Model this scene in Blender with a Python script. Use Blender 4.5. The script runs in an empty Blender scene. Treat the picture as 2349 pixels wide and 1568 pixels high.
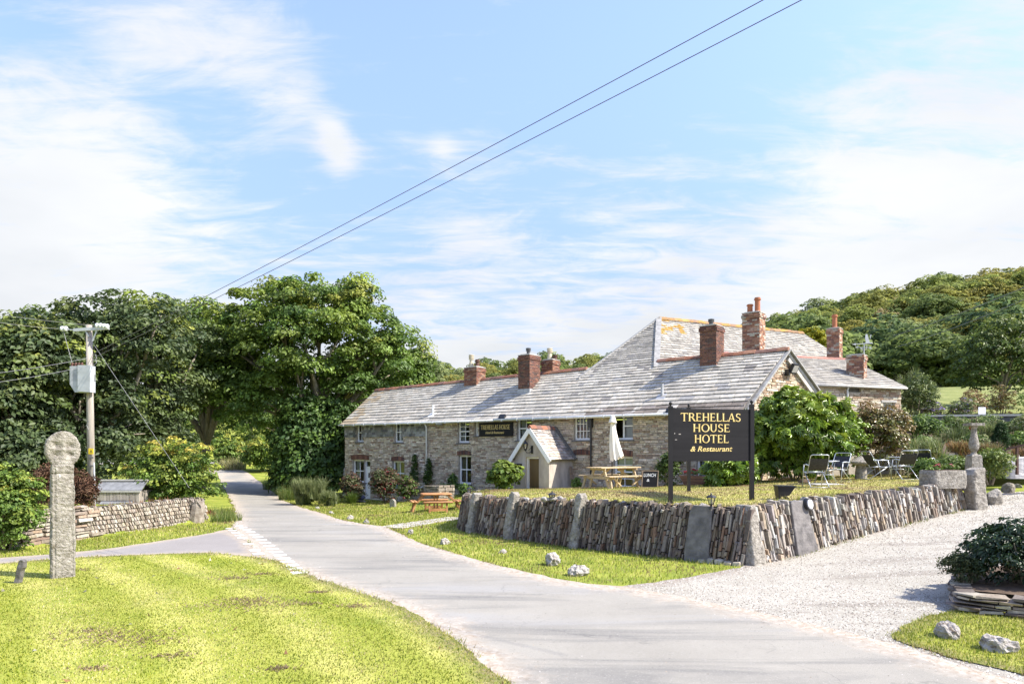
import bpy, math, random
import numpy as np
from mathutils import Vector, Matrix
from mathutils.geometry import delaunay_2d_cdt

# ------------------------------------------------------------------ camera, sky, sun, exposure
SC = bpy.context.scene
COL = SC.collection
EYE = 2.3                                  # tripod height above the road
FPX, HCX, HCY = 1566.0, 1174.5, 1028.0     # focal length, optical axis and horizon in photo units (picture 2349 wide)

cam_d = bpy.data.cameras.new('camera')
cam_d.sensor_width = 36.0
cam_d.lens = 24.0
cam_d.shift_y = (HCY - 784.0) / 2349.0
cam_d.clip_end = 2000.0
cam = bpy.data.objects.new('camera', cam_d)
COL.objects.link(cam)
cam.location = (0, 0, EYE)
cam.rotation_euler = (math.radians(90), 0, 0)
SC.camera = cam

SUN_AZ = Vector((1.0, -0.26, 0)).normalized()
SUN_EL = math.radians(46)
SUN_DIR = Vector((SUN_AZ.x * math.cos(SUN_EL), SUN_AZ.y * math.cos(SUN_EL), math.sin(SUN_EL)))

world = bpy.data.worlds.new('World')
SC.world = world
world.use_nodes = True
wn = world.node_tree
wn.nodes.clear()


def wnode(kind, **kw):
    n = wn.nodes.new(kind)
    for k, v in kw.items():
        setattr(n, k, v)
    return n


def wlink(a, b):
    wn.links.new(a, b)


def wmath(op, a, b=None, c=None, clamp=False):
    n = wnode('ShaderNodeMath', operation=op)
    n.use_clamp = clamp
    for i, v in enumerate((a, b, c)):
        if v is None:
            continue
        if isinstance(v, (int, float)):
            n.inputs[i].default_value = v
        else:
            wlink(v, n.inputs[i])
    return n.outputs[0]


sky = wnode('ShaderNodeTexSky', sky_type='NISHITA')
sky.sun_disc = False
sky.sun_elevation = SUN_EL
sky.sun_rotation = math.atan2(SUN_AZ.x, SUN_AZ.y)
sky.air_density = 1.0
sky.dust_density = 0.6
sky.ozone_density = 1.6
tc = wnode('ShaderNodeTexCoord')
sep = wnode('ShaderNodeSeparateXYZ')
wlink(tc.outputs['Generated'], sep.inputs[0])
zc = wmath('MAXIMUM', sep.outputs[2], 0.0)
den = wmath('ADD', zc, 0.16)
cu = wmath('DIVIDE', sep.outputs[0], den)
cv = wmath('DIVIDE', sep.outputs[1], den)
cmb = wnode('ShaderNodeCombineXYZ')
wlink(cu, cmb.inputs[0])
wlink(cv, cmb.inputs[1])
mapn = wnode('ShaderNodeMapping')
mapn.inputs['Rotation'].default_value = (0, 0, math.radians(28))
mapn.inputs['Scale'].default_value = (0.75, 1.5, 1.0)
wlink(cmb.outputs[0], mapn.inputs[0])
nz1 = wnode('ShaderNodeTexNoise')
nz1.inputs['Scale'].default_value = 1.5
nz1.inputs['Detail'].default_value = 12.0
nz1.inputs['Roughness'].default_value = 0.62
nz1.inputs['Distortion'].default_value = 0.55
wlink(mapn.outputs[0], nz1.inputs['Vector'])
nz2 = wnode('ShaderNodeTexNoise')
nz2.inputs['Scale'].default_value = 5.5
nz2.inputs['Detail'].default_value = 8.0
nz2.inputs['Roughness'].default_value = 0.62
nz2.inputs['Distortion'].default_value = 0.8
wlink(mapn.outputs[0], nz2.inputs['Vector'])


def sky_bank(px, py, width, amount):
    """a bank of thin cloud (or a clear gap) round one direction of the sky"""
    d = Vector(((px - HCX) / FPX, 1.0, -(py - HCY) / FPX)).normalized()
    vm = wnode('ShaderNodeVectorMath', operation='DOT_PRODUCT')
    wlink(tc.outputs['Generated'], vm.inputs[0])
    vm.inputs[1].default_value = d
    k = 1.0 / (1.0 - math.cos(width))
    e = wmath('MULTIPLY', wmath('SUBTRACT', vm.outputs['Value'], 1.0), k)
    return wmath('MULTIPLY', wmath('POWER', 2.7183, e), amount)


cover = None
for b in ((150, 330, 0.17, 0.30), (60, 460, 0.17, 0.2), (330, 60, 0.06, 0.22), (480, 110, 0.06, 0.24), (620, 170, 0.06, 0.22), (700, 220, 0.035, 0.16),
          (2250, 400, 0.20, 0.30), (1900, 500, 0.2, 0.18), (1500, 520, 0.16, 0.14), (1090, 530, 0.07, 0.24),
          (760, 300, 0.022, 0.34), (780, 372, 0.026, 0.34), (1015, 342, 0.02, 0.22), (1440, 215, 0.03, 0.2),
          (40, 90, 0.10, -0.2), (1450, 100, 0.2, -0.2), (430, 230, 0.07, -0.14), (1250, 330, 0.16, -0.12), (1700, 190, 0.13, -0.14), (2000, 90, 0.12, -0.12), (580, 380, 0.1, -0.08), (900, 130, 0.1, -0.05)):
    o = sky_bank(*b)
    cover = o if cover is None else wmath('ADD', cover, o)
low = wmath('POWER', wmath('SUBTRACT', 1.0, zc, None, True), 7.0)
lowb = wmath('MULTIPLY', low, 1.1)
nz4 = wnode('ShaderNodeTexNoise')
nz4.inputs['Scale'].default_value = 3.0
nz4.inputs['Detail'].default_value = 10.0
nz4.inputs['Roughness'].default_value = 0.66
nz4.inputs['Distortion'].default_value = 1.2
map4 = wnode('ShaderNodeMapping')
map4.inputs['Rotation'].default_value = (0, 0, math.radians(-35))
map4.inputs['Scale'].default_value = (0.45, 2.4, 1.0)
wlink(cmb.outputs[0], map4.inputs[0])
wlink(map4.outputs[0], nz4.inputs['Vector'])
n1s = wmath('MULTIPLY', wmath('SUBTRACT', nz1.outputs[0], 0.5), 0.95)
n2s = wmath('MULTIPLY', wmath('SUBTRACT', nz2.outputs[0], 0.5), 0.85)
n4s = wmath('MULTIPLY', wmath('SUBTRACT', nz4.outputs[0], 0.5), 0.6)
n12 = wmath('ADD', wmath('ADD', wmath('ADD', n1s, n2s), n4s), 0.5)
dens = wmath('ADD', wmath('ADD', n12, cover), lowb)
ramp = wnode('ShaderNodeValToRGB')
ramp.color_ramp.interpolation = 'EASE'
ramp.color_ramp.elements[0].position = 0.46
ramp.color_ramp.elements[0].color = (0.03, 0.03, 0.03, 1)
ramp.color_ramp.elements[1].position = 0.96
ramp.color_ramp.elements[1].color = (1, 1, 1, 1)
wlink(dens, ramp.inputs[0])
# cloud body: white, greyer where the deck is thick near the horizon
nz3 = wnode('ShaderNodeTexNoise')
nz3.inputs['Scale'].default_value = 1.3
nz3.inputs['Detail'].default_value = 5.0
wlink(cmb.outputs[0], nz3.inputs['Vector'])
cr = wnode('ShaderNodeValToRGB')
cr.color_ramp.elements[0].position = 0.38
cr.color_ramp.elements[0].color = (0.86, 0.89, 0.935, 1)
cr.color_ramp.elements[1].position = 0.60
cr.color_ramp.elements[1].color = (0.97, 0.99, 1.02, 1)
wlink(nz3.outputs[0], cr.inputs[0])
cscale = wnode('ShaderNodeVectorMath', operation='SCALE')
wlink(cr.outputs[0], cscale.inputs[0])
wlink(wmath('MULTIPLY_ADD', low, -0.75, 3.3), cscale.inputs['Scale'])
blue = wnode('ShaderNodeMix', data_type='RGBA', blend_type='MULTIPLY')
blue.inputs[0].default_value = 1.0
wlink(sky.outputs[0], blue.inputs[6])
blue.inputs[7].default_value = (1.40, 1.29, 1.42, 1)
cmix = wnode('ShaderNodeMix', data_type='RGBA')
wlink(ramp.outputs[0], cmix.inputs[0])
dim = wnode('ShaderNodeMapRange', interpolation_type='SMOOTHSTEP')
wlink(zc, dim.inputs['Value'])
dim.inputs['From Min'].default_value = 0.0
dim.inputs['From Max'].default_value = 0.60
dim.inputs['To Min'].default_value = 0.36
dim.inputs['To Max'].default_value = 1.0
bsc = wnode('ShaderNodeVectorMath', operation='SCALE')
wlink(blue.outputs[2], bsc.inputs[0])
wlink(dim.outputs[0], bsc.inputs['Scale'])
wlink(bsc.outputs[0], cmix.inputs[6])
wlink(cscale.outputs[0], cmix.inputs[7])
bg = wnode('ShaderNodeBackground')
bg.inputs['Strength'].default_value = 0.1
wlink(cmix.outputs[2], bg.inputs['Color'])
wo = wnode('ShaderNodeOutputWorld')
wlink(bg.outputs[0], wo.inputs['Surface'])

sun_d = bpy.data.lights.new('sun', 'SUN')
sun_d.energy = 3.0
sun_d.angle = math.radians(0.5)
sun_d.color = (1.0, 0.94, 0.83)
sun = bpy.data.objects.new('sun', sun_d)
COL.objects.link(sun)
sun.rotation_euler = SUN_DIR.to_track_quat('Z', 'Y').to_euler()
sun.location = (20, -6, 20)

SC.view_settings.view_transform = 'Standard'
SC.view_settings.look = 'None'
SC.view_settings.exposure = 1.66
SC.view_settings.gamma = 1.0
SC.view_settings.use_curve_mapping = False
SC.render.engine = 'CYCLES'
SC.cycles.max_bounces = 6
SC.cycles.transparent_max_bounces = 8

# ------------------------------------------------------------------ helpers
RNG = random.Random(7)
NPR = np.random.default_rng(11)


def V(*a):
    return Vector(a)


def at(px, py, Y):
    """point of the place seen at photo position px,py, Y metres from the tripod"""
    return Vector(((px - HCX) / FPX * Y, Y, EYE - (py - HCY) / FPX * Y))


def sst(a, b, x):
    t = np.clip((np.asarray(x, dtype=float) - a) / (b - a), 0, 1)
    return t * t * (3 - 2 * t)


def proj(p):
    if p[1] < 0.3:
        return None
    return (HCX + FPX * p[0] / p[1], HCY - FPX * (p[2] - EYE) / p[1])


def tag(o, label, cat, group=None):
    o['label'] = label
    o['category'] = cat
    if group:
        o['group'] = group
    return o


def kind(o, k):
    o['kind'] = k
    return o


def empty(name, loc=(0, 0, 0), rz=0.0):
    o = bpy.data.objects.new(name, None)
    o.empty_display_size = 0.2
    COL.objects.link(o)
    o.location = loc
    o.rotation_euler = (0, 0, rz)
    return o


def raw_mesh(name, verts, faces, mat, cols=None, smooth=False):
    me = bpy.data.meshes.new(name)
    me.from_pydata([tuple(v) for v in verts], [], faces)
    if cols is not None:
        a = me.color_attributes.new('Col', 'FLOAT_COLOR', 'POINT')
        c = np.ones((len(verts), 4), dtype=np.float32)
        c[:, :3] = np.asarray(cols, dtype=np.float32).reshape(-1, 3)
        a.data.foreach_set('color', c.ravel())
    if smooth:
        me.polygons.foreach_set('use_smooth', [True] * len(me.polygons))
    if mat is not None:
        me.materials.append(mat)
    return me


def fast_mesh(name, verts, tris, mat, cols=None, uvh=None):
    """numpy arrays straight into a triangle mesh"""
    me = bpy.data.meshes.new(name)
    nv, nt = len(verts), len(tris)
    me.vertices.add(nv)
    me.vertices.foreach_set('co', np.asarray(verts, dtype=np.float32).ravel())
    me.loops.add(nt * 3)
    me.loops.foreach_set('vertex_index', np.asarray(tris, dtype=np.int32).ravel())
    me.polygons.add(nt)
    me.polygons.foreach_set('loop_start', np.arange(0, nt * 3, 3, dtype=np.int32))
    me.polygons.foreach_set('loop_total', np.full(nt, 3, dtype=np.int32))
    me.update(calc_edges=True)
    if cols is not None:
        a = me.color_attributes.new('Col', 'FLOAT_COLOR', 'POINT')
        c = np.ones((nv, 4), dtype=np.float32)
        c[:, :3] = cols
        a.data.foreach_set('color', c.ravel())
    me.materials.append(mat)
    return me


def add(name, me, parent=None, local=False):
    """links a mesh; world-space meshes keep their place under a parent Empty"""
    o = bpy.data.objects.new(name, me)
    COL.objects.link(o)
    if parent is not None:
        o.parent = parent
        if not local and parent.parent is None and parent.type == 'EMPTY':
            o.matrix_parent_inverse = Matrix.Translation(-Vector(parent.location))
    return o


def top(name, me, label, cat, group=None):
    """a world-space mesh as a thing of its own, origin at its base"""
    n = len(me.vertices)
    co = np.empty(n * 3, dtype=np.float32)
    me.vertices.foreach_get('co', co)
    co = co.reshape(-1, 3)
    c = (co.min(0) + co.max(0)) / 2
    c[2] = co[:, 2].min()
    me.vertices.foreach_set('co', (co - c).ravel())
    o = add(name, me)
    o.location = c.tolist()
    return tag(o, label, cat, group)


class MB:
    """collects shapes into one mesh"""

    def __init__(self):
        self.v, self.f, self.c = [], [], []

    def put(self, verts, faces, col=(1, 1, 1)):
        n = len(self.v)
        self.v.extend([tuple(p) for p in verts])
        self.f.extend([tuple(i + n for i in f) for f in faces])
        self.c.extend([tuple(col)] * len(verts))
        return self

    def box(self, lo, hi, col=(1, 1, 1)):
        x0, y0, z0 = lo
        x1, y1, z1 = hi
        return self.put([(x0, y0, z0), (x1, y0, z0), (x1, y1, z0), (x0, y1, z0), (x0, y0, z1), (x1, y0, z1), (x1, y1, z1), (x0, y1, z1)],
                        [(0, 3, 2, 1), (4, 5, 6, 7), (0, 1, 5, 4), (1, 2, 6, 5), (2, 3, 7, 6), (3, 0, 4, 7)], col)

    def obox(self, fr, a0, a1, b0, b1, c0, c1, col=(1, 1, 1)):
        p = [fr.p(a, b, c) for c in (c0, c1) for a, b in ((a0, b0), (a1, b0), (a1, b1), (a0, b1))]
        return self.put(p, [(0, 3, 2, 1), (4, 5, 6, 7), (0, 1, 5, 4), (1, 2, 6, 5), (2, 3, 7, 6), (3, 0, 4, 7)], col)

    def beam(self, p, q, w, h, col=(1, 1, 1), up=(0, 0, 1)):
        p, q = Vector(p), Vector(q)
        d = (q - p).normalized()
        s = d.cross(Vector(up))
        if s.length < 1e-4:
            s = d.cross(Vector((1, 0, 0)))
        s.normalize()
        u = s.cross(d)
        pts = []
        for e in (p, q):
            for a, b in ((-1, -1), (1, -1), (1, 1), (-1, 1)):
                pts.append(e + s * (a * w / 2) + u * (b * h / 2))
        return self.put(pts, [(0, 3, 2, 1), (4, 5, 6, 7), (0, 1, 5, 4), (1, 2, 6, 5), (2, 3, 7, 6), (3, 0, 4, 7)], col)

    def tube(self, path, radii, n=7, col=(1, 1, 1), cap=True):
        path = [Vector(p) for p in path]
        if isinstance(radii, (int, float)):
            radii = [radii] * len(path)
        vs, fs = [], []
        ref = Vector((0.3, 0.2, 0.93))
        for i, p in enumerate(path):
            d = (path[min(i + 1, len(path) - 1)] - path[max(i - 1, 0)])
            d = d.normalized() if d.length > 1e-9 else Vector((0, 0, 1))
            s = d.cross(ref)
            if s.length < 0.1:
                s = d.cross(Vector((1, 0, 0)))
            s.normalize()
            u = s.cross(d)
            for k in range(n):
                a = 2 * math.pi * k / n
                vs.append(p + (s * math.cos(a) + u * math.sin(a)) * radii[i])
        for i in range(len(path) - 1):
            for k in range(n):
                a, b = i * n + k, i * n + (k + 1) % n
                fs.append((a, b, b + n, a + n))
        if cap:
            fs.append(tuple(range(n - 1, -1, -1)))
            fs.append(tuple((len(path) - 1) * n + k for k in range(n)))
        return self.put(vs, fs, col)

    def lathe(self, base, prof, n=14, col=(1, 1, 1), squash=1.0):
        """prof: (radius, height) pairs"""
        bx, by, bz = base
        vs, fs = [], []
        for r, h in prof:
            for k in range(n):
                a = 2 * math.pi * k / n
                vs.append((bx + r * math.cos(a), by + squash * r * math.sin(a), bz + h))
        for i in range(len(prof) - 1):
            for k in range(n):
                a, b = i * n + k, i * n + (k + 1) % n
                fs.append((a, b, b + n, a + n))
        fs.append(tuple(range(n - 1, -1, -1)))
        fs.append(tuple((len(prof) - 1) * n + k for k in range(n)))
        return self.put(vs, fs, col)

    def prism(self, fr, poly, c0, c1, col=(1, 1, 1)):
        """closed outline poly of (a,b) extruded from c0 to c1"""
        n = len(poly)
        vs = [fr.p(a, b, c0) for a, b in poly] + [fr.p(a, b, c1) for a, b in poly]
        fs = [tuple(range(n - 1, -1, -1)), tuple(range(n, 2 * n))]
        fs += [(i, (i + 1) % n, n + (i + 1) % n, n + i) for i in range(n)]
        return self.put(vs, fs, col)

    def mesh(self, name, mat, smooth=False):
        return raw_mesh(name, self.v, self.f, mat, self.c, smooth)

    def part(self, name, mat, parent, smooth=False, local=False):
        return add(name, self.mesh(name, mat, smooth), parent, local)


class Fr:
    """a working frame: origin, along, up, outward"""

    def __init__(self, O, ex, ey, ez):
        self.O, self.ex, self.ey, self.ez = Vector(O), Vector(ex), Vector(ey), Vector(ez)

    def p(self, a, b, c=0.0):
        return self.O + self.ex * a + self.ey * b + self.ez * c


def copy_tree(o, parent=None):
    c = o.copy()
    COL.objects.link(c)
    if parent is not None:
        c.parent = parent
        c.matrix_parent_inverse = o.matrix_parent_inverse.copy()
    for ch in list(o.children):
        copy_tree(ch, c)
    return c


def pshow(verts):
    """how large a piece shows in the picture"""
    us, vs = [], []
    for p in verts:
        q = proj(p)
        if q is None:
            return 0.0
        us.append(q[0])
        vs.append(q[1])
    if max(us) < 0 or min(us) > 2349 or max(vs) < 0 or min(vs) > 1568:
        return 0.0
    return (max(us) - min(us)) * (max(vs) - min(vs))


def emit(pieces, name, rest, mat, parent, maxn=300, hidden=None):
    """pieces (verts, faces, colour): the largest as objects of their own, the rest as one stuff part"""
    scored = []
    for i, pc in enumerate(pieces):
        s = pshow(pc[0])
        if hidden and hidden(pc[0]):
            s *= 0.01
        scored.append((s, i))
    scored.sort(reverse=True)
    keep = set(i for s, i in scored[:maxn])
    m = MB()
    for i, (vs, fs, c) in enumerate(pieces):
        if i in keep:
            add(name, raw_mesh(name, vs, fs, mat, [c] * len(vs)), parent)
        else:
            m.put(vs, fs, c)
    if m.v:
        kind(m.part(rest, mat, parent), 'stuff')


BLOCKF = [(4, 5, 6, 7), (0, 1, 5, 4), (1, 2, 6, 5), (2, 3, 7, 6), (3, 0, 4, 7)]


def block(fr, a0, a1, b0, b1, c0, c1, jit=0.0, ins=0.0, skew=0.0, rng=RNG):
    """a roughly squared stone, wider at the back than at its face"""
    vs = []
    for c, i in ((c0, 0.0), (c1, ins)):
        for a, b in ((a0 + i, b0 + i), (a1 - i, b0 + i), (a1 - i, b1 - i), (a0 + i, b1 - i)):
            sk = skew * (b - b0)
            vs.append(fr.p(a + sk + rng.uniform(-jit, jit), b + rng.uniform(-jit, jit), c + (rng.uniform(-jit, jit) if c == c1 else 0)))
    return vs, BLOCKF


def pick(pal, rng=RNG, var=0.12):
    c = rng.choice(pal)
    k = 1 + rng.uniform(-var, var)
    return tuple(min(1, max(0, x * k * (1 + rng.uniform(-0.03, 0.03)))) for x in c)


# ------------------------------------------------------------------ materials
def nodes_of(name):
    m = bpy.data.materials.new(name)
    m.use_nodes = True
    nt = m.node_tree
    nt.nodes.clear()
    return m, nt


def material(name, c1, c2=None, scale=6.0, rough=0.8, bump=0.0, bscale=None, attr=False, spots=None, spots2=None, metal=0.0,
             spec=0.4, detail=6.0, stretch=None, lo=0.35, hi=0.65, trans=0.0, bdist=0.02):
    """principled surface whose colour wanders between c1 and c2; spots = (colour, scale, threshold, softness)"""
    m, nt = nodes_of(name)
    N = nt.nodes.new
    L = nt.links.new
    out = N('ShaderNodeOutputMaterial')
    bs = N('ShaderNodeBsdfPrincipled')
    geo = N('ShaderNodeNewGeometry')
    pos = geo.outputs['Position']
    if stretch:
        mp = N('ShaderNodeMapping')
        mp.inputs['Scale'].default_value = stretch
        L(pos, mp.inputs[0])
        pos = mp.outputs[0]

    def noise(sc, det=detail, ro=0.6):
        n = N('ShaderNodeTexNoise')
        n.inputs['Scale'].default_value = sc
        n.inputs['Detail'].default_value = det
        n.inputs['Roughness'].default_value = ro
        L(pos, n.inputs['Vector'])
        return n.outputs[0]

    def ramp_(fac, a, b, ca=(0, 0, 0, 1), cb=(1, 1, 1, 1)):
        r = N('ShaderNodeValToRGB')
        r.color_ramp.elements[0].position = a
        r.color_ramp.elements[0].color = ca
        r.color_ramp.elements[1].position = b
        r.color_ramp.elements[1].color = cb
        L(fac, r.inputs[0])
        return r.outputs[0]

    if c2 is None:
        rgb = N('ShaderNodeRGB')
        rgb.outputs[0].default_value = (*c1, 1)
        colr = rgb.outputs[0]
    else:
        colr = ramp_(noise(scale), lo, hi, (*c1, 1), (*c2, 1))
    if attr:
        at_ = N('ShaderNodeAttribute')
        at_.attribute_name = 'Col'
        mx = N('ShaderNodeMix')
        mx.data_type = 'RGBA'
        mx.blend_type = 'MULTIPLY'
        mx.inputs[0].default_value = 1
        L(colr, mx.inputs[6])
        L(at_.outputs['Color'], mx.inputs[7])
        colr = mx.outputs[2]
    for sp in (spots, spots2):
        if sp:
            cc, sc, th, so = sp
            f = ramp_(noise(sc, 7.0, 0.65), th, th + so)
            mx = N('ShaderNodeMix')
            mx.data_type = 'RGBA'
            L(f, mx.inputs[0])
            L(colr, mx.inputs[6])
            mx.inputs[7].default_value = (*cc, 1)
            colr = mx.outputs[2]
    L(colr, bs.inputs['Base Color'])
    bs.inputs['Roughness'].default_value = rough
    bs.inputs['Metallic'].default_value = metal
    bs.inputs['Specular IOR Level'].default_value = spec
    if bump:
        b = N('ShaderNodeBump')
        b.inputs['Strength'].default_value = bump
        b.inputs['Distance'].default_value = bdist
        L(noise(bscale or scale * 4, 6.0), b.inputs['Height'])
        L(b.outputs[0], bs.inputs['Normal'])
    if trans:
        tr = N('ShaderNodeBsdfTranslucent')
        L(colr, tr.inputs['Color'])
        mxs = N('ShaderNodeMixShader')
        mxs.inputs[0].default_value = trans
        L(bs.outputs[0], mxs.inputs[1])
        L(tr.outputs[0], mxs.inputs[2])
        L(mxs.outputs[0], out.inputs[0])
    else:
        L(bs.outputs[0], out.inputs[0])
    return m


def glass_material(name, tint=(0.9, 0.95, 0.95), refl=0.12):
    m, nt = nodes_of(name)
    N, L = nt.nodes.new, nt.links.new
    out = N('ShaderNodeOutputMaterial')
    t = N('ShaderNodeBsdfTransparent')
    t.inputs[0].default_value = (*tint, 1)
    gl = N('ShaderNodeBsdfGlossy')
    gl.inputs['Roughness'].default_value = 0.03
    gl.inputs[0].default_value = (0.9, 0.92, 0.95, 1)
    fr = N('ShaderNodeFresnel')
    fr.inputs[0].default_value = 1.5
    ad = N('ShaderNodeMath')
    ad.operation = 'ADD'
    ad.inputs[1].default_value = refl * 0.4
    L(fr.outputs[0], ad.inputs[0])
    mx = N('ShaderNodeMixShader')
    L(ad.outputs[0], mx.inputs[0])
    L(t.outputs[0], mx.inputs[1])
    L(gl.outputs[0], mx.inputs[2])
    L(mx.outputs[0], out.inputs[0])
    return m


W1 = (1, 1, 1)
M = {}
M['stone'] = material('house_stone', (0.70, 0.71, 0.71), (1.15, 1.12, 1.08), 9, 0.9, 0.5, 30, attr=True, spots=((0.42, 0.40, 0.36), 5.0, 0.66, 0.1), spots2=((0.10, 0.085, 0.07), 1.6, 0.64, 0.2))
M['pale_stone'] = material('buff_stone', (0.8, 0.78, 0.74), (1.12, 1.1, 1.08), 8, 0.9, 0.5, 30, attr=True)  # buff stone of gable, wing and bed wall, paler than the front
M['mortar'] = material('lime_mortar', (0.32, 0.285, 0.235), (0.44, 0.395, 0.335), 4, 0.95, 0.4, 40)
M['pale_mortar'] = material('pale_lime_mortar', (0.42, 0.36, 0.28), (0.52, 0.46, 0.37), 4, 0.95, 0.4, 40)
M['slate'] = material('weathered_slate', (0.80, 0.79, 0.77), (1.14, 1.12, 1.08), 7, 0.75, 0.3, 25, attr=True, spots=((0.62, 0.60, 0.55), 3.2, 0.58, 0.16), spots2=((0.12, 0.11, 0.10), 2.6, 0.64, 0.1), spec=0.3)
M['slate_old'] = material('lichen_slate', (0.8, 0.8, 0.78), (1.1, 1.1, 1.04), 7, 0.7, 0.25, 25, attr=True, spots=((0.60, 0.58, 0.50), 2.6, 0.58, 0.14), spots2=((0.10, 0.09, 0.08), 5.5, 0.64, 0.12))
M['deck'] = material('roof_underlay', (0.12, 0.115, 0.11), (0.2, 0.19, 0.18), 8, 0.9)
M['hung'] = material('hung_slate', (0.8, 0.8, 0.8), (1.12, 1.12, 1.1), 12, 0.75, 0.3, 30, attr=True)
M['ridge'] = material('terracotta_ridge', (0.75, 0.72, 0.7), (1.1, 1.1, 1.1), 9, 0.85, 0.3, 40, attr=True, spots=((0.22, 0.19, 0.16), 6, 0.62, 0.12))
M['lichen_ridge'] = material('orange_lichen_ridge', (0.75, 0.72, 0.7), (1.1, 1.1, 1.1), 9, 0.9, 0.3, 40, attr=True, spots=((0.40, 0.23, 0.05), 3.0, 0.5, 0.12))
M['lead'] = material('lead_flashing', (0.30, 0.31, 0.33), (0.46, 0.47, 0.49), 5, 0.6, 0.15)
M['hiplead'] = material('mortared_hip', (0.24, 0.235, 0.225), (0.40, 0.39, 0.37), 6, 0.85, 0.4)
M['brick'] = material('chimney_brick', (0.7, 0.7, 0.7), (1.1, 1.08, 1.05), 10, 0.9, 0.4, 50, attr=True, spots=((0.46, 0.42, 0.38), 7, 0.66, 0.08), spots2=((0.09, 0.07, 0.06), 2.4, 0.58, 0.14))
M['brick_mortar'] = material('brick_mortar', (0.34, 0.30, 0.26), (0.45, 0.41, 0.36), 6, 0.95)
M['pot'] = material('chimney_pot', (0.8, 0.8, 0.8), (1.1, 1.1, 1.1), 8, 0.8, 0.1, attr=True)
M['white'] = material('white_gloss_paint', (0.78, 0.78, 0.77), (0.84, 0.84, 0.83), 3, 0.4)
M['gutter'] = material('white_gutter_plastic', (0.68, 0.68, 0.66), (0.8, 0.8, 0.79), 4, 0.45)
M['sill'] = material('dark_slate_sill', (0.10, 0.095, 0.09), (0.17, 0.16, 0.15), 8, 0.7)
M['jamb'] = material('dark_render_jamb', (0.20, 0.18, 0.155), (0.27, 0.245, 0.21), 5, 0.9)  # darker than the porch render
M['render'] = material('porch_render', (0.36, 0.315, 0.27), (0.52, 0.47, 0.41), 3.5, 0.92, 0.3, 30, stretch=(1, 1, 0.35), spots=((0.60, 0.56, 0.5), 2.0, 0.62, 0.16), spots2=((0.2, 0.175, 0.15), 1.3, 0.62, 0.2))
M['curtain'] = material('net_curtain', (0.42, 0.43, 0.43), (0.58, 0.6, 0.6), 14, 0.9, stretch=(1, 1, 0.05))
M['curtain_dark'] = material('dark_curtain', (0.15, 0.13, 0.13), (0.24, 0.22, 0.21), 14, 0.9, stretch=(1, 1, 0.05))
M['glass'] = glass_material('window_glass')
M['lampglass'] = glass_material('lamp_glass', (0.95, 0.94, 0.88), 0.2)
M['door_brown'] = material('brown_door', (0.13, 0.085, 0.035), (0.17, 0.115, 0.05), 3, 0.6, stretch=(1, 1, 0.1))
M['black'] = material('black_paint', (0.009, 0.0085, 0.009), (0.017, 0.015, 0.016), 6, 0.5, stretch=(1, 1, 0.2))
M['signblack'] = material('sign_black_board', (0.008, 0.0075, 0.009), (0.014, 0.013, 0.015), 2.2, 0.6, stretch=(0.2, 1, 6), spec=0.25)
M['gold'] = material('gold_lettering', (0.62, 0.46, 0.15), (0.78, 0.62, 0.27), 7, 0.55)
M['chalk'] = material('chalk_lettering', (0.72, 0.72, 0.72), (0.85, 0.85, 0.85), 20, 0.9)
M['blackmetal'] = material('black_iron', (0.014, 0.014, 0.016), (0.03, 0.03, 0.033), 12, 0.4, spec=0.5)
M['oldwood'] = material('weathered_pole_wood', (0.26, 0.225, 0.185), (0.42, 0.38, 0.33), 5, 0.9, 0.3, 30, stretch=(4, 4, 0.25), spots=((0.30, 0.24, 0.16), 3, 0.62, 0.1))
M['shedwood'] = material('shed_boards', (0.30, 0.26, 0.22), (0.46, 0.41, 0.36), 6, 0.9, 0.3, 30, stretch=(4, 4, 0.25), attr=True)
M['felt'] = material('roofing_felt', (0.13, 0.135, 0.14), (0.22, 0.225, 0.23), 5, 0.85)
M['timber'] = material('softwood_table', (0.42, 0.31, 0.18), (0.62, 0.49, 0.31), 5, 0.75, 0.2, 30, stretch=(1, 6, 6), attr=True)
M['orangewood'] = material('orange_stained_wood', (0.30, 0.13, 0.05), (0.48, 0.245, 0.10), 4, 0.6, 0.2, 20, attr=True)
M['trelliswood'] = material('trellis_wood', (0.22, 0.16, 0.11), (0.33, 0.25, 0.18), 8, 0.85)
M['canvas'] = material('cream_canvas', (0.72, 0.68, 0.60), (0.82, 0.79, 0.72), 3, 0.9, 0.15, 30)
M['granite'] = material('lichened_granite', (0.20, 0.18, 0.15), (0.40, 0.37, 0.32), 11, 0.95, 1.0, 26, spots=((0.56, 0.55, 0.51), 9, 0.63, 0.05), spots2=((0.13, 0.105, 0.07), 4, 0.62, 0.1), bdist=0.05)
M['boulder'] = material('pale_boulder', (0.30, 0.27, 0.235), (0.48, 0.45, 0.41), 8, 0.95, 1.0, 20, spots=((0.15, 0.115, 0.085), 6, 0.56, 0.08), bdist=0.05)
M['drystone'] = material('dry_wall_slate', (0.72, 0.7, 0.68), (1.2, 1.18, 1.12), 9, 0.9, 0.6, 34, attr=True, spots=((0.40, 0.38, 0.34), 9, 0.68, 0.06), spots2=((0.05, 0.042, 0.034), 6, 0.68, 0.1))
M['wallcore'] = material('wall_earth_core', (0.05, 0.04, 0.03), (0.085, 0.07, 0.055), 9, 1.0)
M['darkslab'] = material('dark_slate_slab', (0.095, 0.088, 0.085), (0.20, 0.185, 0.175), 5, 0.7, 0.7, 14, spots=((0.27, 0.26, 0.27), 7, 0.66, 0.08))
M['galv'] = material('galvanised_steel', (0.40, 0.42, 0.44), (0.52, 0.54, 0.56), 4, 0.55, metal=0.2)
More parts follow.
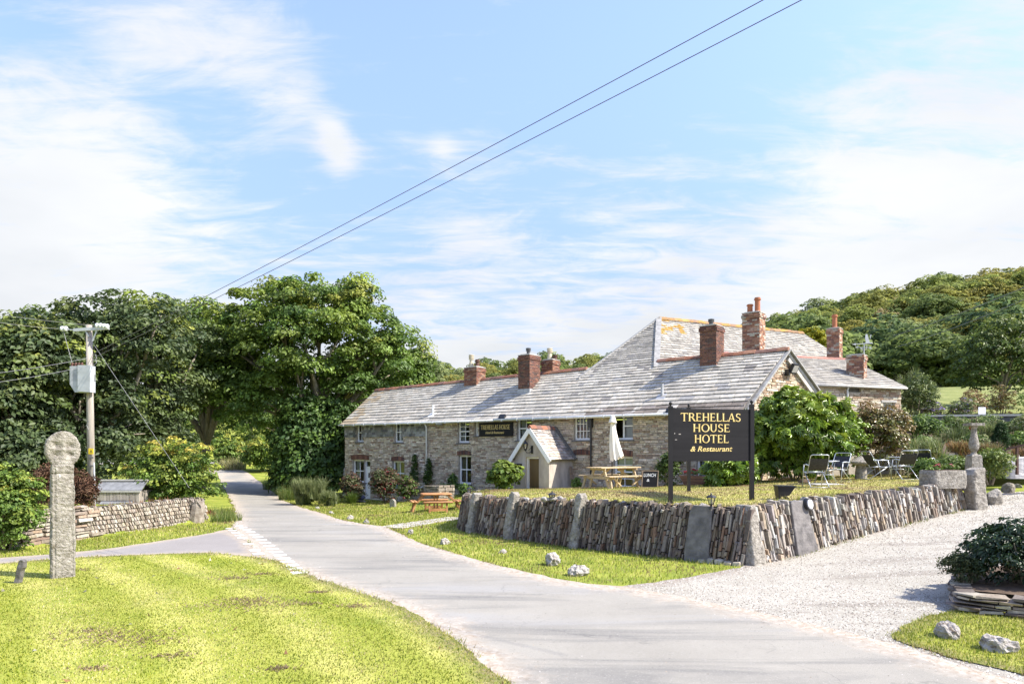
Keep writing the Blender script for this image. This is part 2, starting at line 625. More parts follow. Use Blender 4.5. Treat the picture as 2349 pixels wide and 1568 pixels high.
M['silver'] = material('silver_tube', (0.42, 0.45, 0.48), (0.55, 0.58, 0.6), 10, 0.35, metal=0.5)
M['mesh'] = material('black_sling_mesh', (0.025, 0.026, 0.03), (0.05, 0.05, 0.055), 20, 0.8)
M['tableglass'] = glass_material('table_glass', (0.75, 0.85, 0.82), 0.5)
M['insul'] = material('glass_insulator', (0.62, 0.66, 0.66), (0.78, 0.8, 0.8), 6, 0.15)
M['brownins'] = material('brown_porcelain', (0.08, 0.035, 0.02), (0.12, 0.05, 0.03), 6, 0.25)
M['yellow'] = material('yellow_warning_plate', (0.75, 0.52, 0.02), (0.8, 0.58, 0.03), 6, 0.5)
M['wire'] = material('power_cable', (0.12, 0.12, 0.125), (0.17, 0.17, 0.175), 6, 0.5)
M['palewire'] = material('aluminium_cable', (0.18, 0.18, 0.185), (0.26, 0.26, 0.265), 6, 0.45)
M['bark'] = material('tree_bark', (0.16, 0.135, 0.10), (0.32, 0.285, 0.225), 5, 0.95, 0.6, 20, stretch=(3, 3, 0.5), spots=((0.09, 0.11, 0.05), 2.5, 0.6, 0.15))
M['deadwood'] = material('dead_wood', (0.17, 0.135, 0.105), (0.34, 0.30, 0.25), 7, 0.95, 0.7, 20)
M['soil'] = material('dark_soil', (0.075, 0.05, 0.033), (0.13, 0.09, 0.06), 8, 1.0, 0.5, 30)
M['rust'] = material('rusty_rail', (0.085, 0.045, 0.035), (0.13, 0.075, 0.06), 9, 0.8)
M['trough_soil'] = M['soil']
M['box'] = material('flower_box_wood', (0.16, 0.085, 0.06), (0.25, 0.15, 0.11), 6, 0.85, stretch=(1, 1, 5))
M['whiteplastic'] = material('white_board', (0.75, 0.75, 0.78), (0.8, 0.8, 0.83), 5, 0.5)
M['goose'] = material('painted_ornament', (0.9, 0.9, 0.9), (1.1, 1.1, 1.1), 10, 0.5, attr=True)
M['paver'] = material('pale_path_slab', (0.40, 0.37, 0.33), (0.54, 0.51, 0.47), 6, 0.95, 0.3, 40, attr=True)
M['paint'] = material('worn_road_paint', (0.62, 0.62, 0.6), (0.80, 0.80, 0.78), 12, 0.8, 0.1, spots=((0.33, 0.33, 0.32), 9, 0.56, 0.1))
M['backwall'] = material('garden_wall_block', (0.085, 0.08, 0.08), (0.17, 0.16, 0.155), 3, 0.95, 0.4, 20)
M['coping'] = material('pale_coping', (0.40, 0.38, 0.35), (0.52, 0.5, 0.46), 6, 0.9)
M['whitewash'] = material('flaking_whitewash', (0.42, 0.40, 0.38), (0.62, 0.6, 0.58), 3, 0.95, 0.4, stretch=(2, 2, 0.4), spots=((0.2, 0.17, 0.15), 2.2, 0.58, 0.14))


def leaf_material(name, rough=0.5, trans=0.32, spec=0.35):
    return material(name, (1, 1, 1), None, rough=rough, attr=True, trans=trans, spec=spec)


M['leaf'] = leaf_material('tree_leaf')
M['gloss_leaf'] = leaf_material('glossy_leaf', 0.32, 0.28, 0.5)
M['hill_leaf'] = leaf_material('hill_leaf', 0.6, 0.48, 0.2)
M['dry_leaf'] = leaf_material('dry_leaf', 0.85, 0.15, 0.15)
M['grassblade'] = leaf_material('grass_blade', 0.6, 0.35, 0.25)
M['petal'] = leaf_material('petal', 0.6, 0.3, 0.2)
M['pebble'] = material('pebble', (0.85, 0.85, 0.85), (1.1, 1.1, 1.1), 30, 0.9, attr=True)

# ------------------------------------------------------------------ lie of the land
F0 = Vector((-9.9, 40.5, 0))                       # left foot of the long front wall
E = Vector((0.7687, -0.6397, 0)).normalized()      # along the front, left to right
NIN = Vector((0.6397, 0.7687, 0)).normalized()     # into the house
LW0, LW1 = Vector((-11.25, 15.4, 0)), Vector((-10.05, 22.6, 0))   # lane-side stone wall
LWD = (LW1 - LW0).normalized()
LWN = Vector((LWD.y, -LWD.x, 0))                   # towards the lane


def hillH(X):
    return np.interp(X, [-200, -60, -25, 0, 23, 43, 58, 74, 95, 120, 260], [9, 11, 13.2, 13.0, 13.6, 15.0, 20.0, 25.5, 29.5, 33.0, 40])


def g(X, Y):
    """height of the ground"""
    X = np.asarray(X, dtype=float)
    Y = np.asarray(Y, dtype=float)
    z = -0.62 * sst(17, 38, Y) + 0.95 * sst(46, 78, Y)
    d = (X - 4.67) * 0.813 + (Y - 13.4) * 0.583
    z = z + 0.058 * np.clip(d, 0, 30) * sst(3, 8, X)
    t = (X - F0.x) * E.x + (Y - F0.y) * E.y
    q = (X - F0.x) * NIN.x + (Y - F0.y) * NIN.y
    z = z + 0.75 * sst(4.5, 13, t) * sst(-6, -0.5, q) * (1 - sst(15, 20, t))
    s = (X - LW0.x) * LWD.x + (Y - LW0.y) * LWD.y
    n = (X - LW0.x) * LWN.x + (Y - LW0.y) * LWN.y
    z = z + 0.56 * sst(-0.05, -0.5, n) * sst(-2.5, 0.3, s) * (1 - sst(7.1, 8.6, s))
    z = z + 2.6 * sst(14, 34, X) * sst(22, 33, Y)
    z = z + hillH(X) * sst(60, 165, Y) + 0.5 * sst(-12, -30, X) * sst(22, 40, Y)
    return z


def T(X, Y):
    """height of the raised lawn in front of the house"""
    X = np.asarray(X, dtype=float)
    Y = np.clip(np.asarray(Y, dtype=float), 0, 31.5)
    return 1.12 + 0.022 * (X - 4.67) - 0.0024 * np.clip(Y - 15, 0, 99) ** 2 * (1 - 0.5 * sst(5, 10, X)) + 0.012 * np.clip(X - 8, 0, 8) * sst(18.5, 22, Y)


def gp(px, py, h=g):
    """where the sight line through px,py meets the ground"""
    x, z = (px - HCX) / FPX * YS, EYE - (py - HCY) / FPX * YS
    hit = np.nonzero(z < h(x, YS))[0]
    if not len(hit):
        return at(px, py, 120)
    Y0 = YS[hit[0]]
    for st in (0.05, 0.005):
        yy = np.arange(Y0 - st, Y0 + 1e-6, st / 10)
        k = np.nonzero(EYE - (py - HCY) / FPX * yy < h((px - HCX) / FPX * yy, yy))[0]
        Y0 = yy[k[0]] if len(k) else Y0
    return at(px, py, float(Y0))


YS = np.arange(2, 140, 0.05)


def on(x, y, h=g):
    return Vector((x, y, float(h(x, y))))


def inpoly(X, Y, poly):
    px = np.array([p[0] for p in poly])
    py = np.array([p[1] for p in poly])
    r = np.zeros(np.shape(X), dtype=bool)
    j = len(poly) - 1
    for i in range(len(poly)):
        c = ((py[i] > Y) != (py[j] > Y)) & (X < (px[j] - px[i]) * (Y - py[i]) / (py[j] - py[i] + 1e-12) + px[i])
        r ^= c
        j = i
    return r


def edgedist(X, Y, poly):
    d = np.full(np.shape(X), 1e9)
    for i in range(len(poly)):
        ax, ay = poly[i]
        bx, by = poly[(i + 1) % len(poly)]
        dx, dy = bx - ax, by - ay
        l2 = dx * dx + dy * dy + 1e-12
        t = np.clip(((X - ax) * dx + (Y - ay) * dy) / l2, 0, 1)
        d = np.minimum(d, np.hypot(X - ax - t * dx, Y - ay - t * dy))
    return d


def refine(poly, step=0.22, wob=0.05, seed=1):
    """a finer outline with a natural, uneven edge"""
    r = random.Random(seed)
    out = []
    n = len(poly)
    for i in range(n):
        a, b = Vector(poly[i]), Vector(poly[(i + 1) % n])
        L = (b - a).length
        k = max(1, int(L / (step * max(1, a.length / 14))))
        nrm = Vector((-(b - a).y, (b - a).x)).normalized()
        for j in range(k):
            p = a.lerp(b, j / k)
            w = wob * (1 if j else 0.4)
            out.append((p.x + nrm.x * r.uniform(-w, w), p.y + nrm.y * r.uniform(-w, w)))
    return out


def sheet(name, poly, zoff, mat, h=g, res=0.5, edge=0.6, skirt=False):
    """a draped sheet of ground; colour attribute holds closeness to its edge"""
    xs = [p[0] for p in poly]
    ys = [p[1] for p in poly]
    gx, gy = [], []
    y = min(ys)
    while y < max(ys):
        st = res * max(1.0, y / 16.0)
        n = int((max(xs) - min(xs)) / st) + 1
        row = min(xs) + (np.arange(n) + 0.5 * (len(gy) % 2)) * st
        gx.append(row)
        gy.append(np.full(n, y + 0.013))
        y += st
    X, Y = np.concatenate(gx), np.concatenate(gy)
    keep = inpoly(X, Y, poly)
    X, Y = X[keep], Y[keep]
    d = edgedist(X, Y, poly)
    keep = d > res * 0.3
    X, Y = X[keep], Y[keep]
    vin = [Vector(p) for p in poly] + [Vector((a, b)) for a, b in zip(X, Y)]
    n = len(poly)
    vo, _, fo, _, _, _ = delaunay_2d_cdt(vin, [], [list(range(n))], 1, 1e-5)
    XX = np.array([p[0] for p in vo])
    YY = np.array([p[1] for p in vo])
    Z = h(XX, YY) + zoff
    e = np.clip(edgedist(XX, YY, poly) / edge, 0, 1)
    cols = np.stack([e, e, e], 1)
    vs = np.stack([XX, YY, Z], 1)
    me = raw_mesh(name, vs, [tuple(f) for f in fo], mat, cols, True)
    return kind(add(name, me), 'structure')


def ground_material(name, cols, edge_col=None, cracks=False, patches=(), scale=1.2, fine=60, bump=0.4, rough=0.95, bdist=0.02, lanes=None, stripes=None):
    """ground whose colour wanders through cols; patches = (colour, scale, threshold, softness, strength)"""
    m, nt = nodes_of(name)
    N, L = nt.nodes.new, nt.links.new
    out = N('ShaderNodeOutputMaterial')
    bs = N('ShaderNodeBsdfPrincipled')
    bs.inputs['Roughness'].default_value = rough
    bs.inputs['Specular IOR Level'].default_value = 0.2
    geo = N('ShaderNodeNewGeometry')

    def noise(sc, det=6, ro=0.6, vec=None, dist=0.0):
        n = N('ShaderNodeTexNoise')
        n.inputs['Scale'].default_value = sc
        n.inputs['Detail'].default_value = det
        n.inputs['Roughness'].default_value = ro
        n.inputs['Distortion'].default_value = dist
        L(vec or geo.outputs['Position'], n.inputs['Vector'])
        return n.outputs[0]

    def ramp_(f, stops):
        r = N('ShaderNodeValToRGB')
        while len(r.color_ramp.elements) < len(stops):
            r.color_ramp.elements.new(0.5)
        for el, (p, c) in zip(r.color_ramp.elements, stops):
            el.position = p
            el.color = (*c, 1)
        L(f, r.inputs[0])
        return r.outputs[0]

    def mix(f, a, b, blend='MIX'):
        x = N('ShaderNodeMix')
        x.data_type = 'RGBA'
        x.blend_type = blend
        for s, v in ((0, f), (6, a), (7, b)):
            if isinstance(v, (int, float)):
                x.inputs[s].default_value = v
            elif isinstance(v, tuple):
                x.inputs[s].default_value = (*v, 1)
            else:
                L(v, x.inputs[s])
        return x.outputs[2]

    k = len(cols)
    c = ramp_(noise(scale, 8, 0.65), [(0.3 + 0.4 * i / max(1, k - 1), cols[i]) for i in range(k)])
    c = mix(0.55, c, ramp_(noise(fine, 4, 0.7), [(0.3, (0.55, 0.55, 0.55)), (0.7, (1.4, 1.4, 1.4))]), 'MULTIPLY')
    if stripes:
        cx, cy, wid, tint, wav = stripes
        vm = N('ShaderNodeVectorMath')
        vm.operation = 'DISTANCE'
        fl = N('ShaderNodeVectorMath')
        fl.operation = 'MULTIPLY'
        fl.inputs[1].default_value = (1, 1, 0)
        L(geo.outputs['Position'], fl.inputs[0])
        L(fl.outputs[0], vm.inputs[0])
        vm.inputs[1].default_value = (cx, cy, 0)
        a = N('ShaderNodeMath')
        a.operation = 'MULTIPLY_ADD'
        L(noise(0.5, 4), a.inputs[0])
        a.inputs[1].default_value = wav
        L(vm.outputs['Value'], a.inputs[2])
        b = N('ShaderNodeMath')
        b.operation = 'MULTIPLY'
        b.inputs[1].default_value = math.pi / wid
        L(a.outputs[0], b.inputs[0])
        s = N('ShaderNodeMath')
        s.operation = 'SINE'
        L(b.outputs[0], s.inputs[0])
        f = ramp_(s.outputs[0], [(0.0, (0, 0, 0)), (0.75, (1, 1, 1))])
        brk = ramp_(noise(0.9, 5), [(0.35, (0.25, 0.25, 0.25)), (0.62, (1, 1, 1))])
        f = mix(1.0, f, brk, 'MULTIPLY')
        c = mix(f, c, mix(1.0, c, tint, 'MULTIPLY'))
    if lanes:
        for (sx, sy, ang, col, th, so, st) in lanes:
            mp = N('ShaderNodeMapping')
            mp.inputs['Rotation'].default_value = (0, 0, ang)
            mp.inputs['Scale'].default_value = (sx, sy, 1)
            L(geo.outputs['Position'], mp.inputs[0])
            f = ramp_(noise(1.0, 7, 0.62, mp.outputs[0], 0.6), [(th, (0, 0, 0)), (th + so, (st, st, st))])
            c = mix(f, c, col)
    if cracks:
        vo_ = N('ShaderNodeTexVoronoi')
        vo_.feature = 'DISTANCE_TO_EDGE'
        vo_.inputs['Scale'].default_value = 0.55
        wv_ = N('ShaderNodeVectorMath')
        wv_.operation = 'ADD'
        nn3 = N('ShaderNodeTexNoise')
        nn3.inputs['Scale'].default_value = 1.7
        nn3.inputs['Detail'].default_value = 6
        L(geo.outputs['Position'], nn3.inputs['Vector'])
        L(geo.outputs['Position'], wv_.inputs[0])
        L(nn3.outputs['Color'], wv_.inputs[1])
        L(wv_.outputs[0], vo_.inputs['Vector'])
        f1 = ramp_(vo_.outputs['Distance'], [(0.0, (1, 1, 1)), (0.012, (0, 0, 0))])
        f2 = ramp_(noise(0.35, 4), [(0.48, (0, 0, 0)), (0.62, (0.55, 0.55, 0.55))])
        c = mix(mix(1.0, f1, f2, 'MULTIPLY'), c, (0.11, 0.105, 0.10))
        spk = ramp_(noise(55, 3, 0.8), [(0.58, (0, 0, 0)), (0.66, (0.8, 0.8, 0.8))])
        c = mix(spk, c, (0.36, 0.345, 0.315))
        spk = ramp_(noise(24, 4, 0.85), [(0.60, (0, 0, 0)), (0.68, (0.75, 0.75, 0.75))])
        c = mix(spk, c, (0.13, 0.125, 0.12))
    for (pc, ps, th, so, st) in patches:
        f = ramp_(noise(ps, 8, 0.68), [(th, (0, 0, 0)), (th + so, (st, st, st))])
        c = mix(f, c, pc)
    if edge_col:
        at_ = N('ShaderNodeAttribute')
        at_.attribute_name = 'Col'
        sep_ = N('ShaderNodeSeparateColor')
        L(at_.outputs['Color'], sep_.inputs[0])
        ad = N('ShaderNodeMath')
        ad.operation = 'ADD'
        L(sep_.outputs[0], ad.inputs[0])
        n2 = N('ShaderNodeMath')
        n2.operation = 'MULTIPLY_ADD'
        L(noise(2.6, 8, 0.7), n2.inputs[0])
        n2.inputs[1].default_value = 1.5
        n2.inputs[2].default_value = -0.75
        L(n2.outputs[0], ad.inputs[1])
        f = ramp_(ad.outputs[0], [(0.18, (1, 1, 1)), (0.75, (0, 0, 0))])
        ecol = ramp_(noise(14, 5, 0.7), [(0.35, edge_col[0]), (0.65, edge_col[1])])
        c = mix(f, c, ecol)
    L(c, bs.inputs['Base Color'])
    bp = N('ShaderNodeBump')
    bp.inputs['Strength'].default_value = bump
    bp.inputs['Distance'].default_value = bdist
    L(noise(fine, 5, 0.7), bp.inputs['Height'])
    L(bp.outputs[0], bs.inputs['Normal'])
    L(bs.outputs[0], out.inputs[0])
    return m


G1, G2, G3, GY = (0.184, 0.224, 0.030), (0.259, 0.287, 0.042), (0.316, 0.328, 0.060), (0.391, 0.362, 0.110)
DIRT = (0.20, 0.135, 0.085)
M['grass'] = ground_material('rough_grass', [(0.09, 0.13, 0.02), G1, G2, GY], patches=((DIRT, 1.7, 0.62, 0.08, 0.8),), scale=0.9)
M['lawn'] = ground_material('mown_lawn', [G1, G2, G3, (0.25, 0.26, 0.06)], edge_col=((0.16, 0.19, 0.035), (0.24, 0.19, 0.10)), scale=0.8, stripes=(-26, -6, 0.62, (1.4, 1.28, 2.0), 0.25),  # stripe tint puts the sheen of bent mown grass into the colour
                            patches=(((0.26, 0.20, 0.10), 1.15, 0.66, 0.06, 0.5),))
M['terrace'] = ground_material('dry_terrace_lawn', [G2, GY, (0.36, 0.30, 0.13), (0.40, 0.32, 0.16)], edge_col=((0.33, 0.22, 0.12), (0.40, 0.29, 0.17)), scale=0.7,
                               patches=(((0.30, 0.20, 0.11), 1.5, 0.62, 0.06, 0.8),))
M['road'] = ground_material('worn_asphalt', cracks=True, cols=[(0.25, 0.234, 0.20), (0.288, 0.27, 0.232), (0.325, 0.305, 0.262)], edge_col=((0.30, 0.235, 0.17), (0.46, 0.42, 0.36)), scale=0.5, fine=120, bump=0.25, rough=0.8,
                            lanes=((0.16, 1.5, math.radians(38), (0.165, 0.16, 0.148), 0.50, 0.14, 0.85), (0.14, 0.9, math.radians(38), (0.30, 0.293, 0.28), 0.54, 0.1, 0.6)))
M['lane'] = ground_material('pale_lane_chippings', [(0.24, 0.22, 0.205), (0.285, 0.265, 0.25)], edge_col=((0.30, 0.235, 0.17), (0.40, 0.36, 0.3)), scale=0.6, fine=140, bump=0.25, rough=0.85)
M['gravel'] = ground_material('pale_gravel', [(0.36, 0.33, 0.275), (0.43, 0.40, 0.34), (0.485, 0.455, 0.39)], edge_col=((0.27, 0.205, 0.15), (0.38, 0.35, 0.31)), scale=0.7, fine=75, bump=0.9, bdist=0.03,
                              lanes=((0.22, 1.2, math.radians(-32), (0.27, 0.24, 0.20), 0.54, 0.1, 0.65),), patches=(((0.24, 0.20, 0.15), 0.9, 0.62, 0.1, 0.6),))
M['hill'] = ground_material('hill_ground', [(0.05, 0.07, 0.02), (0.09, 0.11, 0.03)], scale=0.2, fine=6)
M['field'] = ground_material('sunny_meadow', [(0.11, 0.14, 0.04), (0.19, 0.21, 0.06), (0.27, 0.27, 0.11)], scale=1.1, fine=14)

# base ground: one sheet to the horizon, finer near by
xs = np.concatenate([np.linspace(-900, -60, 20), np.arange(-56, -14, 2.0), np.arange(-14, 16, 0.5), np.arange(16, 60, 2.0), np.linspace(62, 140, 26), np.linspace(160, 900, 18)])
ys = np.concatenate([np.linspace(-300, -10, 8), np.arange(-6, 34, 0.5), np.arange(34, 66, 1.5), np.linspace(68, 180, 34), np.linspace(200, 1200, 14)])
GX, GYY = np.meshgrid(xs, ys)
GZ = g(GX, GYY)
nx, ny = len(xs), len(ys)
vs = np.stack([GX.ravel(), GYY.ravel(), GZ.ravel()], 1)
fs = [(j * nx + i, j * nx + i + 1, (j + 1) * nx + i + 1, (j + 1) * nx + i) for j in range(ny - 1) for i in range(nx - 1)]
kind(add('ground', raw_mesh('ground', vs, fs, M['grass'], None, True)), 'structure')


def pxpoly(pts, h=g):
    out = []
    for p in pts:
        if len(p) == 3:
            out.append((p[0], p[1]))          # already metres
        else:
            w = gp(p[0], p[1], h)
            out.append((w.x, w.y))
    return out


# the village road
ROAD_R = [(575, 1088), (600, 1108), (625, 1128), (655, 1150), (695, 1165), (743, 1179), (785, 1194), (828, 1202), (886, 1209), (903, 1218), (937, 1235), (973, 1250), (1010, 1260), (1075, 1280), (1135, 1297),
          (1200, 1312), (1290, 1332), (1350, 1341), (1430, 1347), (1500, 1359), (1640, 1387), (1780, 1415), (1900, 1442), (2000, 1469), (2100, 1497), (2200, 1526), (2349, 1570)]
ROAD_L = [(1140, 1568), (1100, 1535), (1062, 1503), (1003, 1458), (940, 1413), (880, 1386), (810, 1365), (730, 1338), (676, 1312), (630, 1293), (580, 1283)]
LAWN_TOP = [(520, 1273), (470, 1270), (380, 1272), (300, 1275), (173, 1281), (80, 1288), (0, 1295)]
JUNC = [(600, 1277), (560, 1240), (531, 1213)]
FAR_L = [(541, 1190), (534, 1160), (521, 1130), (509, 1108), (498, 1087)]
road_poly = pxpoly(ROAD_R) + [(14.0, 2.2), (14.0, -6.0), (0.2, -6.0), (0.15, 3.0)] + pxpoly(ROAD_L) + pxpoly(JUNC) + pxpoly(FAR_L)
fl = road_poly[-1]
road_poly += [(fl[0] - 9, fl[1] + 8), (fl[0] - 18, fl[1] + 9), (fl[0] - 18, fl[1] + 14), (fl[0] - 4, fl[1] + 12)]
ROADP = refine(road_poly, 0.25, 0.06, 3)
sheet('road', ROADP, 0.025, M['road'], res=0.5, edge=0.75)
# the side lane
lane_poly = pxpoly([(603, 1279), (590, 1281)] + LAWN_TOP) + [(-12.4, 11.6), (-20, 6.0), (-22, 9.0), (-12.9, 13.6)] + pxpoly([(0, 1281), (120, 1272), (230, 1262), (310, 1250), (400, 1237), (470, 1226), (531, 1213), (562, 1238)])
LANEP = refine(lane_poly, 0.25, 0.05, 4)
sheet('side_lane', LANEP, 0.021, M['lane'], res=0.5, edge=0.4)

# retaining wall lines (foot of the wall)
WALL_F = [(-1.15, 23.5), (-1.55, 20.6), (-1.35, 19.2), (-0.55, 18.0), (0.4, 16.9), (1.56, 15.75), (2.7, 14.8), (3.75, 13.95), (4.55, 13.35)]
WALL_R = [(4.72, 13.36), (5.6, 14.0), (6.6, 14.75), (8.0, 15.8), (9.6, 16.95), (11.3, 18.2), (12.9, 19.4)]

grav_poly = pxpoly([(1400, 1352), (1470, 1341), (1560, 1328), (1640, 1313), (1700, 1303)]) + [(4.6, 13.5)] + [(x - 0.1, y + 0.15) for x, y in WALL_R[1:]] + [(13.6, 20.2), (14.4, 21.6), (16.5, 23.2), (24, 25), (40, 27), (40, 8), (20, 5.5), (14, 4), (14.0, 1.6)] + pxpoly([(2349, 1590), (2200, 1546), (2100, 1517), (2000, 1487), (1900, 1460), (1780, 1432), (1640, 1403), (1500, 1374)])
GRAVP = refine(grav_poly, 0.3, 0.07, 5)
sheet('gravel_drive', GRAVP, 0.017, M['gravel'], res=0.5, edge=0.5)

# the front lawn with its cross
lawn_poly = [(x, y) for x, y in pxpoly(ROAD_L)][::-1]
lawn_poly = pxpoly([(590, 1281)] + LAWN_TOP) + [(-12.4, 11.6), (-14, 6), (-14, -5), (0.3, -5), (0.25, 3.0)] + pxpoly([(1165, 1568), (1120, 1535), (1080, 1502), (1020, 1456), (955, 1411), (895, 1384), (825, 1363), (742, 1336), (688, 1311), (640, 1292)])
LAWNP = refine(lawn_poly, 0.2, 0.05, 6)
sheet('lawn', LAWNP, 0.029, M['lawn'], res=0.45, edge=0.25)

# grass patch by the drive, right foreground
patch_poly = pxpoly([(2045, 1462), (2075, 1437), (2120, 1420), (2190, 1405), (2270, 1398), (2349, 1392)]) + [(10, 8.8), (13, 7), (13, 4)] + pxpoly([(2349, 1552), (2250, 1528), (2170, 1508), (2100, 1488)])
PATCHP = refine(patch_poly, 0.15, 0.06, 8)
sheet('grass_patch', PATCHP, 0.029, M['lawn'], res=0.35, edge=0.4)

# raised lawn behind the retaining wall
HR = F0 + E * 24.0
terr_poly = [(x + 0.28 * (1 if i < 4 else 0.8), y + 0.25) for i, (x, y) in enumerate(WALL_F[:-1])] + [(4.66, 13.75)] + [(x - 0.2, y + 0.28) for x, y in WALL_R[1:]] + [(13.6, 20.6), (14.5, 22.5), (16.5, 24.5), (16.5, 27.5), (13.2, 28.6), (8.75, 25.5)] \
    + [(F0.x + E.x * t + 0.1 * NIN.x, F0.y + E.y * t + 0.1 * NIN.y) for t in (22, 18, 14, 12.5)] + [(-1.0, 30.5), (-1.1, 27)]
TERRP = refine(terr_poly, 0.3, 0.03, 9)
sheet('raised_lawn', TERRP, 0.0, M['terrace'], h=T, res=0.5, edge=0.7)

# stone path across the lower lawn: single slabs
pA, pB = gp(893, 1211), gp(1052, 1187)
pth = empty('garden_path', on(pA.x, pA.y))
kind(pth, 'structure')
n = 9
for i in range(n):
    a = pA.lerp(pB, i / n + 0.004)
    b = pA.lerp(pB, (i + 0.975) / n)
    d = (b - a).normalized()
    s = Vector((-d.y, d.x, 0))
    m = MB()
    w = 0.42 + RNG.uniform(-0.03, 0.03)
    vs = []
    for top_ in (0.0, 0.045):
        for q, sg in ((a, -1), (b, -1), (b, 1), (a, 1)):
            c = q + s * w * sg
            vs.append((c.x, c.y, float(g(c.x, c.y)) - 0.02 + top_ + RNG.uniform(-0.003, 0.003)))
    m.put(vs, [(4, 5, 6, 7), (0, 1, 5, 4), (1, 2, 6, 5), (2, 3, 7, 6), (3, 0, 4, 7)], pick([(0.95, 0.95, 0.95), (1.08, 1.05, 1.0), (0.85, 0.84, 0.82)]))
    m.part('slab', M['paver'], pth)

# give-way markings, one object per dash
mk = empty('give_way_markings', gp(620, 1260))
kind(mk, 'structure')


def dash_row(p0, p1, n, w0, w1, ln, fill, wear):
    for i in range(n):
        f = (i + 0.5) / n
        if RNG.random() > wear:
            continue
        px = p0[0] + (p1[0] - p0[0]) * f
        py = p0[1] + (p1[1] - p0[1]) * (f ** 1.25)
        c = gp(px, py)
        e0 = gp(p0[0], p0[1])
        e1 = gp(p1[0], p1[1])
        d = (e1 - e0).normalized()
        s = Vector((-d.y, d.x, 0))
        m = MB()
        l, w = ln * RNG.uniform(0.85, 1.1) * (0.8 + 0.3 * f), (w0 + (w1 - w0) * f)
        vs = []
        for a, b in ((-1, -1), (-0.3, -1.1), (0.4, -0.95), (1, -1), (1.05, 0), (1, 1), (0.2, 1.05), (-0.5, 0.95), (-1, 1), (-0.97, 0)):
            q = c + d * (a * l / 2) + s * (b * w / 2)
            vs.append((q.x + RNG.uniform(-0.01, 0.01), q.y + RNG.uniform(-0.01, 0.01), float(g(q.x, q.y)) + 0.0295))
        m.put(vs, [tuple(range(len(vs)))])
        m.part('road_dash', M['paint'], mk)


dash_row((545, 1206), (690, 1319), 17, 0.22, 0.26, 0.26, 0.6, 1.0)
dash_row((523, 1212), (596, 1276), 10, 0.2, 0.22, 0.28, 0.6, 0.8)


# ------------------------------------------------------------------ grass blades and pebbles
def scatter(poly, dens, ylim=(0, 60), xlim=(-16, 16), falloff=12.0):
    xs_ = [p[0] for p in poly]
    ys_ = [p[1] for p in poly]
    x0, x1 = max(min(xs_), xlim[0]), min(max(xs_), xlim[1])
    y0, y1 = max(min(ys_), ylim[0]), min(max(ys_), ylim[1])
    n = int((x1 - x0) * (y1 - y0) * dens)
    X = NPR.uniform(x0, x1, n)
    Y = NPR.uniform(y0, y1, n)
    vis = (np.abs(X / np.maximum(Y, 0.1)) < 0.82) & (Y > 5.5) & (NPR.random(n) < np.clip((falloff / np.maximum(Y, 1)) ** 1.5, 0, 1))
    X, Y = X[vis], Y[vis]
    k = inpoly(X, Y, poly)
    return X[k], Y[k]


def wander(X, Y, s, seed):
    """smooth random field, about -1 to 1"""
    r = random.Random(seed)
    v = 0
    for k in range(7):
        a, f, ph = r.uniform(0, 6.28), s * r.uniform(0.5, 1.9), r.uniform(0, 6.28)
        v = v + np.sin((X * math.cos(a) + Y * math.sin(a)) * f + ph + 1.3 * np.sin(X * f * 0.6 + k))
    return v / 3.2


def blades(name, label, X, Y, Z, hmin, hmax, w, pal, lean=0.6, wvar=True, stripes=False, dry=0.0):
    n = len(X)
    hgt = NPR.uniform(hmin, hmax, n) * (0.7 + 0.6 * NPR.random(n) ** 2)
    a = NPR.uniform(0, 2 * np.pi, n)
    la = NPR.uniform(0, 2 * np.pi, n)
    le = NPR.uniform(0, lean, n) * hgt
    wd = w * np.maximum(1, Y / 11.0) * NPR.uniform(0.7, 1.3, n)
    P = np.stack([X, Y, Z], 1)
    d = np.stack([np.cos(a), np.sin(a), 0 * a], 1) * wd[:, None] / 2
    tip = np.stack([np.cos(la) * le, np.sin(la) * le, hgt], 1)
    vs = np.empty((n, 3, 3))
    vs[:, 0] = P - d
    vs[:, 1] = P + d
    vs[:, 2] = P + tip
    pal = np.array(pal)
    c = pal[NPR.integers(0, len(pal), n)] * NPR.uniform(0.75, 1.25, (n, 1))
    w1 = wander(X, Y, 1.1, 5)
    c = c * (1 + 0.16 * w1)[:, None]
    if stripes:  # mowing stripes: light off bent grass painted into the blade colour
        q = np.sin((np.hypot(X + 26, Y + 6) + 0.25 * wander(X, Y, 0.5, 3)) * np.pi / 0.62)
        q = np.clip(q * 1.8, -1, 1) * np.clip(0.75 + 0.35 * wander(X, Y, 0.8, 4), 0.2, 1.1)
        c = c * np.clip(1 + q[:, None] * np.array([0.36, 0.27, 0.8]), 0.2, 3)
    if dry > 0:
        dd = (wander(X, Y, 2.3, 9) + 0.5 * wander(X, Y, 5.5, 10) + NPR.normal(size=n) * 0.35) > (1.25 - dry)
        c[dd] = np.array([(0.26, 0.19, 0.10), (0.33, 0.26, 0.14), (0.2, 0.135, 0.08)])[NPR.integers(0, 3, dd.sum())] * NPR.uniform(0.8, 1.2, (dd.sum(), 1))
    cols = np.repeat(c, 3, 0)
    me = fast_mesh(name, vs.reshape(-1, 3), np.arange(n * 3).reshape(-1, 3), M['grassblade'], cols)
    o = add(name, me)
    tag(o, label, 'grass')
    return kind(o, 'stuff')


